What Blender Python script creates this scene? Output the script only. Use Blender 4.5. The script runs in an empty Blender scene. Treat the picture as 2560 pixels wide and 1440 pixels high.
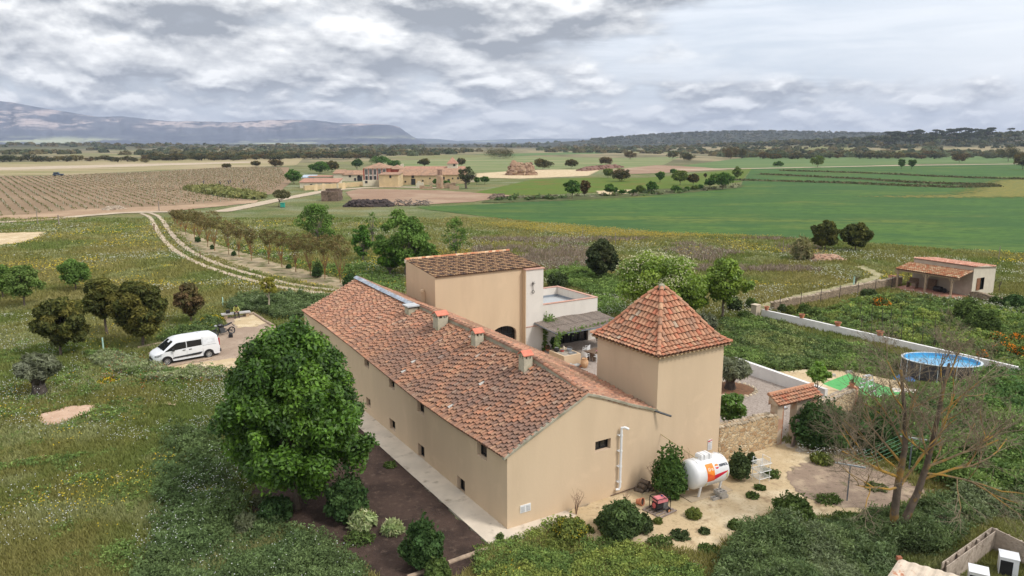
import bpy,bmesh,math,random
import numpy as np
from mathutils import Vector,Matrix
# ---------------------------------------------------------------- camera, sky, sun, exposure
scn = bpy.context.scene
C0 = scn.collection
F_PX,CAM_H,HORIZON = 1850.0,16.0,355.0
PITCH = math.atan((720 - HORIZON) / F_PX)
cam_d = bpy.data.cameras.new("camera")
cam = bpy.data.objects.new("camera",cam_d)
C0.objects.link(cam)
cam.location = (0,0,CAM_H)
cam.rotation_euler = (math.radians(90) - PITCH,0,0)
cam_d.sensor_width = 36
cam_d.lens = 36 * F_PX / 2560
cam_d.clip_start = 0.1
cam_d.clip_end = 60000
scn.camera = cam
SUN_DIR = Vector((0.62,-0.30,0.80)).normalized()
SUN_EL = math.asin(SUN_DIR.z)
SUN_AZ = math.atan2(SUN_DIR.x,SUN_DIR.y)
SUN_STRENGTH = 2.0
SKY_STRENGTH = 0.15
CLOUD = 1.12
EXPOSURE = 0.36
sun_d = bpy.data.lights.new("sun",'SUN')
sun_d.energy = SUN_STRENGTH
sun_d.angle = math.radians(11)
sun_d.color = (1.0,0.95,0.88)
sun = bpy.data.objects.new("sun",sun_d)
C0.objects.link(sun)
sun.rotation_euler = SUN_DIR.to_track_quat('Z','Y').to_euler()
scn.view_settings.view_transform = 'Standard'
scn.view_settings.look = 'None'
scn.view_settings.exposure = EXPOSURE
scn.view_settings.gamma = 1
scn.cycles.max_bounces = 6
scn.cycles.transparent_max_bounces = 12
scn.cycles.volume_bounces = 0
scn.cycles.use_denoising = True
class NT:
 """small helper to write node trees"""
 def __init__(s,tree):
  s.t = tree
  s.t.nodes.clear()
 def n(s,typ,**kw):
  nd = s.t.nodes.new(typ)
  for k,v in kw.items():
   if k.startswith('i_'):
    nd.inputs[k[2:].replace('_',' ')].default_value = v
   else:
    setattr(nd,k,v)
  return nd
 def l(s,a,b):
  s.t.links.new(a,b)
 def val(s,sock,v):
  if isinstance(v,(int,float,tuple,list)):
   if isinstance(v,(tuple,list)) and len(v) == 3 and sock.type == 'RGBA':
    v = (*v,1)
   sock.default_value = v
  else:
   s.l(v,sock)
 def math(s,op,a,b=0.0,c=None,clamp=False):
  nd = s.n('ShaderNodeMath',operation=op,use_clamp=clamp)
  s.val(nd.inputs[0],a)
  s.val(nd.inputs[1],b)
  if c is not None:
   s.val(nd.inputs[2],c)
  return nd.outputs[0]
 def noise(s,vec,scale,detail=4,rough=0.55,dist=0.0,out='Fac',dims='3D'):
  nd = s.n('ShaderNodeTexNoise',noise_dimensions=dims)
  if vec is not None:
   s.l(vec,nd.inputs['Vector'])
  nd.inputs['Scale'].default_value = scale
  nd.inputs['Detail'].default_value = detail
  nd.inputs['Roughness'].default_value = rough
  nd.inputs['Distortion'].default_value = dist
  return nd.outputs[out]
 def mix(s,fac,a,b,blend='MIX'):
  nd = s.n('ShaderNodeMix',data_type='RGBA',blend_type=blend)
  nd.clamp_factor = True
  s.val(nd.inputs[0],fac)
  s.val(nd.inputs[6],a)
  s.val(nd.inputs[7],b)
  return nd.outputs[2]
 def ramp(s,fac,a,b):
  """smooth 0..1 between a and b"""
  nd = s.n('ShaderNodeMapRange',interpolation_type='SMOOTHSTEP')
  s.val(nd.inputs[0],fac)
  nd.inputs[1].default_value = a
  nd.inputs[2].default_value = b
  return nd.outputs[0]
 def scaled(s,vec,sc,loc=(0,0,0),rot=(0,0,0)):
  nd = s.n('ShaderNodeMapping')
  s.l(vec,nd.inputs[0])
  nd.inputs['Location'].default_value = loc
  nd.inputs['Rotation'].default_value = rot
  nd.inputs['Scale'].default_value = sc
  return nd.outputs[0]
def make_world():
 w = bpy.data.worlds.new("World")
 scn.world = w
 w.use_nodes = True
 N = NT(w.node_tree)
 sky = N.n('ShaderNodeTexSky')
 sky.sky_type = 'NISHITA'
 sky.sun_disc = False
 sky.sun_elevation = SUN_EL
 sky.sun_rotation = SUN_AZ
 sky.air_density = 1.0
 sky.dust_density = 2.5
 tc = N.n('ShaderNodeTexCoord')
 sep = N.n('ShaderNodeSeparateXYZ')
 N.l(tc.outputs['Generated'],sep.inputs[0])
 X,Y,Z = sep.outputs
 az = N.math('DIVIDE',X,N.math('MAXIMUM',N.math('ABSOLUTE',Y),0.02))
 zz = N.math('MAXIMUM',Z,0.0)
 def cloud_uv(dv,kx=11.0,kz=27.0,off=0.0):
  cb = N.n('ShaderNodeCombineXYZ')
  z2 = N.math('MULTIPLY_ADD',zz,1.0 + dv * 0.4,dv * 0.03)
  N.l(N.math('MULTIPLY',az,kx),cb.inputs[0])
  N.l(N.math('MULTIPLY',z2,kz),cb.inputs[1])
  N.l(N.math('MULTIPLY_ADD',Y,0.5,off),cb.inputs[2])
  return cb.outputs[0],z2
 def bump(ca,cz,ra,rz,z2,amp):
  """a soft bank of cloud round one bearing and height"""
  a = N.math('DIVIDE',N.math('SUBTRACT',az,ca),ra)
  b = N.math('DIVIDE',N.math('SUBTRACT',z2,cz),rz)
  d = N.math('ADD',N.math('MULTIPLY',a,a),N.math('MULTIPLY',b,b))
  return N.math('MULTIPLY',N.math('EXPONENT',N.math('MULTIPLY',d,-1.0)),amp)
 def billow(uv,sc,det):
  # warped smooth cells: the cauliflower heads of cumulus
  w = N.n('ShaderNodeVectorMath',operation='SCALE')
  N.l(N.noise(uv,sc * 1.6,3,0.6,out='Color',dims='2D'),w.inputs[0])
  w.inputs['Scale'].default_value = 0.55 / sc
  a = N.n('ShaderNodeVectorMath',operation='ADD')
  N.l(uv,a.inputs[0])
  N.l(w.outputs[0],a.inputs[1])
  v = N.n('ShaderNodeTexVoronoi',feature='SMOOTH_F1',voronoi_dimensions='2D')
  N.l(a.outputs[0],v.inputs['Vector'])
  v.inputs['Scale'].default_value = sc
  v.inputs['Detail'].default_value = det
  v.inputs['Roughness'].default_value = 0.55
  v.inputs['Smoothness'].default_value = 0.25
  return N.math('SUBTRACT',1.0,v.outputs['Distance'])
 def height(dz,det=1.5):
  uv,z2 = cloud_uv(dz,5.4,12.5)
  uv2 = cloud_uv(dz,11.5,30.0,9.0)[0]
  lw = N.ramp(z2,0.125,0.045)
  hi_ = N.math('ADD',N.math('MULTIPLY',billow(uv,1.0,det),0.55),N.math('MULTIPLY',N.noise(uv,1.3,6,0.6,dims='2D'),0.75))
  lo_ = N.math('ADD',N.math('MULTIPLY',billow(uv2,1.0,det),0.55),N.math('MULTIPLY',N.noise(uv2,1.2,6,0.6,dims='2D'),0.65))
  return N.math('ADD',N.math('MULTIPLY',hi_,N.math('SUBTRACT',1.0,lw)),N.math('MULTIPLY',lo_,lw)),z2
 h0,z2 = height(0.0)
 h1,_ = height(0.10)
 h2,_ = height(0.32,0.0)
 grey = N.ramp(N.noise(cloud_uv(0.0,3.4,19.0,21.0)[0],1.0,4,0.55,0.3),0.28,0.72)
 g = N.math('MULTIPLY',grey,-0.34)
 for c in CLOUDS:
  g = N.math('ADD',g,bump(*c[:4],zz,-c[4] * 0.8))
 relief = N.math('ADD',N.math('MULTIPLY',N.math('SUBTRACT',h0,h1),2.3),N.math('MULTIPLY',N.math('SUBTRACT',h0,h2),1.3))
 shade = N.math('ADD',N.math('ADD',0.90,g),relief)
 shade = N.math('MINIMUM',N.math('MAXIMUM',shade,0.0),1.0)
 ccol = N.mix(shade,(0.27,0.29,0.32),(0.87,0.87,0.86))
 veil = N.noise(cloud_uv(0,5.0,45.0,5.0)[0],0.9,6,0.6,0.5)
 clear = N.mix(N.ramp(veil,0.3,0.72),(0.55,0.60,0.66),(0.72,0.745,0.78))
 clear = N.mix(N.math('MULTIPLY',N.ramp(az,0.36,0.72),0.6),clear,(0.84,0.85,0.86))
 clear = N.mix(0.12,clear,N.mix(1.0,sky.outputs[0],(SKY_STRENGTH,) * 3,'MULTIPLY'))
 # where the cloud stands: everywhere at the left, in banks and low puffs at the right
 bank = N.math('ADD',h0,N.math('MULTIPLY',N.ramp(N.math('ADD',az,N.math('MULTIPLY',N.math('SUBTRACT',veil,0.5),0.5)),0.50,-0.05),0.66))
 bank = N.math('ADD',bank,N.math('MULTIPLY',N.ramp(zz,0.095,0.05),N.math('MULTIPLY',N.ramp(az,0.10,0.30),0.50)))
 for c in CLOUDS:
  bank = N.math('ADD',bank,bump(*c[:4],zz,c[4] * 1.2))
 cov = N.ramp(bank,0.74,1.20)
 full = N.mix(cov,clear,ccol)
 full = N.mix(N.math('MULTIPLY',N.ramp(Z,0.04,0.0),0.25),full,(0.62,0.67,0.73))
 # whiter overhead cloud deck: what lights the place
 full = N.mix(N.math('MULTIPLY',N.ramp(Z,0.25,0.55),0.6),full,(0.97,0.98,1.0))
 full = N.mix(N.ramp(Z,0.0,-0.02),full,(0.30,0.32,0.30))
 bg = N.n('ShaderNodeBackground')
 N.l(full,bg.inputs[0])
 bg.inputs[1].default_value = CLOUD
 out = N.n('ShaderNodeOutputWorld')
 N.l(bg.outputs[0],out.inputs[0])
# bearing(tangent), height(sin), width, thickness, amount
CLOUDS = [(-0.50,0.115,0.26,0.028,0.26),(-0.06,0.165,0.22,0.022,0.26),(-0.02,0.115,0.13,0.014,0.20),
  (0.04,0.085,0.10,0.016,0.14),(0.45,0.182,0.24,0.013,0.34),(0.13,0.150,0.08,0.030,0.16),
  (-0.30,0.088,0.16,0.016,0.12),(0.38,0.066,0.06,0.010,0.15),(-0.01,0.066,0.06,0.014,0.10),
  (0.55,0.060,0.20,0.010,0.10),(0.30,0.12,0.20,0.040,-0.06),
  (-0.55,0.185,0.10,0.015,-0.16),(-0.34,0.150,0.14,0.018,-0.03),(-0.62,0.155,0.14,0.015,0.12)]
make_world()
# ---------------------------------------------------------------- survey: where a sight line of the photograph meets the ground
S_,C_ = math.sin(PITCH),math.cos(PITCH)
def ray(x,y):
 u = (x - 1280) / F_PX
 v = (y - 720) / F_PX
 return (u,C_ - v * S_,-S_ - v * C_)
def G(x,y,z=0.0):
 r = ray(x,y)
 t = (z - CAM_H) / r[2]
 return (r[0] * t,r[1] * t)
def Zat(y,Y):
 v = (y - 720) / F_PX
 return CAM_H + Y * (-S_ - v * C_) / (C_ - v * S_)
def onplane(x,y,p0,d):
 r = ray(x,y)
 nx,ny = -d[1],d[0]
 t = (p0[0] * nx + p0[1] * ny) / (r[0] * nx + r[1] * ny)
 X,Y,Z = r[0] * t,r[1] * t,CAM_H + r[2] * t
 return X,Y,Z
def mpp(Y):
 """metres per photo pixel at a ground distance"""
 return (Y * C_ + CAM_H * S_) / F_PX
# ---------------------------------------------------------------- noise in numpy
def vnoise(x,y,seed=0):
 x = np.asarray(x,float)
 y = np.asarray(y,float)
 xi,yi = np.floor(x),np.floor(y)
 fx,fy = x - xi,y - yi
 fx = fx * fx * (3 - 2 * fx)
 fy = fy * fy * (3 - 2 * fy)
 def h(a,b):
  v = np.sin(a * 127.1 + b * 311.7 + seed * 74.7) * 43758.5453
  return v - np.floor(v)
 return (h(xi,yi) * (1 - fx) + h(xi + 1,yi) * fx) * (1 - fy) + (h(xi,yi + 1) * (1 - fx) + h(xi + 1,yi + 1) * fx) * fy
def fbm(x,y,seed=0,oct=4):
 s,a,t = 0,0.5,0
 for i in range(oct):
  s = s + a * vnoise(x * 2 ** i,y * 2 ** i,seed + i * 13)
  t += a
  a *= 0.5
 return s / t
def hill(x,y,cx,cy,rx,ry,h,rot=0):
 c,s = math.cos(rot),math.sin(rot)
 dx,dy = x - cx,y - cy
 a = (dx * c + dy * s) / rx
 b = (-dx * s + dy * c) / ry
 return h * np.exp(-(a * a + b * b))
def ground_z(x,y):
 x = np.asarray(x,float)
 y = np.asarray(y,float)
 r = np.hypot(x,y)
 z = 0 * x
 far = np.clip((r - 500) / 900,0,1)
 z = z + far * 4.0 * (fbm(x / 400,y / 400,5,3) - 0.35)
 z = z + hill(x,y,980,3050,620,420,36) + hill(x,y,1900,3000,900,420,36) + hill(x,y,620,3300,500,400,20)
 z = z + hill(x,y,820,1250,330,210,24,-0.2) + hill(x,y,620,1500,260,200,9) + hill(x,y,1350,1350,420,260,24)
 z = z + hill(x,y,-1300,1900,900,350,9)
 return z
def gz(x,y):
 return float(ground_z(x,y))
# ---------------------------------------------------------------- colours and materials
def srgb(r,g,b):
 f = lambda c: (c / 255 / 12.92) if c / 255 <= 0.04045 else ((c / 255 + 0.055) / 1.055) ** 2.4
 return (f(r),f(g),f(b))
MATS = {}
def mat(name,col,rough=0.85,var=0.12,scale=4.0,bump=0.0,bscale=None,attr=False,metal=0.0,spec=0.3,
  col2=None,c2lo=0.5,c2hi=0.7,s2=1.0,leaf=0.0,streak=False,emit=None,detail=5):
 if name in MATS:
  return MATS[name]
 m = bpy.data.materials.new(name)
 m.use_nodes = True
 N = NT(m.node_tree)
 tc = N.n('ShaderNodeTexCoord')
 geo = N.n('ShaderNodeNewGeometry')
 pos = geo.outputs['Position'] if not streak else N.scaled(geo.outputs['Position'],(1,1,0.25))
 nz = N.noise(pos,scale,detail)
 dark = tuple(c * (1 - var) for c in col)
 lite = tuple(min(1,c * (1 + var)) for c in col)
 c = N.mix(N.ramp(nz,0.3,0.7),dark,lite)
 if col2:
  n2 = N.noise(pos,s2,5,0.6)
  c = N.mix(N.ramp(n2,c2lo,c2hi),c,col2)
 if streak:
  sv = N.noise(N.scaled(geo.outputs['Position'],(2.4,2.4,0.22)),1.0,6,0.65)
  c = N.mix(N.math('MULTIPLY',N.ramp(sv,0.56,0.80),0.13),c,tuple(v * 0.62 for v in col))
  pv = N.noise(geo.outputs['Position'],0.8,7,0.6,0.5)
  c = N.mix(N.math('MULTIPLY',N.ramp(pv,0.57,0.66),0.20),c,tuple(min(1,v * 1.22) for v in col))
 if attr:
  at = N.n('ShaderNodeAttribute',attribute_name='Col')
  c = N.mix(1.0,c,at.outputs['Color'],'MULTIPLY')
 b = N.n('ShaderNodeBsdfPrincipled')
 N.l(c,b.inputs['Base Color'])
 b.inputs['Roughness'].default_value = rough
 b.inputs['Metallic'].default_value = metal
 b.inputs['Specular IOR Level'].default_value = spec
 if bump:
  bn = N.noise(geo.outputs['Position'],bscale or scale * 6,5,0.6)
  bp = N.n('ShaderNodeBump')
  bp.inputs['Strength'].default_value = bump
  bp.inputs['Distance'].default_value = 0.02
  N.l(bn,bp.inputs['Height'])
  N.l(bp.outputs[0],b.inputs['Normal'])
 out = N.n('ShaderNodeOutputMaterial')
 if leaf:
  tr = N.n('ShaderNodeBsdfTranslucent')
  N.l(N.mix(1.0,c,(1.25,1.35,0.7),'MULTIPLY'),tr.inputs[0])
  mx = N.n('ShaderNodeMixShader')
  mx.inputs[0].default_value = leaf
  N.l(b.outputs[0],mx.inputs[1])
  N.l(tr.outputs[0],mx.inputs[2])
  N.l(mx.outputs[0],out.inputs[0])
 else:
  N.l(b.outputs[0],out.inputs[0])
 MATS[name] = m
 if attr:
  ATTR.add(name)
 return m
def gmat(name,layers,rough=0.95,edge=True,amp=0.8,escale=1.5,bump=0.4,bscale=6.0,emap=(1,1,1)):
 """ground material: layers = [(colour, noise scale, lo, hi, mapping)], first is the base; ragged edges by the 'edge' attribute"""
 m = bpy.data.materials.new(name)
 m.use_nodes = True
 N = NT(m.node_tree)
 geo = N.n('ShaderNodeNewGeometry')
 P = geo.outputs['Position']
 c = layers[0]
 for i,L in enumerate(layers[1:]):
  col,sc,lo,hi = L[:4]
  mp = L[4] if len(L) > 4 else (1,1,1)
  rot = L[5] if len(L) > 5 else 0
  v = N.scaled(P,mp,(i * 17.3,i * 9.1,0),(0,0,rot))
  nz = N.noise(v,sc,6,0.62)
  c = N.mix(N.ramp(nz,lo,hi),c,col)
 b = N.n('ShaderNodeBsdfPrincipled')
 N.val(b.inputs['Base Color'],c)
 b.inputs['Roughness'].default_value = rough
 b.inputs['Specular IOR Level'].default_value = 0.1
 if bump:
  bp = N.n('ShaderNodeBump')
  bp.inputs['Strength'].default_value = bump
  bp.inputs['Distance'].default_value = 0.08
  N.l(N.noise(P,bscale,6,0.65),bp.inputs['Height'])
  N.l(bp.outputs[0],b.inputs['Normal'])
 out = N.n('ShaderNodeOutputMaterial')
 if edge:
  at = N.n('ShaderNodeAttribute',attribute_name='edge')
  e = N.math('ADD',at.outputs['Fac'],N.math('MULTIPLY',N.math('SUBTRACT',N.noise(N.scaled(P,emap),escale,6,0.65),0.5),amp * 2))
  e = N.math('GREATER_THAN',e,0.0)
  tr = N.n('ShaderNodeBsdfTransparent')
  mx = N.n('ShaderNodeMixShader')
  N.l(e,mx.inputs[0])
  N.l(tr.outputs[0],mx.inputs[1])
  N.l(b.outputs[0],mx.inputs[2])
  N.l(mx.outputs[0],out.inputs[0])
 else:
  N.l(b.outputs[0],out.inputs[0])
 return m
# ---------------------------------------------------------------- mesh helpers
def tag(o,label=None,cat=None,group=None,kind=None):
 if label:
  o['label'] = label
 if cat:
  o['category'] = cat
 if group:
  o['group'] = group
 if kind:
  o['kind'] = kind
 return o
def thing(name,label,cat,loc=(0,0,0),rz=0.0,group=None):
 o = bpy.data.objects.new(name,None)
 C0.objects.link(o)
 o.empty_display_size = 0.3
 o.location = loc
 o.rotation_euler = (0,0,rz)
 return tag(o,label,cat,group)
class MB:
 def __init__(s):
  s.v,s.f,s.m,s.c = [],[],[],[]
  s.T = Matrix.Identity(4)
 def add(s,vs,fs,mi=0,col=(1,1,1)):
  k = len(s.v)
  T = s.T
  for p in vs:
   s.v.append(tuple(T @ Vector(p)))
   s.c.append((*col,1))
  for f in fs:
   s.f.append(tuple(i + k for i in f))
   s.m.append(mi)
  return s
 def box(s,x0,x1,y0,y1,z0,z1,mi=0,col=(1,1,1),R=None):
  vs = [(x,y,z) for z in (z0,z1) for y in (y0,y1) for x in (x0,x1)]
  if R is not None:
   vs = [tuple(R @ Vector(p)) for p in vs]
  return s.add(vs,[(0,2,3,1),(4,5,7,6),(0,1,5,4),(2,6,7,3),(0,4,6,2),(1,3,7,5)],mi,col)
 def cbox(s,c,d,mi=0,col=(1,1,1),R=None):
  M = Matrix.Translation(c) @ (R.to_4x4() if R is not None else Matrix.Identity(4))
  return s.box(-d[0] / 2,d[0] / 2,-d[1] / 2,d[1] / 2,-d[2] / 2,d[2] / 2,mi,col,M)
 def bar(s,a,b,w,h=None,mi=0,col=(1,1,1)):
  """square bar from a to b"""
  a,b = Vector(a),Vector(b)
  d = (b - a)
  L = d.length
  q = d.normalized().to_track_quat('X','Z').to_matrix()
  return s.cbox((a + b) / 2,(L,w,h or w),mi,col,q)
 def tube(s,pts,rad,n=8,mi=0,col=(1,1,1),cap=True):
  pts = [Vector(p) for p in pts]
  if not hasattr(rad,'__len__'):
   rad = [rad] * len(pts)
  vs,fs = [],[]
  prev = None
  for i,p in enumerate(pts):
   d = (pts[min(i + 1,len(pts) - 1)] - pts[max(i - 1,0)])
   if d.length < 1e-9:
    d = Vector((0,0,1))
   d.normalize()
   if prev is None:
    a = d.orthogonal().normalized()
   else:
    a = (prev - d * prev.dot(d))
    a = a.normalized() if a.length > 1e-6 else d.orthogonal().normalized()
   prev = a
   b = d.cross(a)
   for k in range(n):
    t = 2 * math.pi * k / n
    vs.append(p + (a * math.cos(t) + b * math.sin(t)) * rad[i])
  for i in range(len(pts) - 1):
   for k in range(n):
    k2 = (k + 1) % n
    fs.append((i * n + k,i * n + k2,(i + 1) * n + k2,(i + 1) * n + k))
  if cap:
   fs.append(tuple(range(n))[::-1])
   fs.append(tuple((len(pts) - 1) * n + k for k in range(n)))
  return s.add(vs,fs,mi,col)
 def lathe(s,prof,n=20,c=(0,0,0),mi=0,col=(1,1,1),cap=True):
  """profile [(r,z)] round the z axis"""
  vs,fs = [],[]
  for r,z in prof:
   for k in range(n):
    t = 2 * math.pi * k / n
    vs.append((c[0] + r * math.cos(t),c[1] + r * math.sin(t),c[2] + z))
  for i in range(len(prof) - 1):
   for k in range(n):
    k2 = (k + 1) % n
    fs.append((i * n + k,i * n + k2,(i + 1) * n + k2,(i + 1) * n + k))
  if cap:
   fs.append(tuple(range(n))[::-1])
   fs.append(tuple((len(prof) - 1) * n + k for k in range(n)))
  return s.add(vs,fs,mi,col)
 def prism(s,poly,z0,z1,mi=0,col=(1,1,1)):
  n = len(poly)
  vs = [(p[0],p[1],z0) for p in poly] + [(p[0],p[1],z1) for p in poly]
  fs = [tuple(range(n))[::-1],tuple(range(n,2 * n))]
  fs += [(i,(i + 1) % n,(i + 1) % n + n,i + n) for i in range(n)]
  return s.add(vs,fs,mi,col)
 def build(s,name,mats,parent=None,smooth=False,loc=None):
  me = bpy.data.meshes.new(name)
  me.from_pydata(s.v,[],s.f)
  if not isinstance(mats,(list,tuple)):
   mats = [mats]
  for m in mats:
   me.materials.append(m)
  me.polygons.foreach_set('material_index',s.m)
  if any(c[:3] != (1,1,1) for c in s.c) or any(m.name in ATTR for m in mats):
   at = me.color_attributes.new('Col','FLOAT_COLOR','POINT')
   at.data.foreach_set('color',np.array(s.c,np.float32).ravel())
  if smooth:
   me.polygons.foreach_set('use_smooth',[True] * len(me.polygons))
  me.update()
  o = bpy.data.objects.new(name,me)
  C0.objects.link(o)
  if parent is not None:
   o.parent = parent
  if loc is not None:
   o.location = loc
  return o
ATTR = set()
def np_mesh(name,V,quads,mats,cols=None,parent=None,tris=None,loc=None,midx=None):
 me = bpy.data.meshes.new(name)
 V = np.asarray(V,np.float32)
 nq = 0 if quads is None else len(quads)
 nt = 0 if tris is None else len(tris)
 loops = np.concatenate([a.ravel() for a in ([quads] if nq else []) + ([tris] if nt else [])]).astype(np.int32)
 me.vertices.add(len(V))
 me.vertices.foreach_set('co',V.ravel())
 me.loops.add(len(loops))
 me.loops.foreach_set('vertex_index',loops)
 me.polygons.add(nq + nt)
 st = np.concatenate([np.arange(nq) * 4,nq * 4 + np.arange(nt) * 3]).astype(np.int32)
 me.polygons.foreach_set('loop_start',st)
 if not isinstance(mats,(list,tuple)):
  mats = [mats]
 for m in mats:
  me.materials.append(m)
 if midx is not None:
  me.polygons.foreach_set('material_index',np.asarray(midx,np.int32))
 if cols is not None:
  at = me.color_attributes.new('Col','FLOAT_COLOR','POINT')
  cc = np.ones((len(V),4),np.float32)
  cc[:,:3] = cols
  at.data.foreach_set('color',cc.ravel())
 me.update(calc_edges=True)
 me.validate()
 o = bpy.data.objects.new(name,me)
 C0.objects.link(o)
 if parent is not None:
  o.parent = parent
 if loc is not None:
  o.location = loc
 return o
def sdist(px,py,poly):
 """signed distance to a polygon, positive inside"""
 px = np.asarray(px,float)
 py = np.asarray(py,float)
 n = len(poly)
 d = np.full(px.shape,1e18)
 ins = np.zeros(px.shape,bool)
 for i in range(n):
  ax,ay = poly[i]
  bx,by = poly[(i + 1) % n]
  ex,ey = bx - ax,by - ay
  wx,wy = px - ax,py - ay
  L = ex * ex + ey * ey + 1e-12
  t = np.clip((wx * ex + wy * ey) / L,0,1)
  d = np.minimum(d,(wx - ex * t) ** 2 + (wy - ey * t) ** 2)
  c = ((ay > py) != (by > py)) & (px < (bx - ax) * (py - ay) / ((by - ay) if by != ay else 1e-12) + ax)
  ins ^= c
 d = np.sqrt(d)
 return np.where(ins,d,-d)
def pdist(px,py,line):
 d = np.full(np.shape(px),1e18)
 for (ax,ay),(bx,by) in zip(line[:-1],line[1:]):
  ex,ey = bx - ax,by - ay
  wx,wy = px - ax,py - ay
  t = np.clip((wx * ex + wy * ey) / (ex * ex + ey * ey + 1e-12),0,1)
  d = np.minimum(d,(wx - ex * t) ** 2 + (wy - ey * t) ** 2)
 return np.sqrt(d)
SHEETS = [0]
def grid_sheet(name,sdf,bbox,res,edge,zoff,m,kind='structure',rough_z=0.0):
 SHEETS[0] += 1
 zoff += SHEETS[0] * 0.0011
 x0,x1,y0,y1 = bbox
 nx = max(2,int((x1 - x0) / res) + 2)
 ny = max(2,int((y1 - y0) / res) + 2)
 gx,gy = np.meshgrid(np.linspace(x0,x1,nx),np.linspace(y0,y1,ny))
 sd = sdf(gx,gy)
 e = np.clip(sd / edge,-1,1)
 idx = np.arange(nx * ny).reshape(ny,nx)
 mx = np.maximum.reduce([e[:-1,:-1],e[1:,:-1],e[:-1,1:],e[1:,1:]])
 keep = mx > -0.99
 q = np.stack([idx[:-1,:-1][keep],idx[:-1,1:][keep],idx[1:,1:][keep],idx[1:,:-1][keep]],1)
 used = np.unique(q)
 remap = np.zeros(nx * ny,int)
 remap[used] = np.arange(len(used))
 V = np.stack([gx.ravel(),gy.ravel(),ground_z(gx,gy).ravel() + zoff],1)[used]
 if rough_z:
  V[:,2] += (fbm(V[:,0] * 1.3,V[:,1] * 1.3,3) - 0.3) * rough_z
 o = np_mesh(name,V,remap[q],m)
 at = o.data.attributes.new('edge','FLOAT','POINT')
 at.data.foreach_set('value',e.ravel()[used].astype(np.float32))
 return tag(o,kind=kind)
def sheet(name,poly,res,edge,zoff,m,**kw):
 xs = [p[0] for p in poly]
 ys = [p[1] for p in poly]
 return grid_sheet(name,lambda a,b: sdist(a,b,poly),(min(xs) - edge,max(xs) + edge,min(ys) - edge,max(ys) + edge),res,edge,zoff,m,**kw)
def strip(name,line,halfw,res,edge,zoff,m,ruts=None,**kw):
 xs = [p[0] for p in line]
 ys = [p[1] for p in line]
 e = halfw + edge
 if ruts:
  f = lambda a,b: ruts[1] - np.abs(pdist(a,b,line) - ruts[0])
 else:
  f = lambda a,b: halfw - pdist(a,b,line)
 return grid_sheet(name,f,(min(xs) - e,max(xs) + e,min(ys) - e,max(ys) + e),res,edge,zoff,m,**kw)
def smooth_line(pts,n=6):
 """Catmull-Rom"""
 P = [pts[0]] + list(pts) + [pts[-1]]
 out = []
 for i in range(1,len(P) - 2):
  for k in range(n):
   t = k / n
   out.append(tuple(0.5 * ((2 * b) + (-a + c) * t + (2 * a - 5 * b + 4 * c - d) * t * t + (-a + 3 * b - 3 * c + d) * t ** 3)
       for a,b,c,d in zip(P[i - 1],P[i],P[i + 1],P[i + 2])))
 out.append(tuple(pts[-1]))
 return out
def GP(*pp):
 return [G(*p) for p in pp]
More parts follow.
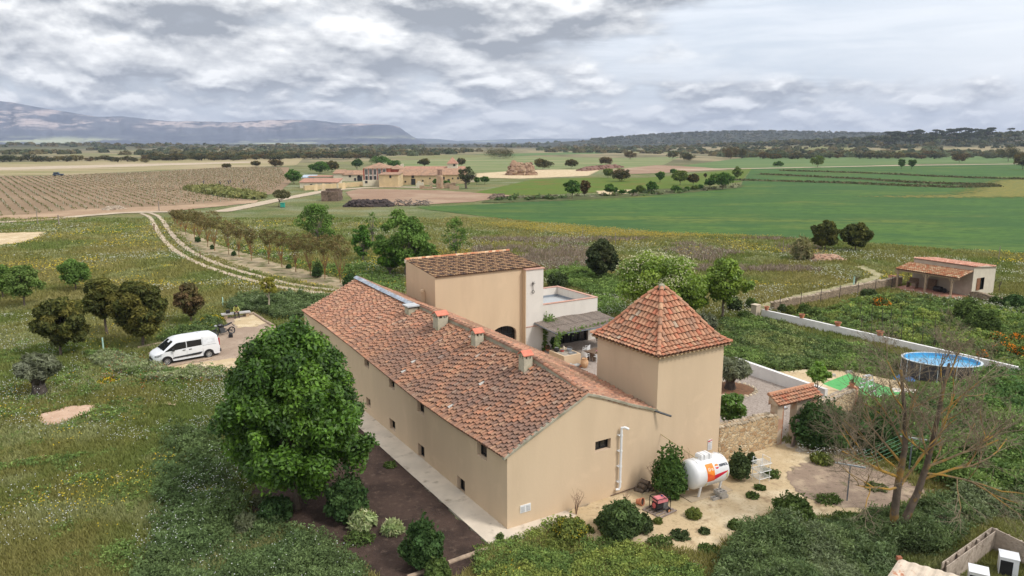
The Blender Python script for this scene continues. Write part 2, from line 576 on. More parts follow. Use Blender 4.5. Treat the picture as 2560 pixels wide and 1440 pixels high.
# ================================================================ the ground, fields, tracks and hills
def build_ground():
 rr = [0.0] + list(np.geomspace(4,14000,120))
 na = 300
 th = np.linspace(0,2 * math.pi,na,endpoint=False)
 V = [(0,0,0)]
 R,T = np.meshgrid(rr[1:],th,indexing='ij')
 X,Y = R * np.sin(T),R * np.cos(T)
 Z = ground_z(X,Y) + np.clip((12 - R) / 12,0,1) * 0 + 0.05 * (fbm(X / 3,Y / 3,9) - 0.5) * np.clip(R / 60,0.2,1)
 Z -= 0.03
 V = np.concatenate([[[0,0,-0.03]],np.stack([X.ravel(),Y.ravel(),Z.ravel()],1)])
 i = np.arange(len(rr) - 2)[:,None] * na + 1
 k = np.arange(na)[None,:]
 k2 = (k + 1) % na
 q = np.stack([(i + k),(i + na + k),(i + na + k2),(i + k2)],-1).reshape(-1,4)
 t = np.stack([np.zeros(na,int),1 + np.arange(na),1 + (np.arange(na) + 1) % na],1)
 m = bpy.data.materials.new('meadow_ground')
 m.use_nodes = True
 N = NT(m.node_tree)
 P = N.n('ShaderNodeNewGeometry').outputs['Position']
 Pf = N.scaled(P,(1,1,0))
 olive = (0.205,0.190,0.090)
 green = (0.130,0.155,0.060)
 pale = (0.235,0.240,0.150)
 dry = (0.205,0.160,0.085)
 c = N.mix(N.ramp(N.noise(Pf,0.07,6,0.62),0.36,0.62),olive,green)
 c = N.mix(N.ramp(N.noise(N.scaled(Pf,(1,1.6,1),(40,3,0)),0.055,7,0.68),0.46,0.66),c,pale)
 c = N.mix(N.math('MULTIPLY',N.ramp(N.noise(N.scaled(Pf,(1,1.5,1),(4,73,0)),0.035,7,0.66),0.54,0.70),0.6),c,dry)
 fine = N.noise(Pf,2.2,7,0.72)
 c = N.mix(N.ramp(fine,0.40,0.72),N.mix(1.0,c,(0.62,0.66,0.6),'MULTIPLY'),N.mix(1.0,c,(1.5,1.5,1.45),'MULTIPLY'))
 # yellow flowers
 yb = N.math('MULTIPLY',N.ramp(N.noise(N.scaled(Pf,(1,1.5,1),(11,17,0)),0.05,4,0.6),0.52,0.68),N.ramp(N.noise(Pf,1.3,5,0.75),0.52,0.62))
 c = N.mix(N.math('MULTIPLY',yb,0.45),c,(0.33,0.25,0.07))
 # scrub land further out
 sep = N.n('ShaderNodeSeparateXYZ')
 N.l(P,sep.inputs[0])
 ln = N.n('ShaderNodeVectorMath',operation='LENGTH')
 N.l(Pf,ln.inputs[0])
 r = ln.outputs['Value']
 sc = N.mix(N.ramp(N.noise(Pf,0.012,7,0.68),0.42,0.58),(0.13,0.125,0.07),(0.29,0.24,0.145))
 sc = N.mix(N.ramp(N.noise(N.scaled(Pf,(1,1,1),(400,0,0)),0.004,3,0.5),0.50,0.60),sc,(0.19,0.19,0.085))
 c = N.mix(N.ramp(r,430,640),c,sc)
 hs = N.mix(N.ramp(N.noise(Pf,0.02,7,0.7),0.50,0.72),(0.045,0.052,0.036),(0.19,0.155,0.11))
 c = N.mix(N.ramp(r,1300,2300),c,hs)
 c = N.mix(N.ramp(sep.outputs[2],7.0,14.0),c,hs)
 b = N.n('ShaderNodeBsdfPrincipled')
 N.l(c,b.inputs['Base Color'])
 b.inputs['Roughness'].default_value = 1
 b.inputs['Specular IOR Level'].default_value = 0.05
 bp = N.n('ShaderNodeBump')
 bp.inputs['Strength'].default_value = 0.7
 bp.inputs['Distance'].default_value = 0.25
 N.l(N.noise(Pf,1.2,8,0.75),bp.inputs['Height'])
 N.l(bp.outputs[0],b.inputs['Normal'])
 N.l(b.outputs[0],N.n('ShaderNodeOutputMaterial').inputs[0])
 o = np_mesh('ground',V,q,m,tris=t)
 o.data.polygons.foreach_set('use_smooth',[True] * len(o.data.polygons))
 tag(o,kind='structure')
build_ground()
SAND = (0.50,0.375,0.225)
SANDP = (0.62,0.50,0.33)
m_sand = gmat('sandy_earth',[(0.50,0.385,0.235),((0.64,0.53,0.36),0.5,0.42,0.66),((0.30,0.215,0.13),1.4,0.55,0.70),((0.14,0.12,0.05),0.9,0.62,0.72),
       ((0.36,0.27,0.165),9,0.5,0.75)],amp=0.9,escale=1.1)
m_gravel_drive = gmat('drive_gravel',[(0.315,0.235,0.175),((0.40,0.31,0.235),0.35,0.4,0.7),((0.21,0.155,0.115),6,0.5,0.75),((0.42,0.35,0.28),16,0.55,0.75)],escale=1.2,amp=0.7)
m_mulch = gmat('dark_mulch',[(0.075,0.050,0.040),((0.045,0.031,0.026),0.7,0.4,0.65),((0.125,0.088,0.068),3.5,0.52,0.75),((0.34,0.27,0.20),9,0.68,0.78),((0.33,0.26,0.19),22,0.66,0.78)],amp=0.7,escale=1.3,bump=0.8,bscale=9)
m_track = gmat('track_earth',[(0.42,0.34,0.25),((0.52,0.43,0.32),0.3,0.42,0.68),((0.30,0.23,0.16),2.0,0.55,0.75)],amp=0.75,escale=0.9)
m_reddirt = gmat('red_earth',[(0.33,0.225,0.145),((0.42,0.30,0.20),0.12,0.4,0.7),((0.24,0.165,0.105),0.8,0.5,0.75)],amp=0.8,escale=0.35)
m_plough = gmat('ploughed_earth',[(0.285,0.185,0.125),((0.36,0.26,0.18),0.06,0.42,0.65),((0.21,0.14,0.095),0.9,0.5,0.72,(1,6,1),0.1)],amp=0.6,escale=0.2,bump=0.8,bscale=2)
m_crop = gmat('green_crop',[(0.078,0.145,0.032),((0.050,0.108,0.032),0.022,0.38,0.62,(1,2.5,1)),((0.125,0.160,0.036),0.012,0.50,0.66,(1,3,1)),
       ((0.036,0.082,0.022),0.35,0.45,0.66,(1,3.0,1)),((0.045,0.10,0.03),0.06,0.50,0.60,(1,5.0,1),0.5),((0.13,0.175,0.035),0.9,0.60,0.74,(1,2,1)),((0.20,0.19,0.045),0.02,0.58,0.76,(1,3,1))],
   amp=0.35,escale=0.12,bump=0.8,bscale=1.4)
m_crop2 = gmat('pale_crop',[(0.20,0.215,0.10),((0.145,0.19,0.07),0.010,0.4,0.6,(1,2.5,1)),((0.29,0.26,0.14),0.008,0.50,0.68,(1,3,1)),((0.12,0.14,0.06),0.25,0.55,0.75)],amp=0.4,escale=0.08)
m_crop3 = gmat('poppy_crop',[(0.098,0.145,0.022),((0.175,0.105,0.035),0.05,0.52,0.68,(1,3,1)),((0.07,0.115,0.02),0.4,0.5,0.7)],amp=0.35,escale=0.12)
m_crop4 = gmat('blue_green_crop',[(0.095,0.155,0.055),((0.13,0.18,0.065),0.012,0.42,0.6,(1,3,1)),((0.075,0.125,0.045),0.3,0.55,0.75)],amp=0.4,escale=0.08)
m_yellow = gmat('yellow_flower_meadow',[(0.145,0.155,0.045),((0.26,0.20,0.045),0.35,0.45,0.62,(1,3,1)),((0.10,0.125,0.04),1.5,0.5,0.7)],amp=1.6,escale=0.5)
m_stubble = gmat('beige_field',[(0.30,0.25,0.13),((0.37,0.295,0.19),0.012,0.42,0.6,(1,5,1)),((0.20,0.195,0.075),0.01,0.52,0.64,(1,6,1)),((0.24,0.21,0.10),0.3,0.5,0.7)],amp=0.3,escale=0.06)
m_vine = gmat('vineyard_earth',[(0.23,0.16,0.10),((0.29,0.205,0.13),0.03,0.4,0.66),((0.22,0.155,0.095),0.8,0.5,0.72)],amp=0.4,escale=0.12)
m_gravel = gmat('courtyard_gravel',[(0.345,0.29,0.25),((0.24,0.195,0.165),9,0.45,0.62),((0.50,0.44,0.39),17,0.55,0.7)],amp=0.2,escale=2)
m_herb = gmat('rank_weeds',[(0.050,0.070,0.030),((0.085,0.11,0.045),1.2,0.45,0.66),((0.03,0.045,0.02),2.5,0.5,0.7)],amp=0.9,escale=0.7)
m_scrubg = gmat('grass_bank',[(0.075,0.095,0.035),((0.12,0.115,0.05),0.5,0.45,0.65),((0.22,0.17,0.10),0.6,0.62,0.72)],amp=1.0,escale=0.5)
# --- far fields
sheet('wheat_field',GP((930,405),(1250,392),(1560,396),(1700,392),(1660,412),(1500,432),(1210,432),(980,424)),9,8,0.02,m_crop2)
sheet('green_field_far',GP((1700,415),(1880,392),(2200,384),(2560,392),(2760,396),(2760,408),(2300,410),(2000,419),(1760,420)),8,8,0.03,m_crop4)
sheet('green_strip_far',GP((1180,388),(1480,379),(1510,384),(1290,392)),9,8,0.05,m_crop4)
sheet('beige_field_left',GP((-200,412),(300,402),(560,398),(760,396),(740,414),(560,420),(400,426),(150,438),(-200,442)),8,8,0.03,m_stubble)
sheet('pale_road_left',GP((-200,425),(200,414),(620,405),(640,407),(300,418),(-200,431)),4,3,0.06,m_track)
sheet('vineyard_soil',GP((-260,440),(100,440),(400,428),(560,418),(720,418),(740,445),(700,478),(610,505),(420,522),(350,528),(100,542),(-260,566)),3,2.5,0.03,m_vine)
sheet('vineyard_edge',GP((-200,548),(60,537),(200,524),(420,516),(600,503),(650,500),(640,507),(430,528),(250,537),(-200,562)),1.2,2.0,0.05,m_reddirt)
sheet('green_field',GP((1035,517),(1200,512),(1420,497),(1560,487),(1700,479),(1850,466),(1880,420),(2200,414),(2800,408),(2800,655),(2560,634),(2300,618),(2178,608),(1900,590),(1660,584),(1400,562),(1180,538),(1060,523)),3,3,0.02,m_crop)
sheet('poppy_field',GP((1160,487),(1240,470),(1330,449),(1480,444),(1600,446),(1880,421),(1850,456),(1690,470),(1530,480),(1330,489),(1200,490)),3,3,0.05,m_crop3)
sheet('yellow_meadow',GP((2180,492),(2400,487),(2500,450),(2800,444),(2800,490),(2380,494)),3,14,0.05,m_yellow)
sheet('yellow_meadow_band',GP((1150,541),(1400,560),(1660,582),(1900,592),(1760,596),(1560,592),(1380,580),(1190,560)),2,5,0.04,m_yellow)
sheet('ploughed_field',GP((865,480),(900,472),(1100,476),(1300,490),(1180,505),(1010,515),(880,500)),1.5,2.5,0.05,m_plough)
sheet('red_ploughed_field',GP((1500,428),(1640,413),(1750,418),(1820,424),(1700,431),(1560,436)),3,4,0.07,m_plough)
sheet('straw_yard',GP((1190,434),(1280,428),(1360,424),(1500,425),(1470,440),(1300,447),(1190,444)),2,4,0.06,m_sand)
BANKS = []
for k,pp in enumerate([((1780,449),(2100,458),(2350,468),(2480,466)),((1900,436),(2150,448),(2300,458),(2480,463)),
      ((1960,427),(2180,434),(2400,444),(2640,450)),((1850,421),(2140,427),(2560,436))][:3]):
 BANKS.append(smooth_line(GP(*pp)))
 strip('terrace_bank',BANKS[-1],3.2,2.0,2.5,0.09,m_scrubg)
strip('far_dirt_road',smooth_line(GP((1700,424),(1900,421),(2200,415),(2400,412),(2700,408))),4.0,3,2.5,0.08,m_track)
sheet('tree_line_bank',GP((1240,493),(1420,490),(1560,481),(1700,470),(1860,462),(1850,470),(1700,484),(1560,494),(1400,503),(1200,508)),2,3,0.08,m_scrubg)
sheet('stony_patch',GP((1490,478),(1600,474),(1590,484),(1500,488)),1.5,2,0.10,m_sand)
sheet('weedy_hump',GP((455,470),(540,466),(620,480),(670,490),(640,500),(560,494),(480,480)),2,3,0.07,m_herb)
m_stub = gmat('dry_grass',[(0.30,0.27,0.15),((0.38,0.33,0.21),1.0,.45,.65),((0.17,0.18,0.07),0.8,.5,.66)],amp=1.0,escale=0.8)
# --- tracks
TRACK = smooth_line(GP((362,533),(383,541),(396,556),(409,578),(428,602),(458,628),(500,651),(560,674),(640,697),(720,716),(800,728),(880,738),(960,760)),8)
strip('dirt_track',TRACK,0,0.35,0.5,0.045,m_track,ruts=(0.95,0.42))
strip('field_road',smooth_line(GP((-260,566),(60,553),(200,541),(300,533),(362,531),(420,530))),1.7,1.0,0.9,0.06,m_track)
strip('farm_road',smooth_line(GP((560,528),(640,512),(700,499),(760,488),(800,480),(850,474),(960,468),(1100,470)),6),2.3,1.2,1.2,0.06,m_track)
sheet('track_shoulder',GP((700,715),(760,722),(880,735),(880,752),(790,742),(720,732)),0.4,1.0,0.03,m_sand)
sheet('tree_row_mulch',GP((430,572),(480,586),(560,618),(700,660),(860,700),(960,730),(940,745),(800,718),(650,685),(540,655),(470,615)),0.8,1.2,0.02,
 gmat('mown_straw',[(0.31,0.245,0.15),((0.42,0.34,0.23),0.8,0.45,0.65),((0.15,0.15,0.06),0.6,0.48,0.62)],amp=1.0,escale=0.8))
sheet('bare_patch',GP((-60,585),(110,580),(105,592),(60,606),(-60,622)),0.8,2.5,0.03,m_sand)
sheet('pink_bare_patch',GP((95,1040),(170,1018),(245,1013),(235,1030),(180,1048),(140,1066),(100,1060)),0.15,0.5,0.03,
 gmat('pink_earth',[(0.45,0.30,0.21),((0.56,0.40,0.29),0.8,0.4,0.7),((0.30,0.20,0.13),5,0.55,0.75)],amp=0.7,escale=1.6))
for pp in [((150,1290),(200,1280),(190,1300),(160,1306)),((40,1150),(110,1140),(90,1160)),((400,1010),(450,1000),(440,1016)),((240,900),(290,893),(280,908)),((290,1190),(318,1178),(312,1205),(295,1215)),((330,1092),(360,1080),(345,1096)),((560,935),(600,925),(580,940))]:
 sheet('bare_patch',GP(*pp),0.1,0.35,0.03,m_sand)
sheet('grass_path',GP((1870,772),(1990,738),(2130,708),(2185,690),(2140,668),(2160,664),(2215,690),(2150,720),(2000,752),(1880,786)),0.5,1.0,0.03,m_stub)
# --- around the house
sheet('brown_earth',GP((1960,1190),(2060,1140),(2160,1160),(2300,1190),(2400,1240),(2240,1290),(2120,1270),(2000,1250)),0.2,0.9,0.034,
 gmat('stony_brown_earth',[(0.27,0.20,0.15),((0.40,0.31,0.22),0.9,0.45,0.7),((0.17,0.13,0.095),4,0.5,0.72),((0.11,0.12,0.05),1.1,0.58,0.68)],amp=1.2,escale=0.9))
DRIVE = GP((372,884),(420,868),(540,845),(566,812),(562,796),(632,786),(690,815),(760,835),(960,900),(930,960),(700,930),(560,925),(420,925))
sheet('parking_gravel',DRIVE,0.25,0.5,0.02,m_gravel_drive)
sheet('sandy_apron',GP((405,915),(470,930),(620,925),(760,940),(700,905),(600,897),(520,905),(430,918)),0.2,0.6,0.03,m_sand)
sheet('sandy_apron_far',GP((585,800),(636,788),(672,808),(640,818),(590,822)),0.2,0.7,0.03,m_sand)
sheet('mulch_bed',GP((560,1200),(640,1130),(780,1080),(905,1068),(1220,1368),(1190,1420),(1100,1470),(940,1480),(860,1440),(760,1370),(620,1300)),0.2,0.7,0.02,m_mulch)
YARD = GP((1370,1300),(1480,1255),(1640,1190),(1800,1130),(1945,1095),(2040,1120),(2160,1150),(2300,1180),(2420,1230),(2240,1300),(2080,1310),(1930,1315),(1850,1370),(1770,1440),(1640,1400),(1480,1375))
sheet('sandy_yard',YARD,0.2,0.8,0.02,m_sand)
# ================================================================ far mountains
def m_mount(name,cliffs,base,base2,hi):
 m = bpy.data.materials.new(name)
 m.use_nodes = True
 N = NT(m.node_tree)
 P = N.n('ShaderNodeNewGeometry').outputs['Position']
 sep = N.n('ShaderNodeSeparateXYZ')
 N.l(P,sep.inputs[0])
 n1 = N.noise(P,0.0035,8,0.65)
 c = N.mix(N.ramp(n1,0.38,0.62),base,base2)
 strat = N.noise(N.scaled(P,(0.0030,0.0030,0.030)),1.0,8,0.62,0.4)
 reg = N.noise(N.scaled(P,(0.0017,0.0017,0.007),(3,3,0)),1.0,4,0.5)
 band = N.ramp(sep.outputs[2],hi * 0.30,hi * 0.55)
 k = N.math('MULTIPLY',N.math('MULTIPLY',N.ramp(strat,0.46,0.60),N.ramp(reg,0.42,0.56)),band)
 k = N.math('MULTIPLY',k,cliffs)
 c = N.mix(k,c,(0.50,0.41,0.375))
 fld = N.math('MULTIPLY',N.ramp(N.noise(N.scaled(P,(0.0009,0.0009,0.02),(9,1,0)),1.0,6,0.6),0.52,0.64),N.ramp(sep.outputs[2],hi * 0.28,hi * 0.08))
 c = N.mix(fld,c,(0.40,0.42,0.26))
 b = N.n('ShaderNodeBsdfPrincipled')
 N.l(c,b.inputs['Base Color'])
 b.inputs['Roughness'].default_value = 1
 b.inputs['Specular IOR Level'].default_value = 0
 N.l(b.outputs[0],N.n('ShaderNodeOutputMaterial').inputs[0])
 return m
def mountain(name,prof,dist,depth,m,n=220,seed=1,foot=0.0,cliff=0.45):
 """prof: (photo x, photo y) crest line; a real ridge dist metres off, depth metres deep to the crest"""
 xs = np.array([p[0] for p in prof],float)
 ys = np.array([p[1] for p in prof],float)
 X = np.linspace(xs[0],xs[-1],n)
 top = np.interp(X,xs,ys)
 rows = 26
 V = np.zeros((rows,n,3))
 for j in range(rows):
  t = j / (rows - 1)
  if t <= 0.72:
   a = t / 0.72
   D = dist + depth * a
   # slope, then a cliff, then a gentle top
   pr = np.interp(a,[0,0.30,0.62,0.80,1.0],[0,0.12,0.40,0.80,1.0])
  else:
   a = (t - 0.72) / 0.28
   D = dist + depth * (1 + 1.2 * a)
   pr = 1 - 0.75 * a * a
  u = (X - 1280) / F_PX
  wob = (fbm(X / 28,X * 0 + j * 0.15,seed,4) - 0.5) * depth * 0.28 * (1 if 0 < t < 0.72 else 0.3)
  Dd = D + wob
  zc = CAM_H + (HORIZON - top) / F_PX * (dist + depth) * 1.02
  h = zc * pr
  if 0 < t:
   h = h + zc * 0.10 * (fbm(X / 14,X * 0 + j * 0.5,seed + 3,4) - 0.5) * (1 if t < 0.7 else 0.25)
  V[j,:,0] = u * Dd
  V[j,:,1] = Dd
  V[j,:,2] = np.maximum(h,-5)
 idx = np.arange(rows * n).reshape(rows,n)
 q = np.stack([idx[:-1,:-1].ravel(),idx[:-1,1:].ravel(),idx[1:,1:].ravel(),idx[1:,:-1].ravel()],1)
 o = np_mesh(name,V.reshape(-1,3),q,m)
 tag(o,kind='structure')
 return o
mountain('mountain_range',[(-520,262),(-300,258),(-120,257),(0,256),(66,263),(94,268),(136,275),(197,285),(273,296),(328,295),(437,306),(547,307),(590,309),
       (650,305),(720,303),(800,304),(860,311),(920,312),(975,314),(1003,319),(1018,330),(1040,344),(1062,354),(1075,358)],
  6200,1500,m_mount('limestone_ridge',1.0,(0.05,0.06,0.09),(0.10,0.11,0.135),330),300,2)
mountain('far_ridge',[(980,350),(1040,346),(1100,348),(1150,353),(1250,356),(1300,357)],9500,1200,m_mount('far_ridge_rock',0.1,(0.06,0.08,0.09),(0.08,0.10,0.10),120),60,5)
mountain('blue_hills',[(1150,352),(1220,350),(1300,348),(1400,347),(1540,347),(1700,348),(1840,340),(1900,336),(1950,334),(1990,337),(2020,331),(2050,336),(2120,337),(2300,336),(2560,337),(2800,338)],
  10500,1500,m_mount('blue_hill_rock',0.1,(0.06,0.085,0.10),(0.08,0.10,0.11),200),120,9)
# ================================================================ buildings: local x runs along the gable wall, local y along the eaves
A0 = Vector((-0.20,28.48,0.0))
RZ = math.atan2(0.529,0.849)
GX = Vector((math.cos(RZ),math.sin(RZ)))
GY = Vector((-math.sin(RZ),math.cos(RZ)))
def loc2(x,y):
 """house frame -> world"""
 return (A0.x + GX.x * x + GY.x * y,A0.y + GX.y * x + GY.y * y)
def toloc(p):
 dx,dy = p[0] - A0.x,p[1] - A0.y
 return (dx * GX.x + dy * GX.y,dx * GY.x + dy * GY.y)
def PXX(x,y,xl):
 """photo pixel on the house-frame plane local x = xl -> local (y, z)"""
 p0 = loc2(xl,0)
 X,Y,Z = onplane(x,y,p0,GY)
 return toloc((X,Y))[1],Z
def PXY(x,y,yl):
 p0 = loc2(0,yl)
 X,Y,Z = onplane(x,y,p0,GX)
 return toloc((X,Y))[0],Z
PLASTER = (0.60,0.462,0.318)
m_plaster = mat('ochre_render',PLASTER,0.92,0.05,0.45,bump=0.25,bscale=9,col2=(0.52,0.395,0.27),c2lo=0.48,c2hi=0.75,s2=0.35,streak=True,spec=0.1)
m_plaster2 = mat('warm_ochre_render',(0.60,0.45,0.30),0.92,0.05,0.5,bump=0.25,bscale=9,col2=(0.53,0.39,0.26),c2lo=0.48,c2hi=0.75,s2=0.4,streak=True,spec=0.1)
m_white = mat('white_render',(0.66,0.615,0.555),0.9,0.05,0.8,bump=0.2,bscale=12,col2=(0.50,0.45,0.385),c2lo=0.55,c2hi=0.8,s2=0.8,streak=True,spec=0.1)
m_reveal = mat('pale_ochre_render',(0.60,0.46,0.33),0.92,0.03,1.0,spec=0.1)
m_glass = mat('dark_glass',(0.012,0.014,0.016),0.12,0.2,3,spec=0.6)
m_frame = mat('black_metal',(0.012,0.012,0.013),0.5,0.1,5)
m_mortar = mat('grey_mortar',(0.34,0.31,0.235),0.95,0.2,3,bump=0.5,col2=(0.20,0.19,0.13),s2=1.2)
ATTR.update(('old_tiles','new_tiles','leafy'))
m_tile = mat('old_tiles',(1,1,1),0.9,0.15,6,bump=0.6,bscale=40,attr=True,col2=(0.66,0.64,0.62),c2lo=0.50,c2hi=0.66,s2=9,spec=0.15)
m_tilepan = mat('tile_channel',(0.20,0.115,0.075),0.95,0.3,5,spec=0.1)
def wall_grid(mb,P,us,top,holes,depth_dir,mi=0,reveal_mi=1,rd=0.22,sill=0.0):
 """P(u,z) -> point on the wall. us: stations, top(u). holes [(u0,u1,z0,z1)]. depth_dir: inward vector"""
 cuts = sorted(set([round(u,4) for u in us] + [round(h[0],4) for h in holes] + [round(h[1],4) for h in holes]))
 for a,b in zip(cuts[:-1],cuts[1:]):
  hs = sorted([h for h in holes if h[0] <= a + 1e-3 and h[1] >= b - 1e-3],key=lambda h: h[2])
  lo = -0.4
  segs = []
  for h in hs:
   segs.append((lo,lo,h[2],h[2]))
   lo = h[3]
  segs.append((lo,lo,top(a),top(b)))
  for z0a,z0b,z1a,z1b in segs:
   mb.add([P(a,z0a),P(b,z0b),P(b,z1b),P(a,z1a)],[(0,1,2,3)],mi)
 D = Vector(depth_dir) * rd
 for u0,u1,z0,z1 in holes:
  c = [Vector(P(u0,z0)),Vector(P(u1,z0)),Vector(P(u1,z1)),Vector(P(u0,z1))]
  for i in range(4):
   p,q = c[i],c[(i + 1) % 4]
   mb.add([p,q,q + D,p + D],[(0,1,2,3)],reveal_mi)
def window_part(parent,c4,D,rd,mull=1,name='window'):
 """c4: four corners of the opening (u0z0,u1z0,u1z1,u0z1); frame and pane set back by rd"""
 D = Vector(D)
 c = [Vector(p) + D * (rd - 0.03) for p in c4]
 ux = (c[1] - c[0])
 uz = (c[3] - c[0])
 w,h = ux.length,uz.length
 ux.normalize()
 uz.normalize()
 t = min(0.06,w * 0.12)
 mb = MB()
 def barr(o,du,dz):
  p = c[0] + ux * o[0] + uz * o[1]
  vs = []
  for dd in (-0.02,0.03):
   vs += [p + D * dd,p + ux * du + D * dd,p + ux * du + uz * dz + D * dd,p + uz * dz + D * dd]
  mb.add(vs,[(0,1,2,3),(4,5,6,7),(0,1,5,4),(1,2,6,5),(2,3,7,6),(3,0,4,7)])
 barr((0,0),w,t)
 barr((0,h - t),w,t)
 barr((0,t),t,h - 2 * t)
 barr((w - t,t),t,h - 2 * t)
 for k in range(1,mull):
  barr((w * k / mull - t / 2,t),t,h - 2 * t)
 fr = mb.build(name,m_frame,parent)
 g = MB()
 g.add([c[0] + D * 0.02,c[1] + D * 0.02,c[2] + D * 0.02,c[3] + D * 0.02],[(0,1,2,3)])
 g.build('pane',m_glass,fr)
 return fr
def tile_palette(rng,kind):
 r = rng.random()
 if kind == 'old':
  base = [(0.44,0.215,0.13),(0.38,0.20,0.13),(0.49,0.27,0.165),(0.31,0.18,0.125),(0.55,0.35,0.22),(0.24,0.15,0.115),(0.57,0.25,0.145),(0.48,0.36,0.27),(0.20,0.14,0.12),(0.44,0.40,0.35)]
  w = [0.21,0.22,0.14,0.17,0.05,0.10,0.05,0.025,0.03,0.005]
 elif kind == 'right':
  base = [(0.45,0.235,0.155),(0.50,0.29,0.19),(0.41,0.225,0.155),(0.54,0.26,0.165),(0.33,0.195,0.14)]
  w = [0.25,0.25,0.2,0.15,0.15]
 elif kind == 'tower':
  base = [(0.50,0.25,0.155),(0.54,0.29,0.18),(0.50,0.215,0.13),(0.46,0.26,0.17),(0.56,0.34,0.21),(0.38,0.225,0.155),(0.44,0.34,0.25),(0.54,0.20,0.12)]
  w = [0.28,0.22,0.19,0.13,0.06,0.07,0.015,0.035]
 elif kind == 'red':
  base = [(0.52,0.26,0.18),(0.58,0.33,0.24),(0.46,0.22,0.15)]
  w = [0.4,0.3,0.3]
 elif kind == 'mottled':
  base = [(0.58,0.35,0.20),(0.50,0.21,0.11),(0.68,0.48,0.31),(0.54,0.27,0.15)]
  w = [0.3,0.3,0.2,0.2]
 else:
  base = [(0.40,0.24,0.13)]
  w = [1]
 t = 0
 for b,x in zip(base,w):
  t += x
  if r <= t:
   break
 k = 0.90 + 0.20 * rng.random()
 return tuple(min(0.9,c * k) for c in b)
def tile_field(mb,P,Nrm,nu,nv,pal,rng,r=0.088,lift=0.0,clip=None,seg=6,jit=0.012,colf=None,stag=0.0,t0=0.0):
 """barrel tiles. P(i,t): point on column line i (0..nu), t 0 at the eave .. 1 at the top; Nrm(i,t): normal, side vector"""
 for i in range(nu):
  ph = (rng.random() - 0.5) * stag
  for j in range(nv):
   if clip and not clip(i + 0.5,(j + 0.5) / nv):
    continue
   ta = t0 + (1 - t0) * (j + ph * (j > 0)) / nv
   tb = min(1.0,t0 + (1 - t0) * (j + 1.12 + ph) / nv)
   a = Vector(P(i + 0.5,ta))
   b = Vector(P(i + 0.5,tb))
   n,side = Nrm(i + 0.5,ta)
   n = Vector(n)
   side = Vector(side)
   a = a + side * (rng.random() - 0.5) * jit * 2
   b = b + side * (rng.random() - 0.5) * jit
   col = colf(i,j) if colf else tile_palette(rng,pal)
   la,lb = 0.075 + lift + rng.random() * jit,0.012 + lift
   ra,rb = r * 1.08,r * 0.90
   vs = []
   for (p,rad,l) in ((a,ra,la),(b,rb,lb)):
    for k in range(seg + 1):
     th = math.pi * k / seg
     vs.append(p + side * (-math.cos(th)) * rad + n * (math.sin(th) * rad * 0.80 + l - 0.03))
   # lower lip
   for k in range(seg + 1):
    th = math.pi * k / seg
    vs.append(a + side * (-math.cos(th)) * ra * 0.8 + n * (math.sin(th) * ra * 0.62 + la - 0.03))
   m = seg + 1
   fs = [(k,k + 1,m + k + 1,m + k) for k in range(seg)]
   mb.add(vs[:2 * m],fs,0,col)
   dk = tuple(c * 0.6 for c in col)  # lip colour darkened to paint the shadow line under each tile
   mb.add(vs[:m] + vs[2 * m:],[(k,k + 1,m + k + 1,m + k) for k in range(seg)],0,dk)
def lerp(a,b,t):
 return a + (b - a) * t
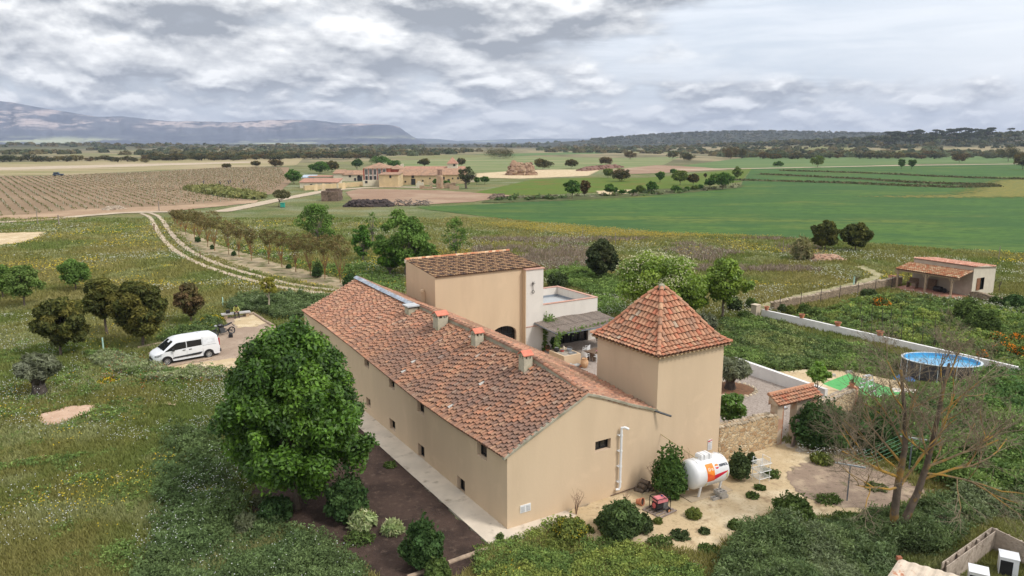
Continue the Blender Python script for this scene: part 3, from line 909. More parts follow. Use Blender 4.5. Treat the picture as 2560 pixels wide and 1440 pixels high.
# ---------------------------------------------------------------- the long house with its pigeon tower
rngH = random.Random(11)
ST = [0,4.5,8.6,13,18,23,28.2]
EZ = [3.34,3.22,3.25,3.48,3.76,3.95,4.02]
RZH = [5.28,5.66,5.76,5.78,5.80,5.86,5.98]
RX = [4.13,4.12,4.12,4.12,4.12,4.12,4.12]
CZ = [3.62,3.95,4.02,4.05,4.08,4.10,4.12]
CX = 8.25
LEN = 28.2
ez = lambda s: float(np.interp(s,ST,EZ))
rzh = lambda s: float(np.interp(s,ST,RZH))
czh = lambda s: float(np.interp(s,ST,CZ))
TWX0,TWX1,TWY1,TWZ = 8.2,12.5,4.5,6.36
house = thing('long_house','long ochre plastered farmhouse with weathered tile roof and square corner tower','farmhouse',A0,RZ)
def house_walls():
 mb = MB()
 # long wall on local x=0
 hl = []
 for (x0,x1,y0,y1) in [(1193,1217,1100,1139),(1043,1060,1000,1031),(973,986,946,971),(911,922,899,919),
       (1143,1162,1195,1232),(1045,1061,1112,1146),(974,988,1049,1076),(916,926,995,1018)]:
  ya,za = PXX(x1,(y0 + y1) / 2,0)
  yb,zb = PXX(x0,(y0 + y1) / 2,0)
  zc = PXX((x0 + x1) / 2,(y0 + y1) / 2,0)[1]
  hh = 0.5 * (PXX((x0 + x1) / 2,y0 + 1,0)[1] - PXX((x0 + x1) / 2,y1 - 1,0)[1])
  zc = min(zc,ez(ya) - 0.14 - hh)
  hl.append((ya,yb,zc - hh,zc + hh))
 for far in (24.0,):
  hl.append((far,far + 0.6,2.6,3.3))
 P = lambda u,z: (0,u,z)
 wall_grid(mb,P,ST,lambda u: ez(u) - 0.02,hl,(1,0,0),rd=0.24)
 # gable wall on local y=0 up to the tower, then the tower face flush with it
 hx0,hz0 = PXY(1488,1127,0)
 hx1,hz1 = PXY(1527,1097,0)
 gzc = PXY(1507.5,1113,0)[1]
 gh = [(hx0,hx1,gzc - 0.25,gzc + 0.25)]
 gtop = lambda u: float(np.interp(u,[0,4.13,5.2,6.6,8.2],[3.32,5.26,4.84,4.22,3.66]))
 Pg = lambda u,z: (u,0,z)
 wall_grid(mb,Pg,[0,1,2,3,4.13,5.2,6.6,8.2],gtop,gh,(0,1,0),rd=0.25)
 mb.add([(8.2,0,-0.4),(TWX0 + 0.0,0,-0.4),(8.2,0,3.66)],[(0,1,2)])
 # far gable and courtyard wall
 mb.add([(0,LEN,-0.4),(CX,LEN,-0.4),(CX,LEN,4.1),(4.12,LEN,5.95),(0,LEN,4.0)],[(0,4,3,2,1)])
 mb.add([(CX,TWY1 - 0.3,-0.4),(CX,LEN,-0.4),(CX,LEN,4.08),(CX,8,3.98),(CX,TWY1 - 0.3,3.9)],[(0,1,2,3,4)])
 mb.build('wall',[m_plaster,m_reveal],house)
 tw = MB()
 tw.add([(TWX0,0,0),(TWX1,0,0),(TWX1,0,TWZ),(TWX0,0,TWZ)],[(0,1,2,3)])
 tw.v[0] = (TWX0,0,-0.4); tw.v[1] = (TWX1,0,-0.4)
 tw.add([(TWX1,0,-0.4),(TWX1,TWY1,-0.4),(TWX1,TWY1,TWZ),(TWX1,0,TWZ)],[(0,1,2,3)])
 tw.add([(TWX1,TWY1,-0.4),(TWX0,TWY1,-0.4),(TWX0,TWY1,TWZ),(TWX1,TWY1,TWZ)],[(0,1,2,3)])
 tw.add([(TWX0,TWY1,-0.4),(TWX0,0,-0.4),(TWX0,0,TWZ),(TWX0,TWY1,TWZ)],[(0,1,2,3)])
 tw.build('tower_wall',m_plaster,house)
 for h in hl:
  # deep splayed opening: glass fills the farther part
  c4 = [(0,h[0] + 0.01,h[2] + 0.01),(0,h[1] - 0.01,h[2] + 0.01),(0,h[1] - 0.01,h[3] - 0.01),(0,h[0] + 0.01,h[3] - 0.01)]
  window_part(house,c4,(1,0,0),0.24)
 h = gh[0]
 window_part(house,[(h[0] + 0.01,0,h[2] + 0.01),(h[1] - 0.01,0,h[2] + 0.01),(h[1] - 0.01,0,h[3] - 0.01),(h[0] + 0.01,0,h[3] - 0.01)],(0,1,0),0.25,2)
house_walls()
def house_roof():
 OV,UP = 0.16,0.0
 pitch = 0.203
 # left slope
 mb = MB()
 nu = int((LEN + 0.10) / pitch)
 def PL(i,t):
  s = -0.06 + i * pitch
  e = Vector((-OV,s,ez(s) - 0.05))
  r = Vector((4.10,s,rzh(s)))
  p = e.lerp(r,t)
  p.z -= 0.05 * math.sin(math.pi * t) + 0.04 * (fbm(s / 2.2,t * 2.0,4,3) - 0.5)
  return p
 def NL(i,t):
  d = (Vector(PL(i,1)) - Vector(PL(i,0))).normalized()
  side = Vector((0,1,0))
  return d.cross(side) * (1 if d.cross(side).z > 0 else -1),side
 nv = 15
 def colL(i,j):
  s = i * pitch
  c = Vector(tile_palette(rngH,'old')).lerp(Vector((0.37,0.205,0.14)),0.38)
  # the far third was relaid with fresher orange tiles; lichen darkens the middle
  f = min(1,max(0,(s - 17.0 + j * 0.25) / 3.0))
  g = fbm(s / 1.8,j / 3.5,8,4)
  if rngH.random() < f * 0.62:
   c = Vector(tile_palette(rngH,'right')) * 1.05
  elif rngH.random() < 0.95:
   c = c.lerp(Vector((0.21,0.145,0.12)),max(0,min(0.55,(g - 0.44) * 3.5)) * (1 - f))
  if j < 2 or j > 12:
   c = c.lerp(Vector((0.44,0.24,0.14)),0.30 * rngH.random())
  if rngH.random() < 0.005 and 5 < s < 16:
   c = Vector((0.52,0.50,0.46))
  return tuple(c)
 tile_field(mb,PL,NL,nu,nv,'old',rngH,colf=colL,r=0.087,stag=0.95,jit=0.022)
 # deck under the tiles
 for a,b in zip(ST[:-1],ST[1:]):
  for k in range(4):
   q = []
   for s,t in ((a,k / 4),(b,k / 4),(b,(k + 1) / 4),(a,(k + 1) / 4)):
    e = Vector((-OV + 0.02,s,ez(s) - 0.05))
    r = Vector((4.10,s,rzh(s)))
    p = e.lerp(r,t)
    p.z -= 0.05 * math.sin(math.pi * t) + 0.035
    q.append(p)
   mb.add(q,[(0,1,2,3)],1)
 # right slope, a step higher than the left one
 STEP = 0.16
 nu2 = int((LEN - 0.0) / pitch)
 def PR(i,t):
  s = -0.05 + i * pitch
  st = STEP * min(1,max(0.0,(s - 0.6) / 2.5))
  e = Vector((CX + 0.10,s,czh(s)))
  r = Vector((4.02,s,rzh(s) + st))
  p = e.lerp(r,t)
  p.z -= 0.10 * math.sin(math.pi * t)
  return p
 def NR(i,t):
  d = (Vector(PR(i,1)) - Vector(PR(i,0))).normalized()
  side = Vector((0,1,0))
  n = d.cross(side)
  return n * (1 if n.z > 0 else -1),side
 def inr(i,t):
  s = -0.05 + i * pitch
  x = lerp(CX + 0.10,4.02,t)
  return not (s < TWY1 and x > TWX0 - 0.05)
 def colR(i,j):
  c = Vector(tile_palette(rngH,'right'))
  g = fbm(i * pitch / 1.5,j / 3.0,18,4)
  return tuple(c.lerp(Vector((0.27,0.17,0.11)),max(0,min(0.8,(g - 0.42) * 4)) * (0.2 if i * pitch < 3 else 1)))
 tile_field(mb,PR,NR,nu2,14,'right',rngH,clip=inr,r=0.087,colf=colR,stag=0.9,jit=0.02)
 for a,b in zip(ST[:-1],ST[1:]):
  q = []
  for s,t in ((a,0),(b,0),(b,1),(a,1)):
   st = STEP * min(1,max(0.0,(s - 0.6) / 2.5))
   q.append(Vector((CX + 0.05 if s > 4.4 else TWX0 + 0.02,s,czh(s) - 0.03)).lerp(Vector((4.06,s,rzh(s) + st - 0.05)),t))
  q2 = [q[0].lerp(q[3],0.5) - Vector((0,0,0.10)),q[1].lerp(q[2],0.5) - Vector((0,0,0.10))]
  mb.add([q[0],q[1],q2[1],q2[0]],[(0,1,2,3)],1)
  mb.add([q2[0],q2[1],q[2],q[3]],[(0,1,2,3)],1)
 roof = mb.build('roof',[m_tile,m_tilepan],house)
 # ridge: cement fillet on the step, a row of ridge tiles
 rb = MB()
 ss = [0.0,0.6,1.5,3,4.5,6.5,8.6,11,13,15.5,18]
 for a,b in zip(ss[:-1],ss[1:]):
  za,zb = rzh(a),rzh(b)
  sa,sb = (STEP * min(1,max(0.0,(s - 0.6) / 2.5)) for s in (a,b))
  wa = Vector((4.0,a,za - 0.05)); wb = Vector((4.0,b,zb - 0.05))
  rb.add([wa,wb,wb + Vector((0.015,0,sb + 0.10)),wa + Vector((0.015,0,sa + 0.10))],[(0,1,2,3)],0)
 # mortared ridge tiles along the top
 s = 0.05
 while s < LEN - 0.3:
  e = s + 0.40
  st = lambda q: STEP * min(1,max(0.0,(q - 0.6) / 2.5))
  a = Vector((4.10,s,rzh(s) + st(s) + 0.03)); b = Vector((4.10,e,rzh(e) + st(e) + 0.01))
  col = tile_palette(rngH,'right')
  if s > 17.5:
   break
  vs = []
  for p,r in ((a,0.115),(b,0.10)):
   for k in range(7):
    th = math.pi * k / 6
    vs.append(p + Vector((-math.cos(th) * r,0,math.sin(th) * r)))
  rb.add(vs,[(k,k + 1,8 + k,7 + k) for k in range(6)],1,tuple(c * 0.92 for c in col))
  s += 0.36
 rb.build('ridge_tiles',[m_mortar,m_tile],roof)
 # bluish lead flashing over the far ridge
 fl = MB()
 pts = [(s,rzh(s) + 0.16) for s in np.linspace(17.8,LEN + 0.05,12)]
 for (a,za),(b,zb) in zip(pts[:-1],pts[1:]):
  for sx,h0,h1 in ((-0.22,-0.13,0.02),(0.22,0.02,-0.08)):
   pass
  xs = [3.84,3.98,4.12,4.30]
  zs = [-0.11,0.0,0.03,-0.06]
  for k in range(3):
   fl.add([(xs[k],a,za + zs[k]),(xs[k],b,zb + zs[k]),(xs[k + 1],b,zb + zs[k + 1]),(xs[k + 1],a,za + zs[k + 1])],[(0,1,2,3)])
 fl.build('ridge_flashing',mat('lead_sheet',(0.32,0.36,0.42),0.55,0.25,2.5,metal=0.2,col2=(0.48,0.52,0.57),s2=2),roof,smooth=True)
 # verge mortar along the gable
 vg = MB()
 gx = [(-0.18,3.27),(1.2,3.92),(2.6,4.56),(4.12,5.25),(5.2,4.86),(6.6,4.28),(8.22,3.70)]
 for (xa,za),(xb,zb) in zip(gx[:-1],gx[1:]):
  vg.add([(xa,-0.07,za - 0.05),(xb,-0.07,zb - 0.05),(xb,-0.07,zb + 0.055),(xa,-0.07,za + 0.055),(xa,0.10,za - 0.05),(xb,0.10,zb - 0.05),(xb,0.10,zb + 0.055),(xa,0.10,za + 0.055)],
   [(0,1,2,3),(3,2,6,7),(0,4,5,1),(0,3,7,4),(1,5,6,2)])
 vg.build('verge',m_mortar,roof)
 gt = MB()
 gt.tube([(8.05,-0.02,3.72),(8.3,-0.25,3.62),(8.62,-0.55,3.50)],[0.05,0.055,0.05],8)
 gt.build('rain_spout',mat('grey_zinc',(0.10,0.105,0.11),0.5,0.2,5,metal=0.5),roof)
 # chimneys
 def chimney(px,py,w,h,style):
  # base found on the left slope near the ridge
  yl,z = PXX(px,py,3.62)
  x = 3.62
  mbc = MB()
  zb = rzh(yl) - 0.9
  zt = z
  mbc.box(x - w / 2,x + w / 2,yl - w / 2,yl + w / 2,zb,zt,0)
  if style == 'flat':
   mbc.box(x - w / 2 + .04,x + w / 2 - .04,yl - w / 2 + .04,yl + w / 2 - .04,zt,zt + 0.09,2)
   mbc.box(x - w / 2 - .12,x + w / 2 + .12,yl - w / 2 - .12,yl + w / 2 + .12,zt + 0.09,zt + 0.17,3)
  else:
   hh = 0.16
   c = w / 2 - 0.05
   for sx in (-1,0,1):
    for sy in (-1,0,1):
     if sx or sy:
      mbc.cbox((x + sx * c,yl + sy * c,zt + hh / 2),(0.085,0.085,hh),0)
   mbc.box(x - 0.10,x + 0.10,yl - 0.10,yl + 0.10,zt,zt + hh,2)
   o = w / 2 + 0.05
   zc = zt + hh
   rh = 0.20
   # two tile slabs leaning together
   mbc.add([(x - o,yl - o,zc),(x + o,yl - o,zc),(x + o,yl,zc + rh),(x - o,yl,zc + rh),
     (x - o,yl - o,zc + .04),(x + o,yl - o,zc + .04),(x + o,yl,zc + rh + .04),(x - o,yl,zc + rh + .04)],
     [(0,1,2,3),(4,5,6,7),(0,1,5,4),(0,4,7,3),(1,2,6,5)],1)
   mbc.add([(x - o,yl + o,zc),(x + o,yl + o,zc),(x + o,yl,zc + rh),(x - o,yl,zc + rh),
     (x - o,yl + o,zc + .04),(x + o,yl + o,zc + .04),(x + o,yl,zc + rh + .04),(x - o,yl,zc + rh + .04)],
     [(0,1,2,3),(4,5,6,7),(0,1,5,4),(0,4,7,3),(1,2,6,5)],1)
   mbc.add([(x - o + .05,yl - o + .05,zc),(x - o + .05,yl + o - .05,zc),(x - o + .05,yl,zc + rh - .02)],[(0,1,2)],0)
   mbc.add([(x + o - .05,yl - o + .05,zc),(x + o - .05,yl + o - .05,zc),(x + o - .05,yl,zc + rh - .02)],[(0,1,2)],0)
  mbc.build('chimney',[m_chim,m_redtile,m_frame,mat('grey_slab',(0.45,0.46,0.47),0.8,0.1,5)],roof)
 chimney(1028,768,0.62,0.3,'flat')
 chimney(1101,793,0.66,0.9,'cap')
 chimney(1193,838,0.50,0.9,'cap')
 chimney(1314,895,0.48,0.9,'cap')
 return roof
m_chim = mat('lichen_render',(0.46,0.42,0.32),0.95,0.15,3,bump=0.4,col2=(0.33,0.31,0.20),s2=1.5)
m_redtile = mat('red_clay',(0.60,0.20,0.13),0.8,0.12,5)
roof_o = house_roof()
def tower_roof():
 cx,cy = (TWX0 + TWX1) / 2,TWY1 / 2
 hx,hy = (TWX1 - TWX0) / 2 + 0.26,TWY1 / 2 + 0.26
 zE,zA = TWZ + 0.0,9.02
 prof = lambda t: float(np.interp(t,[0,0.10,0.22,0.40,0.6,0.8,1.0],[0,0.045,0.125,0.33,0.58,0.81,1.0]))
 mb = MB()
 rng = random.Random(5)
 nv = 12
 for f in range(4):
  n_out = [(0,-1),(-1,0),(0,1),(1,0)][f]
  sidev = Vector((n_out[1],-n_out[0],0)) * -1
  ho,hs = (hy,hx) if n_out[0] == 0 else (hx,hy)
  nu = 20
  pit = 2 * hs / nu
  def P(i,t,n_out=n_out,sidev=sidev,ho=ho,hs=hs,pit=pit):
   u = -hs + i * pit
   return Vector((cx + n_out[0] * ho * (1 - t),cy + n_out[1] * ho * (1 - t),zE + (zA - zE) * prof(t))) + sidev * u
  def Nn(i,t,P=P,sidev=sidev):
   d = (P(i,min(1,t + 0.05)) - P(i,max(0,t))).normalized()
   n = d.cross(sidev)
   return n * (1 if n.z > 0 else -1),sidev
  def clip(i,t,hs=hs,pit=pit):
   return abs(-hs + i * pit) < hs * (1 - t) - 0.02
  tile_field(mb,P,Nn,nu,nv,'tower',rng,r=pit * 0.47,lift=-0.012,clip=clip,jit=0.01,stag=0.25)
  # deck
  for k in range(10):
   ta,tb = k / 10,(k + 1) / 10
   q = []
   for t,sg in ((ta,-1),(ta,1),(tb,1),(tb,-1)):
    p = Vector((cx + n_out[0] * (ho - .03) * (1 - t),cy + n_out[1] * (ho - .03) * (1 - t),zE + (zA - zE) * prof(t) - 0.03)) + sidev * sg * (hs - .03) * (1 - t)
    q.append(p)
   mb.add(q,[(0,1,2,3)],1)
 o = mb.build('tower_roof',[m_tile,m_tilepan],house)
 hb = MB()
 for sx in (-1,1):
  for sy in (-1,1):
   nt = 11
   for k in range(nt):
    ta,tb = k / nt,min(1,(k + 1.2) / nt)
    a = Vector((cx + sx * hx * (1 - ta),cy + sy * hy * (1 - ta),zE + (zA - zE) * prof(ta) + 0.06))
    b = Vector((cx + sx * hx * (1 - tb),cy + sy * hy * (1 - tb),zE + (zA - zE) * prof(tb) + 0.03))
    d = (b - a).normalized()
    side = Vector((-sy,sx,0)).normalized()
    n = d.cross(side)
    n = n if n.z > 0 else -n
    vs = []
    for p,r in ((a,0.115),(b,0.095)):
     for q in range(7):
      th = math.pi * q / 6
      vs.append(p - side * math.cos(th) * r + n * math.sin(th) * r)
    hb.add(vs,[(q,q + 1,8 + q,7 + q) for q in range(6)],0,tile_palette(rng,'tower'))
 hb.lathe([(0.20,-0.10),(0.16,0.06),(0.05,0.13),(0.0,0.14)],10,(cx,cy,zA),1)
 hb.build('hip_tiles',[m_tile,m_mortar],o)
 ev = MB()
 # double row of tile ends under the eaves
 for f in range(4):
  n_out = [(0,-1),(-1,0),(0,1),(1,0)][f]
  sidev = Vector((n_out[1],-n_out[0],0))
  ho,hs = (hy,hx) if n_out[0] == 0 else (hx,hy)
  for k in range(18):
   u = -hs + 0.12 + k * (2 * hs - .24) / 17
   c = Vector((cx + n_out[0] * (ho - 0.17),cy + n_out[1] * (ho - 0.17),zE - 0.07)) + sidev * u
   p = [c - sidev * .075 + Vector((0,0,.04)),c + sidev * .075 + Vector((0,0,.04)),c - Vector((0,0,.05))]
   d = Vector((*n_out,0)) * 0.16
   ev.add([q - d for q in p] + [q + d for q in p],[(0,1,2),(3,4,5),(0,1,4,3),(1,2,5,4),(2,0,3,5)])
 ev.build('eave_tiles',mat('pale_clay',(0.42,0.30,0.18),0.9,0.2,6),o)
tower_roof()
def house_bits():
 # white downpipe
 x,z = PXY(1549,1068,0)
 x2,z2 = PXY(1543,1220,0)
 z2 = max(z2,0.35)
 mb = MB()
 r = 0.058
 yv = -0.14
 mb.tube([(x + 0.28,-0.30,z - 0.05),(x + 0.12,-0.22,z + 0.04),(x,yv,z + 0.02),(x,yv,z - 0.15),(x,yv,z2 + 0.12),(x - 0.05,yv,z2),(x - 0.2,yv + .05,z2)],r,12)
 for k in range(4):
  mb.tube([(x,yv,z - 0.3 - k * (z - z2 - .4) / 3.4),(x,yv,z - 0.38 - k * (z - z2 - .4) / 3.4)],r * 1.25,12)
  mb.box(x - 0.13,x + 0.02,yv,0.0,z - 0.36 - k * (z - z2 - .4) / 3.4,z - 0.32 - k * (z - z2 - .4) / 3.4)
 mb.build('downpipe',mat('white_plastic',(0.72,0.73,0.74),0.45,0.04,5),house,smooth=False)
 # vent grille
 x0,z0 = PXY(1300,1283,0)
 x1,z1 = PXY(1326,1257,0)
 zc = (z0 + z1) / 2
 mb = MB()
 m_w = mat('white_paint',(0.74,0.74,0.73),0.5,0.04,5)
 mb.box(x0,x1,-0.03,0,zc - 0.17,zc + 0.17)
 for k in range(2):
  a = x0 + 0.04 + k * (x1 - x0) / 2
  b = a + (x1 - x0) / 2 - 0.07
  for j in range(6):
   mb.box(a,b,-0.045,-0.028,zc - 0.13 + j * 0.045,zc - 0.105 + j * 0.045,1)
 mb.build('vent_grille',[m_w,mat('grey_slats',(0.5,0.5,0.5),0.6)],house)
 # conduit near the wall foot
 xa,za = PXY(1526,1240,0)
 xb,zb = PXY(1628,1204,0)
 mb = MB()
 mb.tube([(xa,-0.03,max(0.12,za)),(xb,-0.03,max(0.12,zb))],0.02,6)
 mb.build('conduit',mat('brown_pipe',(0.14,0.09,0.06),0.7),house)
house_bits()
# notice fixed on the tower wall
x0,z0 = PXY(1768,1126,0)
x1,z1 = PXY(1780,1098,0)
mb = MB()
w,h = x1 - x0,z1 - z0 + .02
mb.box(0,w,-0.02,0,0,h,0)
mb.box(0.01,w * 0.55,-0.024,-0.0201,h * 0.80,h * 0.93,1)
mb.box(w * 0.62,w * 0.95,-0.024,-0.0201,h * 0.87,h * 0.97,1)
for k in range(4):
 mb.box(w * (0.12 + 0.2 * k),w * (0.24 + 0.2 * k),-0.024,-0.0201,h * 0.66,h * 0.74,2)
for k in range(7):
 mb.box(w * 0.10,w * (0.86 - 0.12 * (k % 3)),-0.024,-0.0201,h * (0.10 + 0.07 * k),h * (0.125 + 0.07 * k),2)
o = mb.build('notice_sign',[mat('sign_white',(0.68,0.68,0.69),0.4,0.02),mat('sign_red',(0.55,0.05,0.05),0.5),mat('sign_grey',(0.33,0.33,0.35),0.6)])
o.location = (*loc2(x0,-0.005),z0)
o.rotation_euler = (0,0,RZ)
tag(o,'white notice with red heading fixed to tower wall above gas tank','sign')
# ---------------------------------------------------------------- tall house with roof terrace
bx,by = toloc((1.75,55.87))
BY = by
xL = PXY(1087,692,BY)[0]
xR = PXY(1308,668,BY)[0]
xP = PXY(1351,663,BY)[0]
xT = PXY(1494,742,BY)[0]
ZB0,ZB1,DEP = 6.62,7.16,5.0
tall = thing('tall_house','tall ochre house with single-pitch patterned tile roof and white roof-terrace wing','house',(*loc2(xL,BY),0),RZ)
TX = lambda x: x - xL
def tall_house():
 W = TX(xR)
 ax0 = TX(PXY(1230,850,BY)[0]); ax1 = TX(PXY(1291,850,BY)[0])
 za = PXY(1262,815,BY)[1]
 mb = MB()
 # facade with an arched doorway
 cx,hw = (ax0 + ax1) / 2,(ax1 - ax0) / 2
 arch = [(cx - hw * math.cos(t),za - 0.62 + 0.62 * math.sin(t)) for t in np.linspace(0,math.pi,13)]
 pts = [(0,-0.3),(ax0,-0.3)] + arch + [(ax1,-0.3),(W,-0.3),(W,ZB0),(0,ZB0)]
 # split left, right, over
 mb.add([(0,0,-0.3),(ax0,0,-0.3),(ax0,0,ZB0),(0,0,ZB0)],[(0,1,2,3)])
 mb.add([(ax1,0,-0.3),(W,0,-0.3),(W,0,ZB0),(ax1,0,ZB0)],[(0,1,2,3)])
 for (xa,z_a),(xb,z_b) in zip(arch[:-1],arch[1:]):
  mb.add([(xa,0,z_a),(xb,0,z_b),(xb,0,ZB0),(xa,0,ZB0)],[(0,1,2,3)])
  mb.add([(xa,0,z_a),(xb,0,z_b),(xb,0.35,z_b),(xa,0.35,z_a)],[(0,1,2,3)],1)
 for xa in (ax0,ax1):
  mb.add([(xa,0,-0.3),(xa,0,arch[0][1]),(xa,0.35,arch[0][1]),(xa,0.35,-0.3)],[(0,1,2,3)],1)
 mb.add([(0,0,-0.3),(0,DEP,-0.3),(0,DEP,ZB1),(0,0,ZB0)],[(0,1,2,3)])
 Wt = TX(xP)
 mb.add([(Wt,0.02,-0.3),(Wt,DEP,-0.3),(Wt,DEP,ZB1),(Wt,0.02,ZB0)],[(0,1,2,3)])
 mb.add([(0,DEP,-0.3),(Wt,DEP,-0.3),(Wt,DEP,ZB1),(0,DEP,ZB1)],[(0,1,2,3)])
 mb.build('wall',[m_plaster2,m_reveal],tall)
 g = MB()
 g.add([(ax0,0.30,-0.3),(ax1,0.30,-0.3),(ax1,0.30,za),(ax0,0.30,za)],[(0,1,2,3)])
 dr = g.build('arched_door',m_glass,tall)
 g = MB()
 for k in range(5):
  x = lerp(ax0,ax1,k / 4)
  g.box(x - 0.03,x + 0.03,0.24,0.29,0,za - 0.02 - (0.45 if k in (0,4) else 0.05))
 g.box(ax0,ax1,0.24,0.29,1.55,1.61)
 g.build('door_frame',m_frame,dr)
 # white pier
 mb = MB()
 pz = 6.52
 mb.box(W - 0.06,W,-0.42,0.02,-0.3,pz - .02,1)  # ochre slab paints the shaded return side of the white pier
 mb.box(W,Wt,-0.42,0.02,-0.3,pz,0)
 mb.box(W,TX(xP) + 0.28,-0.45,0.04,2.06,2.12,2)
 mb.box(W - 0.08,Wt + 0.1,-0.50,0.1,pz + 0.002,pz + 0.07,2)
 mb.build('pier',[m_white,m_plaster2,mat('clay_coping',(0.50,0.28,0.215),0.85,0.15,5,col2=(0.60,0.43,0.34),s2=4)],tall)
 # patterned roof
 mb = MB()
 rng = random.Random(3)
 pit = 0.21
 nu = int((Wt + 0.1) / pit)
 P = lambda i,t: Vector((0.0 + i * pit,lerp(-0.14,DEP,t),lerp(ZB0 - 0.0,ZB1 + 0.02,t)))
 d = (P(0,1) - P(0,0)).normalized()
 nrm = Vector((1,0,0)).cross(d)
 Nn = lambda i,t: (nrm,Vector((1,0,0)))
 def colf(i,j):
  k = (i * 2 + j * 3) % 7
  dark = (i + j * 2) % 5 in (0,1) and (i * 3 + j) % 4 != 0
  c = (0.15,0.105,0.088) if dark else ((0.50,0.32,0.185) if (i + j) % 3 else (0.43,0.26,0.16))
  q = 0.85 + 0.3 * rng.random()
  return tuple(v * q for v in c)
 tile_field(mb,P,Nn,nu,13,'x',rng,colf=colf,r=0.09,jit=0.004)
 mb.add([(0,-0.12,ZB0 - 0.02),(Wt + .06,-0.12,ZB0 - 0.02),(Wt + .06,DEP,ZB1 - 0.0),(0,DEP,ZB1 - 0.0)],[(0,1,2,3)],1)
 r = mb.build('roof',[m_tile,m_tilepan],tall)
 mb = MB()
 x = 0
 mb.box(-0.05,Wt + 0.05,DEP - 0.10,DEP + 0.14,ZB1 - 0.2,ZB1 + 0.06,1)
 while x < Wt:
  col = tile_palette(rng,'mottled')
  mb.tube([(x,DEP + .02,ZB1 + 0.07),(x + 0.36,DEP + .02,ZB1 + 0.09)],[0.11,0.095],8,0,tuple(c * 1.1 for c in col))
  x += 0.33
 mb.build('ridge_tiles',[m_tile,mat('pale_mortar',(0.62,0.54,0.42),0.9,0.1,5)],r)
 # iron wall lamp with hanging ring
 x = TX(PXY(1331,710,BY - .42)[0]); z = PXY(1331,708,BY - .42)[1]
 mb = MB()
 for k in range(6):
  a = k * 1.05
  mb.tube([(x,-0.50,z),(x + 0.16 * math.cos(a),-0.56,z + 0.16 * math.sin(a))],0.02,5)
 mb.tube([(x,-0.5,z),(x + .02,-0.5,z - 0.55)],0.022,5)
 mb.tube([(x + 0.02 + 0.11 * math.cos(t),-0.5,z - 0.66 + 0.11 * math.sin(t)) for t in np.linspace(0,2 * math.pi,13)],0.022,5)
 mb.tube([(x,-0.5,z),(x,-0.42,z)],0.03,5)
 mb.build('wall_lantern',mat('rusty_iron',(0.05,0.042,0.038),0.7,0.2),tall)
 # terrace wing
 X0,X1 = Wt,TX(xT)
 D,Zp,Zf = 5.6,3.55,2.75
 t = 0.22
 mb = MB()
 dx0 = TX(PXY(1396,865,BY)[0]); dx1 = TX(PXY(1470,850,BY)[0])
 dz = 2.02
 wall_grid(mb,lambda u,z: (u,0,z),[X0,X1],lambda u: Zp,[(dx0,dx1,0.02,dz)],(0,1,0),rd=0.3,reveal_mi=0)
 mb.add([(X1,0,-0.3),(X1,D,-0.3),(X1,D,Zp),(X1,0,Zp)],[(0,1,2,3)])
 mb.add([(X0,D,-0.3),(X1,D,-0.3),(X1,D,Zp),(X0,D,Zp)],[(0,1,2,3)])
 mb.add([(X0 - .0,t,Zf - .3),(X1 - t,t,Zf - .3),(X1 - t,t,Zp),(X0,t,Zp)],[(0,1,2,3)])
 mb.add([(X1 - t,t,Zf - .3),(X1 - t,D - t,Zf - .3),(X1 - t,D - t,Zp),(X1 - t,t,Zp)],[(0,1,2,3)])
 mb.add([(X0,D - t,Zf - .3),(X1 - t,D - t,Zf - .3),(X1 - t,D - t,Zp),(X0,D - t,Zp)],[(0,1,2,3)])
 mb.build('terrace_wall',[m_white],tall)
 mb = MB()
 mb.box(X0 + .01,X1 + .03,-0.04,t + .03,Zp + 0.002,Zp + 0.05)
 mb.box(X1 - t - .03,X1 + .03,t + .03,D - t - .03,Zp + 0.002,Zp + 0.05)
 mb.box(X0 + .01,X1 + .03,D - t - .03,D + .04,Zp + 0.002,Zp + 0.05)
 mb.build('coping',MATS['clay_coping'],tall)
 mb = MB()
 mb.box(X0,X1 - t,t,D - t,Zf - 0.1,Zf)
 mb.box(X0,X1 - t - .02,D - t - 0.03,D - t - .003,Zf,Zf + 0.18,1)
 mb.box(X1 - t - 0.03,X1 - t - .003,t,D - t - .03,Zf,Zf + 0.18,1)
 mb.build('terrace_floor',[mat('grey_membrane',(0.40,0.42,0.43),0.7,0.06,1),mat('grey_upstand',(0.24,0.27,0.31),0.7,0.05)],tall)
 # glass doors
 g = MB()
 g.add([(dx0,0.28,0.02),(dx1,0.28,0.02),(dx1,0.28,dz),(dx0,0.28,dz)],[(0,1,2,3)])
 dr = g.build('glass_door',m_glass,tall)
 g = MB()
 n = 4
 for k in range(n + 1):
  x = lerp(dx0 + .05,dx1 - .05,k / n)
  ww = 0.10 if k in (0,n) else 0.13
  g.box(x - ww / 2,x + ww / 2,0.20,0.27,0.02,dz)
 g.box(dx0,dx1,0.205,0.275,dz - 0.10,dz)
 g.box(dx0,dx1,0.205,0.275,0.02,0.16)
 g.build('door_frame',m_frame,dr)
 g = MB()
 g.box(dx0 - 0.1,dx1 + 0.1,-0.35,0.2,-0.05,0.05)
 g.build('door_sill',mat('terracotta_paving',(0.42,0.20,0.14),0.8,0.15,6),tall)
 return dx0,dx1,X0,X1
DX0,DX1,TWX_0,TWX_1 = tall_house()
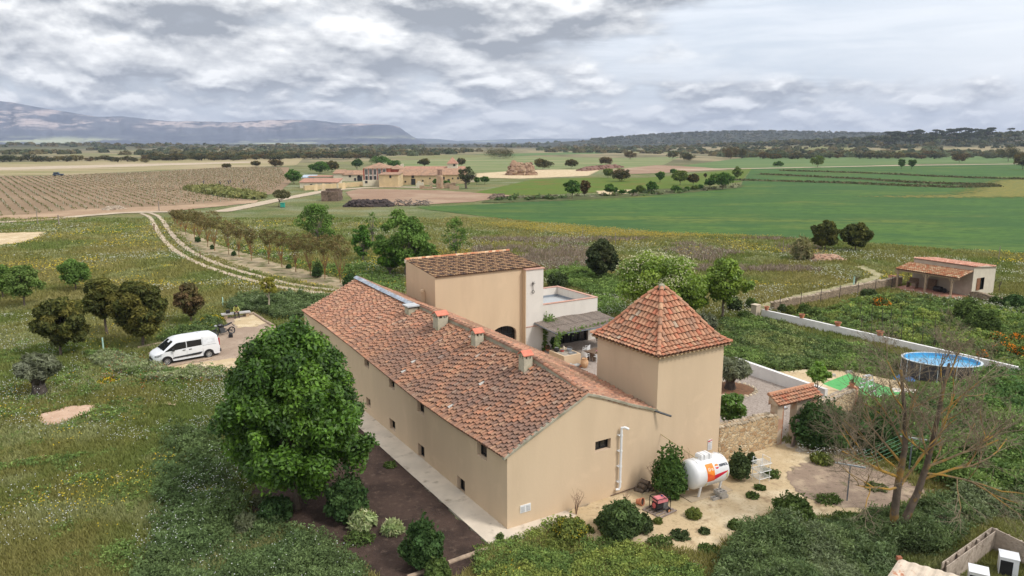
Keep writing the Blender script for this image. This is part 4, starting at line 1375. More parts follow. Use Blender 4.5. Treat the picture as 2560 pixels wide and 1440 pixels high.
# low tiled link between the two houses
link = thing('link_wing','low tiled wing with curved plaster parapet joining tall house and long house','outbuilding',(*loc2(xL,BY),0),RZ)
mb = MB()
m1 = toloc(G(985,738,3.9));
lx0,ly0 = -3.2,-1.6
mb.add([(0.0,0,-0.3),(0.0,0,4.15),(-0.6,0.0,4.05),(-3.4,-0.6,4.35),(-4.6,-0.9,4.0),(-4.6,-0.9,-0.3)],[(0,1,2,3,4,5)])
mb.add([(0.0,.18,4.15),(-0.6,.18,4.05),(-3.4,-0.42,4.35),(0.0,0,4.15),(-0.6,0.0,4.05),(-3.4,-0.6,4.35)],[(3,4,1,0),(4,5,2,1)])
mb.build('wall',m_plaster2,link)
mb = MB()
P = lambda i,t: Vector((-4.6 + i * 0.22,lerp(0.0,3.6,t),lerp(4.12,4.45,t)))
tile_field(mb,P,lambda i,t: (Vector((0,-0.09,1)),Vector((1,0,0))),21,10,'right',random.Random(8),r=0.09)
mb.add([(-4.6,0,4.08),(0,0,4.08),(0,3.7,4.4),(-4.6,3.7,4.4)],[(0,1,2,3)],1)
mb.add([(-4.6,3.7,-.3),(0,3.7,-.3),(0,3.7,4.4),(-4.6,3.7,4.4)],[(0,1,2,3)],2)
mb.build('roof',[m_tile,m_tilepan,m_plaster2],link)
cx_ = TX(PXY(1065,722,BY + 2.2)[0])
mb = MB()
mb.box(-0.32,-0.02,1.6,1.95,4.2,5.35)
mb.lathe([(0.17,0),(0.13,0.12),(0,0.16)],8,(-0.17,1.77,5.35))
mb.build('flue',m_plaster2,link)
# metal handrail behind the ridge
mb = MB()
xa,ya = toloc(G(977,712,4.2));
hp = (*loc2(xL - 4.7,BY + 3.2),0)
hr = thing('handrail','galvanised steel handrail left of tall house above the roofs','railing',hp,RZ)
mb.tube([(0,0,0),(0,0,5.0)],0.03,6)
mb.tube([(3.6,0,0),(3.6,0,4.85)],0.03,6)
mb.tube([(0,0,4.98),(3.6,0,4.83)],0.03,6)
mb.tube([(0,0,4.7),(3.6,0,4.5)],0.02,6)
mb.build('rail',mat('galvanised',(0.36,0.38,0.40),0.5,0.1,metal=0.4),hr)
# ---------------------------------------------------------------- courtyard
def local_sheet(name,poly,z,m,res=0.5,edge=0.1):
 return sheet(name,[loc2(*p) for p in poly],res,edge,z,m)
GW = toloc(G(1925,1115))
W2a,W2b = toloc(G(1835,905)),toloc(G(2064,995))
local_sheet('courtyard',[(CX - .2,4.3),(12.6,4.3),(12.6,0.05),(GW[0] + 3.2,GW[1] - 0.1),(W2b[0] + .2,W2b[1]),(W2a[0] + .1,W2a[1]),(22.5,16.5),(xT + 1.5,BY + .1),(xL + 2,BY + .5),(CX - .2,BY)],0.03,m_gravel)
# concrete walk round the house
mb = MB()
p = [(-0.0,0.0),(0.0,28.4),(-1.25,28.4),(-1.25,8.0),(-1.22,-0.9),(-0.6,-1.25),(2.6,-0.85),(3.2,-0.55),(3.0,0.0)]
mb.prism(p,-0.1,0.075)
o = mb.build('path',mat('pale_concrete',(0.60,0.52,0.42),0.95,0.08,1.2,bump=0.5,bscale=14,col2=(0.36,0.30,0.23),c2lo=0.56,c2hi=0.74,s2=1.6))
o.location = A0
o.rotation_euler = (0,0,RZ)
tag(o,kind='structure')
# reed-covered pergola
px0,py0 = toloc(G(1398,905))
perg = thing('pergola','reed-covered grey steel pergola fixed to white terrace wall','pergola',(*loc2(TX(0) + xL + TWX_0 * 0 + xL * 0,BY),0),RZ)
perg.location = (*loc2(xL,BY),0)
pl = TX(px0)
pyy = py0 - BY
x0p,x1p = pl - 0.15,TWX_1 + 0.05
za_,zb_ = 2.32,2.12
mb = MB()
rngp = random.Random(2)
nst = 110
for k in range(nst):
 x = lerp(x0p + .04,x1p - .04,k / nst)
 j = rngp.random() * 0.02
 for (ya,yb,dz) in ((0.0,-1.9,0.06),(-1.82,pyy + 0.02,0.02)):
  za = lerp(za_,zb_,ya / pyy) + dz + j + 0.025 * math.sin(x * 2.3 + ya)
  zb = lerp(za_,zb_,yb / pyy) + dz + j + 0.025 * math.sin(x * 2.3 + yb)
  c = 0.75 + rngp.random() * 0.5
  mb.tube([(x,ya + rngp.random() * .05,za),(x + .01,yb + rngp.random() * .08,zb)],0.028,5,0,(c,c,c))
reed = mat('dry_reed',(0.235,0.195,0.165),0.95,0.2,8,attr=True)
ATTR.add('dry_reed')
mb.build('reed_mat',reed,perg)
mb = MB()
st = mat('grey_steel',(0.17,0.19,0.22),0.5,0.08,metal=0.3)
mb.bar((x0p,0,za_),(x0p,pyy,zb_),0.07)
mb.bar((x1p,0,za_),(x1p,pyy,zb_),0.07)
mb.bar((x0p,pyy,zb_),(x1p,pyy,zb_),0.07)
for k in range(1,4):
 x = lerp(x0p,x1p,k / 4)
 mb.bar((x,0,za_ - .03),(x,pyy,zb_ - .03),0.04)
mb.build('frame',st,perg)
for x in (x0p + .03,x1p - .03):
 mb = MB()
 mb.box(x - .035,x + .035,pyy - .035,pyy + .035,-0.05,zb_ - .04)
 mb.build('post',st,perg)
def wpt(x,y):
 """local coordinates of the tall house -> world"""
 return loc2(x + xL,y + BY)
# masonry counter
def counter():
 a,b,c = toloc(G(1392,898,0.9)),toloc(G(1420,897,0.9)),toloc(G(1451,893,0.9))
 x1,y0 = toloc(G(1452,914))
 x0,_ = toloc(G(1418,926))
 y1 = y0 + 1.9
 w = 1.5
 o = thing('masonry_counter','ochre masonry barbecue counter in gravel courtyard','counter',(*loc2(x1 - w,y0),0),RZ)
 mb = MB()
 mb.box(0,w,0,0.12,0,0.92)
 mb.box(0,w,1.78,1.9,0,0.92)
 mb.box(0,0.12,0.12,1.78,0,0.92)
 mb.box(w - .12,w,0.12,1.78,0,0.92)
 mb.build('base',m_plaster2,o)
 mb = MB()
 mb.box(0.12,w - .12,0.12,1.78,0.80,0.86)
 for k in range(4):
  mb.box(0.14,w - .14,0.15 + k * .42,0.5 + k * .42,0.86,0.885)
 mb.build('worktop',mat('stained_slab',(0.33,0.29,0.24),0.7,0.3,6),o)
 ww = loc2(x1 - w,y0)
 def W(x,y):
  return (ww[0] + GX.x * x + GY.x * y,ww[1] + GX.y * x + GY.y * y)
 return W,x1,y0
CW,ccx,ccy = counter()
def simple(name,label,cat,mbx,mats,loc,rz=0,group=None,smooth=False):
 o = mbx.build(name,mats,smooth=smooth)
 o.location = loc
 o.rotation_euler = (0,0,rz)
 return tag(o,label,cat,group)
m_clay = mat('terracotta',(0.50,0.20,0.11),0.85,0.12,6)
m_clayjar = mat('pale_terracotta',(0.52,0.31,0.17),0.85,0.15,5,col2=(0.60,0.42,0.26),s2=3)
m_dark = mat('black_plastic',(0.02,0.02,0.022),0.5,0.2)
m_steel = mat('dull_steel',(0.42,0.43,0.44),0.35,0.1,metal=0.7)
mb = MB(); mb.lathe([(0.10,0),(0.20,0.08),(0.22,0.16),(0.19,0.24),(0.21,0.26)],14,mi=0); mb.lathe([(0.05,0.26),(0.16,0.30),(0.0,0.36)],10,mi=1)
simple('cooking_pot','dark round pot at left end of masonry counter','pot',mb,[m_dark,m_steel],(*CW(0.35,1.45),0.886))
mb = MB(); mb.lathe([(0.13,0),(0.15,0.10),(0.16,0.14)],14); mb.lathe([(0.0,0.16),(0.08,0.15),(0.16,0.141)],12,mi=1)
simple('red_pan','small red lidded pan on masonry counter beside dark pot','pan',mb,[mat('red_enamel',(0.42,0.05,0.03),0.4),m_steel],(*CW(0.72,1.25),0.886))
mb = MB(); mb.lathe([(0.07,0),(0.10,0.14),(0.07,0.26),(0.05,0.28),(0.06,0.32)],12); mb.tube([(0.09,0,.22),(0.17,0,.18),(0.09,0,.06)],0.012,6)
simple('jug','pale round jug standing on middle of masonry counter','jug',mb,mat('cream_glaze',(0.60,0.52,0.40),0.5),(*CW(1.0,1.45),0.886))
mb = MB(); mb.lathe([(0.16,0),(0.20,0.12),(0.21,0.18),(0.18,0.181),(0.15,0.03)],16,cap=False); mb.add([(0.16 * math.cos(k),0.16 * math.sin(k),0.03) for k in np.linspace(0,2 * math.pi,12,endpoint=False)],[tuple(range(12))]); mb.tube([(-.21,0,.17),(-.1,0,.34),(.1,0,.34),(.21,0,.17)],0.008,5)
simple('metal_bucket','open galvanised bucket at right end of masonry counter','bucket',mb,MATS['galvanised'],(*CW(1.22,1.05),0.886))
mb = MB(); mb.box(0,.55,0,.35,0,.02); mb.box(0,.55,0,.02,.02,.09); mb.box(0,.55,.33,.35,.02,.09); mb.box(0,.02,.02,.33,.02,.09); mb.box(.53,.55,.02,.33,.02,.09)
simple('steel_tray','shallow steel tray on near side of masonry counter','tray',mb,m_steel,(*CW(0.75,0.25),0.886),RZ)
# grey stone trough pieces at the counter's foot
mb = MB(); mb.box(0,.8,0,.35,0,.12); mb.box(.05,.75,.03,.3,.12,.2,0); mb.box(.1,.85,-.06,.25,.2,.30); mb.box(0.0,0.2,.0,.25,.30,.4)
simple('stone_slabs','stack of grey stone slabs at foot of masonry counter','stone slabs',mb,mat('grey_stone',(0.36,0.36,0.34),0.9,0.2,5),(*CW(0.2,-0.5),0.03),RZ)
jx,jy = G(1461,921)
mb = MB(); mb.lathe([(0.14,0),(0.22,0.12),(0.29,0.36),(0.27,0.55),(0.18,0.66),(0.20,0.70),(0.22,0.72),(0.17,0.73),(0.15,0.60)],20,cap=False); mb.lathe([(0.15,0.60),(0.0,0.60)],20,mi=1,cap=False)
simple('clay_jar','large pale clay jar standing beside masonry counter','jar',mb,[m_clayjar,m_dark],(jx,jy,0.03),0,smooth=True)
def pot(label,x,y,z=0.03,r=0.16,h=0.26,plant=None,group=None,m=None,name='flower_pot'):
 t = thing(name,label,'flower pot',(x,y,z),0,group)
 mb = MB(); mb.lathe([(r * 0.68,0),(r * 0.92,h * 0.8),(r * 1.08,h * 0.8),(r * 1.1,h),(r * 0.95,h),(r * 0.9,h * 0.85)],16,cap=False); mb.lathe([(r * .9,h * .85),(0,h * .86)],16,mi=1,cap=False)
 mb.build('pot',[m or m_clay,mat('soil',(0.06,0.04,0.03),1)],t)
 return t
pot_small = pot('small terracotta pot leaning against large clay jar',*G(1450,920),r=0.15,h=0.24)
# door mat
mb = MB(); mb.box(-0.75,0.75,-0.4,0.4,0.0,0.025)
simple('door_mat','brown coir mat in front of black glass doors','mat',mb,mat('coir',(0.33,0.17,0.09),1,0.15,20),(*wpt(DX0 + 1.2,-0.95),0.035),RZ)
def plastic_chair(name,label,loc,rz):
 t = thing(name,label,'chair',loc,rz,'white plastic armchairs in the courtyard')
 w = mat('white_plastic_chair',(0.74,0.74,0.73),0.4,0.02)
 mb = MB()
 mb.box(-0.23,0.23,-0.22,0.22,0.42,0.45)
 mb.build('seat',w,t)
 mb = MB()
 vs = []
 for k in range(9):
  a = lerp(-1.15,1.15,k / 8)
  for z in (0.45,0.84):
   o_ = 0.03 if z > .5 else 0
   vs.append((0.27 * math.sin(a),0.03 + (0.20 + o_) * math.cos(a),z - (0.17 * abs(a) ** 2 / 1.3 if z > .5 else 0)))
 mb.add(vs,[(2 * k,2 * k + 2,2 * k + 3,2 * k + 1) for k in range(8)])
 mb.add([(x * 1.07,y * 1.07 + .0,z) for x,y,z in vs],[(2 * k,2 * k + 1,2 * k + 3,2 * k + 2) for k in range(8)])
 mb.build('backrest',w,t)
 for s in (-1,1):
  mb = MB(); mb.bar((s * .26,.12,.655),(s * .27,-0.20,.64),.05,.03)
  mb.build('armrest',w,t)
  for q in (-1,1):
   mb = MB(); mb.tube([(s * .22,q * .19,.43 if q > 0 else .645),(s * .27,q * .25,0)],[.03,.018],6)
   mb.build('leg',w,t)
 return t
plastic_chair('plastic_chair','white plastic armchair between clay jar and wooden table, nearest the counter',(*G(1463,905),0.03),RZ + 1.9)
plastic_chair('plastic_chair','white plastic armchair behind wooden table, farther from the tower',(*G(1466,888),0.03),RZ + 0.3 + 3.3)
plastic_chair('plastic_chair','white plastic armchair partly hidden by tower wall, on near side of table',(*G(1492,906),0.03),RZ + 3.3)
t = thing('wooden_table','heavy dark wooden garden table beside white plastic chairs','table',(*G(1494,899),0.03),RZ + 0.2)
m_wood = mat('dark_wood',(0.155,0.10,0.065),0.8,0.25,8)
mb = MB()
for k in range(5):
 mb.box(-1.0,1.3,-0.45 + k * 0.18,-0.28 + k * 0.18,0.68,0.74)
mb.build('tabletop',m_wood,t)
for x in (-0.75,1.1):
 mb = MB(); mb.box(x - .1,x + .1,-.28,.28,0,.68); mb.build('leg',m_wood,t)
pfl = pot('terracotta pot of pink and white flowers on wooden table',*G(1497,891,0.75),z=0.77,r=0.14,h=0.2)
pcl = [(1349,884,0.10,0.18,'small dark pot at foot of white terrace wall'),(1369,880,0.15,0.24,'terracotta pot with reddish plant at foot of white wall'),
 (1358,884,0.08,0.2,'little green potted plant next to terracotta pot by white wall'),(1385,876,0.2,0.36,'tall black pot beside the glass doors')]
POTS = []
for k,(a,b,r,h,lb) in enumerate(pcl):
 POTS.append((pot(lb,*G(a,b),r=r,h=h,m=(m_dark if k in (0,3) else None)),r,h))
# stone circle round the old olive
# ---------------------------------------------------------------- foliage
def mleaf(name,rough=0.55,leaf=0.3,spec=0.35):
 ATTR.add(name)
 return mat(name,(1,1,1),rough,0.10,2.0,attr=True,leaf=leaf,spec=spec)
m_leaf = mleaf('broad_leaf',0.5,0.30,0.4)
m_matte = mleaf('matte_leaf',0.9,0.25,0.1)
m_needle = mleaf('pine_needle',0.9,0.15,0.1)
m_bark = mat('brown_bark',(0.135,0.105,0.08),0.95,0.25,8,bump=0.6,bscale=20)
m_barkg = mat('grey_bark',(0.20,0.17,0.145),0.95,0.25,6,bump=0.6,bscale=18)
m_barko = mat('orange_lichen_bark',(0.20,0.13,0.07),0.95,0.2,5,bump=0.4,col2=(0.33,0.165,0.045),c2lo=0.45,c2hi=0.6,s2=3)
def unit(v):
 return v / (np.linalg.norm(v,axis=-1,keepdims=True) + 1e-9)
def quads_at(P,Nn,size,asp,rng,fold=False):
 """one leaf quad per point; returns verts (n*4,3)"""
 n = len(P)
 r = rng.normal(size=(n,3))
 T = unit(np.cross(Nn,r))
 B = np.cross(Nn,T)
 s = size[:,None] * 0.5
 a = T * s * asp
 b = B * s
 V = np.stack([P - a,P - b * 0.9 + a * .1,P + a,P + b * 0.9 + a * .1],1)
 return V.reshape(-1,3)
def crown_points(rng,shape,cw,ch,zc,nclump,spread=1.0,lump=0.0):
 """clump centres and radii inside a crown envelope centred at height zc"""
 out = []
 R = cw / 2
 o1 = rng.random()
 while len(out) < nclump:
  q = (len(out) + 0.5) / nclump
  zq = 1 - 2 * q
  aq = 2.39996 * len(out) * (1 + 0.0) + o1 * 6.28
  rq = math.sqrt(max(0,1 - zq * zq))
  d = unit(np.array([rq * math.cos(aq),rq * math.sin(aq),zq]) + rng.normal(size=3) * 0.16)
  k = rng.uniform(0.25,1.0) ** 0.40
  x,y,z = d * k
  if shape == 'dome' and z < -0.4:
   z *= 0.7
  if shape == 'umbrella':
   z = z * 0.8 if z > 0 else z * 0.2
  rr = 1.0
  if shape == 'cone':
   rr = np.interp(z,[-1,-0.6,0,1],[0.75,1.0,0.85,0.12])
  if shape == 'egg':
   rr = np.interp(z,[-1,-0.5,0,0.5,1],[0.9,1.1,1.0,0.8,0.6])
  if shape == 'vase':
   rr = np.interp(z,[-1,-0.5,0.2,1],[0.35,0.65,1.0,0.9])
  if shape == 'row':
   rr = np.interp(z,[-1,-0.5,0.2,1],[0.45,0.8,1.05,0.75])
  if shape == 'column':
   rr = np.interp(z,[-1,-0.4,0.4,1],[0.8,1,0.85,0.5])
  if lump:
   rr *= 1 - lump + 2 * lump * float(vnoise(d[0] * 2.2 + 5,d[1] * 2.2 + d[2] * 1.7,7))
  out.append((x * R * rr * 0.80,y * R * rr * 0.80,zc + z * ch / 2 * 0.84,R * rng.uniform(0.22,0.38) * spread))
 return out
def foliage(rng,clumps,n,leaf,cols,asp=1.6,up=0.25,flat=0.8,cj=0.16,hang=0.0,shell=0.5):
 n_c = len(clumps)
 C = np.array(clumps)
 w = C[:,3] ** 2
 ci = rng.choice(n_c,n,p=w / w.sum())
 d = unit(rng.normal(size=(n,3)))
 fl = rng.random(n) < 0.45
 d[:,2] = np.where(fl,np.abs(d[:,2]),d[:,2])
 rad = C[ci,3] * rng.random(n) ** (shell * 0.6)
 # lobes on each clump
 lob = 0.75 + 0.5 * vnoise(d[:,0] * 3 + ci,d[:,1] * 3 + d[:,2] * 2.0,3)
 P = C[ci,:3] + d * (rad * lob)[:,None] * np.array([1,1,flat])
 P[:,2] -= hang * rng.random(n) * rad
 Nn = unit(d * 0.9 + rng.normal(size=(n,3)) * 0.75 + np.array([0,0,up]))
 V = quads_at(P,Nn,leaf * rng.uniform(0.7,1.3,n),asp,rng)
 base = np.array(cols)
 cc = rng.choice(len(base),n_c)
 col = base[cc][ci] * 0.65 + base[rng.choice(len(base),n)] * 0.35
 col = col * (0.62 + 0.62 * (rad / C[ci,3]) ** 2.5)[:,None]  # clump insides darkened, tip highlights painted in, along with paler new growth
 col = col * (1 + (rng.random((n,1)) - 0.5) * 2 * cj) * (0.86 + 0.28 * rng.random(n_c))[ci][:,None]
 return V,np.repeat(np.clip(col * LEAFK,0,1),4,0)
LEAFK = 1.45
def limbs(mbx,rng,clumps,h0,ztrunk,r0,lean=(0,0),nl=9,wob=0.12,sides=7):
 """trunk to ztrunk then limbs out to some clumps"""
 tp = []
 for k in range(6):
  t = k / 5
  tp.append((lean[0] * t * ztrunk + rng.normal() * wob * r0 * 1.5 * (k > 0),lean[1] * t * ztrunk + rng.normal() * wob * r0 * 1.5 * (k > 0),-0.15 + (ztrunk + .15) * t))
 mbx.tube(tp,[r0 * (1.35 if k == 0 else 1.0 - 0.35 * k / 5) for k in range(6)],sides)
 idx = list(rng.permutation(len(clumps)))[:nl]
 for i in idx:
  c = np.array(clumps[i][:3])
  s = np.array(tp[rng.integers(3,6)])
  mid = s * 0.5 + c * 0.5 + np.array([0,0,-0.10 * np.linalg.norm(c - s)]) + rng.normal(size=3) * 0.06 * np.linalg.norm(c - s)
  q1 = s * 0.75 + mid * 0.25 + (c - s) * 0.1
  mbx.tube([tuple(s),tuple(q1 * 0.5 + mid * 0.5),tuple(mid),tuple(c * 0.85 + mid * .15)],[r0 * 0.5,r0 * 0.36,r0 * 0.26,r0 * 0.09],5,cap=False)
 return tp
def make_tree(name,label,x,y,h,cw,ch=None,shape='dome',n=3000,leaf=0.16,cols=((0.06,0.1,0.02),),bark=None,r0=None,seed=1,nclump=26,
   lean=(0,0),group=None,cat='tree',mleafm=None,asp=1.6,nl=9,z=None,spread=1.0,hang=0.0,up=0.25,flat=0.8,off=(0,0),cj=0.16,shell=0.5,zt=None,extra=None):
 rng = np.random.default_rng(seed)
 ch = ch or h * 0.7
 zc = h - ch / 2
 r0 = r0 or max(0.05,h * 0.022)
 cl = crown_points(rng,shape,cw,ch,zc,nclump,spread,0.28)
 cl = [(a + off[0] + lean[0] * zc,b + off[1] + lean[1] * zc,c,d) for a,b,c,d in cl]
 z = gz(x,y) if z is None else z
 t = thing(name,label,cat,(x,y,z),0,group)
 mb = MB()
 ztr = zt or max(h - ch * 0.80,0.25 * h)
 limbs(mb,rng,cl,0,ztr,r0,lean,nl)
 mb.build('trunk',bark or m_bark,t,smooth=True)
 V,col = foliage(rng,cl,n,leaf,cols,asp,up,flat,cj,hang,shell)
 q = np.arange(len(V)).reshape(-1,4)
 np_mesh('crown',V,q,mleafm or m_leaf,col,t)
 if extra:
  extra(t,rng,cl)
 return t
def px_tree(name,label,bx,by,ty,wpx,cyb=None,**kw):
 """tree from its outline in the photo: foot, top row, crown width in pixels, crown bottom row"""
 x,y = G(bx,by)
 h = Zat(ty,y + 0.3)
 cw = wpx * mpp(y)
 ch = None
 if cyb:
  ch = h - Zat(cyb,y)
 return make_tree(name,label,x,y,h,cw,ch=ch,**kw)
BR = [(0.062,0.125,0.016),(0.048,0.105,0.014),(0.085,0.155,0.020),(0.038,0.085,0.013)]
PINE = [(0.078,0.078,0.020),(0.054,0.062,0.017),(0.108,0.096,0.024),(0.040,0.048,0.016)]
LIME = [(0.12,0.20,0.035),(0.15,0.235,0.045),(0.095,0.165,0.03)]
POP = [(0.085,0.145,0.032),(0.11,0.175,0.042),(0.065,0.115,0.026)]
ROW = [(0.135,0.108,0.045),(0.120,0.106,0.042),(0.150,0.108,0.052),(0.105,0.100,0.040)]
OLV = [(0.125,0.135,0.085),(0.155,0.165,0.115),(0.09,0.10,0.06)]
DKS = [(0.030,0.060,0.020),(0.042,0.078,0.026),(0.055,0.095,0.030)]
# the big broadleaf in front of the house
bxw,byw = G(745,1275)
big = make_tree('broadleaf_tree','big dense bright-green leafy tree in dark mulch left of long house',bxw,byw,9.2,7.3,ch=9.0,shape='egg',n=110000,leaf=0.115,cols=[(0.052,0.108,0.012),(0.034,0.076,0.009),(0.095,0.175,0.020),(0.024,0.055,0.009)],nclump=260,
    r0=0.17,seed=4,spread=0.52,hang=0.6,asp=1.8,nl=24,cj=0.30,flat=0.9,up=0.6,shell=0.35,bark=m_bark,off=(-0.05,0.4))
PINES = [(150,890,728,138,868,(0.10,0.06),'leftmost leaning pine left of white van, crown in front of another pine'),
  (268,838,688,105,795,(-0.05,0.05),'pine standing behind and between the two larger pines left of van'),
  (358,866,694,150,845,(0.02,0.0),'broad bushy pine directly behind nose of white van'),
  (478,806,700,78,792,(0.0,0.0),'small brownish thin pine right of broad pine, behind the motorcycle')]
for k,(a,b,t_,w_,cb,ln,lb) in enumerate(PINES):
 cols = PINE if k < 3 else [(0.085,0.070,0.028),(0.065,0.060,0.025),(0.11,0.07,0.035)]
 px_tree('pine_tree',lb,a,b,t_,w_,cb,shape='egg',n=24000 if k < 3 else 6000,leaf=0.14,cols=cols,nclump=44,lean=ln,seed=20 + k,mleafm=m_needle,asp=2.6,spread=0.85,
   group='pines beside the parking place',flat=0.85,up=0.35,shell=0.7,cj=0.25)
px_tree('light_green_tree','feathery light-green young tree at left edge, the nearer of two',62,768,655,96,745,shape='egg',n=7000,leaf=0.14,cols=[(0.115,0.165,0.045),(0.09,0.14,0.035)],nclump=40,seed=31,nl=14,mleafm=m_matte,spread=0.8,group='young light green trees in the left meadow')
px_tree('light_green_tree','light-green young tree cut by left picture edge',8,748,662,80,732,shape='egg',n=5000,leaf=0.15,cols=[(0.095,0.15,0.035),(0.08,0.13,0.03)],nclump=30,seed=32,mleafm=m_matte,group='young light green trees in the left meadow')
px_tree('light_green_tree','round light-green tree behind pines in left meadow',190,728,645,80,712,shape='egg',n=6000,leaf=0.15,cols=[(0.085,0.14,0.033),(0.07,0.12,0.028)],nclump=34,seed=33,mleafm=m_matte,group='young light green trees in the left meadow')
def old_olive(label,bx,by,ty,wpx,seed,n=6500):
 x,y = G(bx,by)
 h = Zat(ty,y)
 cw = wpx * mpp(y)
 t = thing('olive_tree',label,'olive tree',(x,y,0),0)
 rng = np.random.default_rng(seed)
 zt = h * 0.42
 cl = crown_points(rng,'dome',cw,h * 0.66,h * 0.66,34,0.85)
 mb = MB()
 r = h * 0.13
 mb.tube([(0,0,-.2),(0.02,0,zt * .35),(-.04,0.02,zt * .75),(0.0,0,zt)],[r * 1.5,r * 1.05,r,r * .85],9)
 for k in range(5):
  a = k * 1.26
  mb.tube([(math.cos(a) * r * .5,math.sin(a) * r * .5,zt * .7),(math.cos(a) * r * 1.6,math.sin(a) * r * 1.6,zt * 1.25),(math.cos(a) * r * 2.6,math.sin(a) * r * 2.4,zt * 1.6)],[r * .5,r * .36,r * .2],7)
 for k in range(7):
  a = k * 0.9
  mb.tube([(math.cos(a) * r * 1.2,math.sin(a) * r * 1.2,-.1),(math.cos(a) * r * .8,math.sin(a) * r * .8,zt * .4),(math.cos(a + .5) * r * .6,math.sin(a + .5) * r * .6,zt * .9)],[r * .35,r * .32,r * .3],6)
 mb.build('trunk',mat('gnarled_bark',(0.085,0.07,0.06),1,0.35,5,bump=0.9,bscale=12),t,smooth=True)
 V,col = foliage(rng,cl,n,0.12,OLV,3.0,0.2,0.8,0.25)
 np_mesh('crown',V,np.arange(len(V)).reshape(-1,4),m_matte,col,t)
 return t
old_olive('old olive tree with thick gnarled trunk in left meadow',100,988,884,105,41)
old_olive('old olive tree in stone ring behind the tower',1825,975,895,105,42,5000)
# stones round the olive
ox,oy = G(1828,975)
def stone(mbx,rng,c,s,col=(1,1,1),mi=0):
 bmv = []
 R = Matrix.Rotation(rng.random() * 6,3,'Z') @ Matrix.Rotation(rng.random() * .6,3,'X')
 for (a,b,d) in [(1,0,0),(-1,0,0),(0,1,0),(0,-1,0),(0,0,1),(0,0,-1)]:
  bmv.append(Vector((a,b,d)))
 vs = []
 for v in [Vector((x,y,z)) for x in (-1,1) for y in (-1,1) for z in (-1,1)]:
  v = v * 0.62 + Vector((rng.random() - .5,rng.random() - .5,rng.random() - .5)) * .35
  vs.append(v)
 vs += [v * (0.95 + .2 * rng.random()) for v in bmv]
 f = []
 # octa-cube hull: each face of the cube fans to its axis vertex
 cube = {0: (4,5,7,6),1: (0,2,3,1),2: (2,6,7,3),3: (0,1,5,4),4: (1,3,7,5),5: (0,4,6,2)}
 for k,q in cube.items():
  for i in range(4):
   f.append((q[i],q[(i + 1) % 4],8 + k))
 mbx.add([Vector(c) + R @ Vector((v.x * s[0],v.y * s[1],v.z * s[2])) for v in vs],f,mi,col)
ATTR.update(('field_stone',))
m_stone = mat('field_stone',(1,1,1),0.95,0.15,4,attr=True,bump=0.4)
rr_ = random.Random(3)
for k in range(26):
 a = k / 26 * 2 * math.pi
 mb = MB()
 c = 0.8 + .4 * rr_.random()
 stone(mb,rr_,(0,0,0.05),(0.17,0.11,0.09),(0.52 * c,0.43 * c,0.31 * c))
 o = mb.build('edging_stone',m_stone)
 o.location = (ox + 1.55 * math.cos(a),oy + 1.5 * math.sin(a),0.03)
 o.rotation_euler = (0,0,a + 1.57)
 tag(o,'pale edging stone in the ring round the courtyard olive','stone','stones ringing the courtyard olive')
grid_sheet('olive_bed',lambda a,b: 1.45 - np.hypot(a - ox,b - oy),(ox - 2,ox + 2,oy - 2,oy + 2),0.2,0.15,0.05,gmat('brown_mulch',[(0.22,0.12,0.07),((0.13,0.075,0.05),6,.45,.65)],amp=0.3))
# row of trees along the track
ROWT = [(437,562,522,34),(444,570,524,34),(453,578,522,38),(465,588,524,46),(487,598,520,52),(500,606,522,50),(520,618,535,50),(537,628,520,66),(572,637,548,52),
  (598,644,546,66),(629,652,566,50),(672,661,568,56),(705,669,570,54),(740,681,580,62),(776,690,576,74),(813,698,578,72),(851,708,582,80)]
for k,(a,b,t_,w_) in enumerate(ROWT):
 wh = 'farthest' if k == 0 else 'nearest' if k == len(ROWT) - 1 else '%s from far end' % ['','second','third','fourth','fifth','sixth','seventh','eighth','ninth','tenth','eleventh','twelfth','thirteenth','fourteenth','fifteenth','sixteenth'][k]
 px_tree('avenue_tree','brownish young tree with orange trunk, %s of the row along track' % wh,a,b,t_,w_ * .94,b - (b - t_) * 0.46,shape='row',n=int(420 + w_ * 10),leaf=0.13,cols=ROW,nclump=40,bark=m_barko,
   r0=0.062,seed=50 + k,group='row of young trees along the dirt track',nl=18,zt=1.3,mleafm=m_matte,asp=1.7,spread=0.75)
# poplars and elms between the track and the tall house
PT = [(795,618,500,92,600,'tall light-green poplar behind the row of track trees',5200,'column',POP,0.2),
 (908,652,556,52,640,'narrow vivid-green young tree right of the row of track trees',3400,'column',[(0.06,0.125,0.02),(0.045,0.10,0.018)],0.2),
 (932,605,520,32,590,'thin sparse sapling with few leaves between green trees',500,'column',POP,0.16),
 (1015,690,522,128,672,'large loose bright-green poplar clump left of tall house',10500,'egg',POP,0.22),
 (975,692,600,66,682,'dark green leafy shrub-like tree at foot of poplar clump',4200,'dome',BR,0.2),
 (1060,680,600,66,660,'light green undergrowth tree between poplar clump and tall house',2600,'dome',POP,0.2),
 (1140,642,540,62,630,'airy upright sapling with twiggy crown behind tall house',1700,'column',POP,0.17)]
for k,(a,b,t_,w_,cb,lb,n_,sh,cs,lf) in enumerate(PT):
 px_tree('poplar_tree',lb,a,b,t_ - 4,w_ * 1.3,cb + 8,shape=sh,n=n_,leaf=lf,cols=cs,nclump=40,seed=80 + k,nl=22,bark=m_barkg,asp=1.4,spread=0.72,mleafm=m_matte)
px_tree('pine_tree','lone dark-green pine in meadow right of tall house',1503,699,598,96,688,shape='egg',n=11000,leaf=0.2,cols=[(0.030,0.042,0.018),(0.042,0.052,0.022),(0.055,0.06,0.026)],nclump=44,seed=91,mleafm=m_needle,asp=2.4,spread=0.8,shell=0.6)
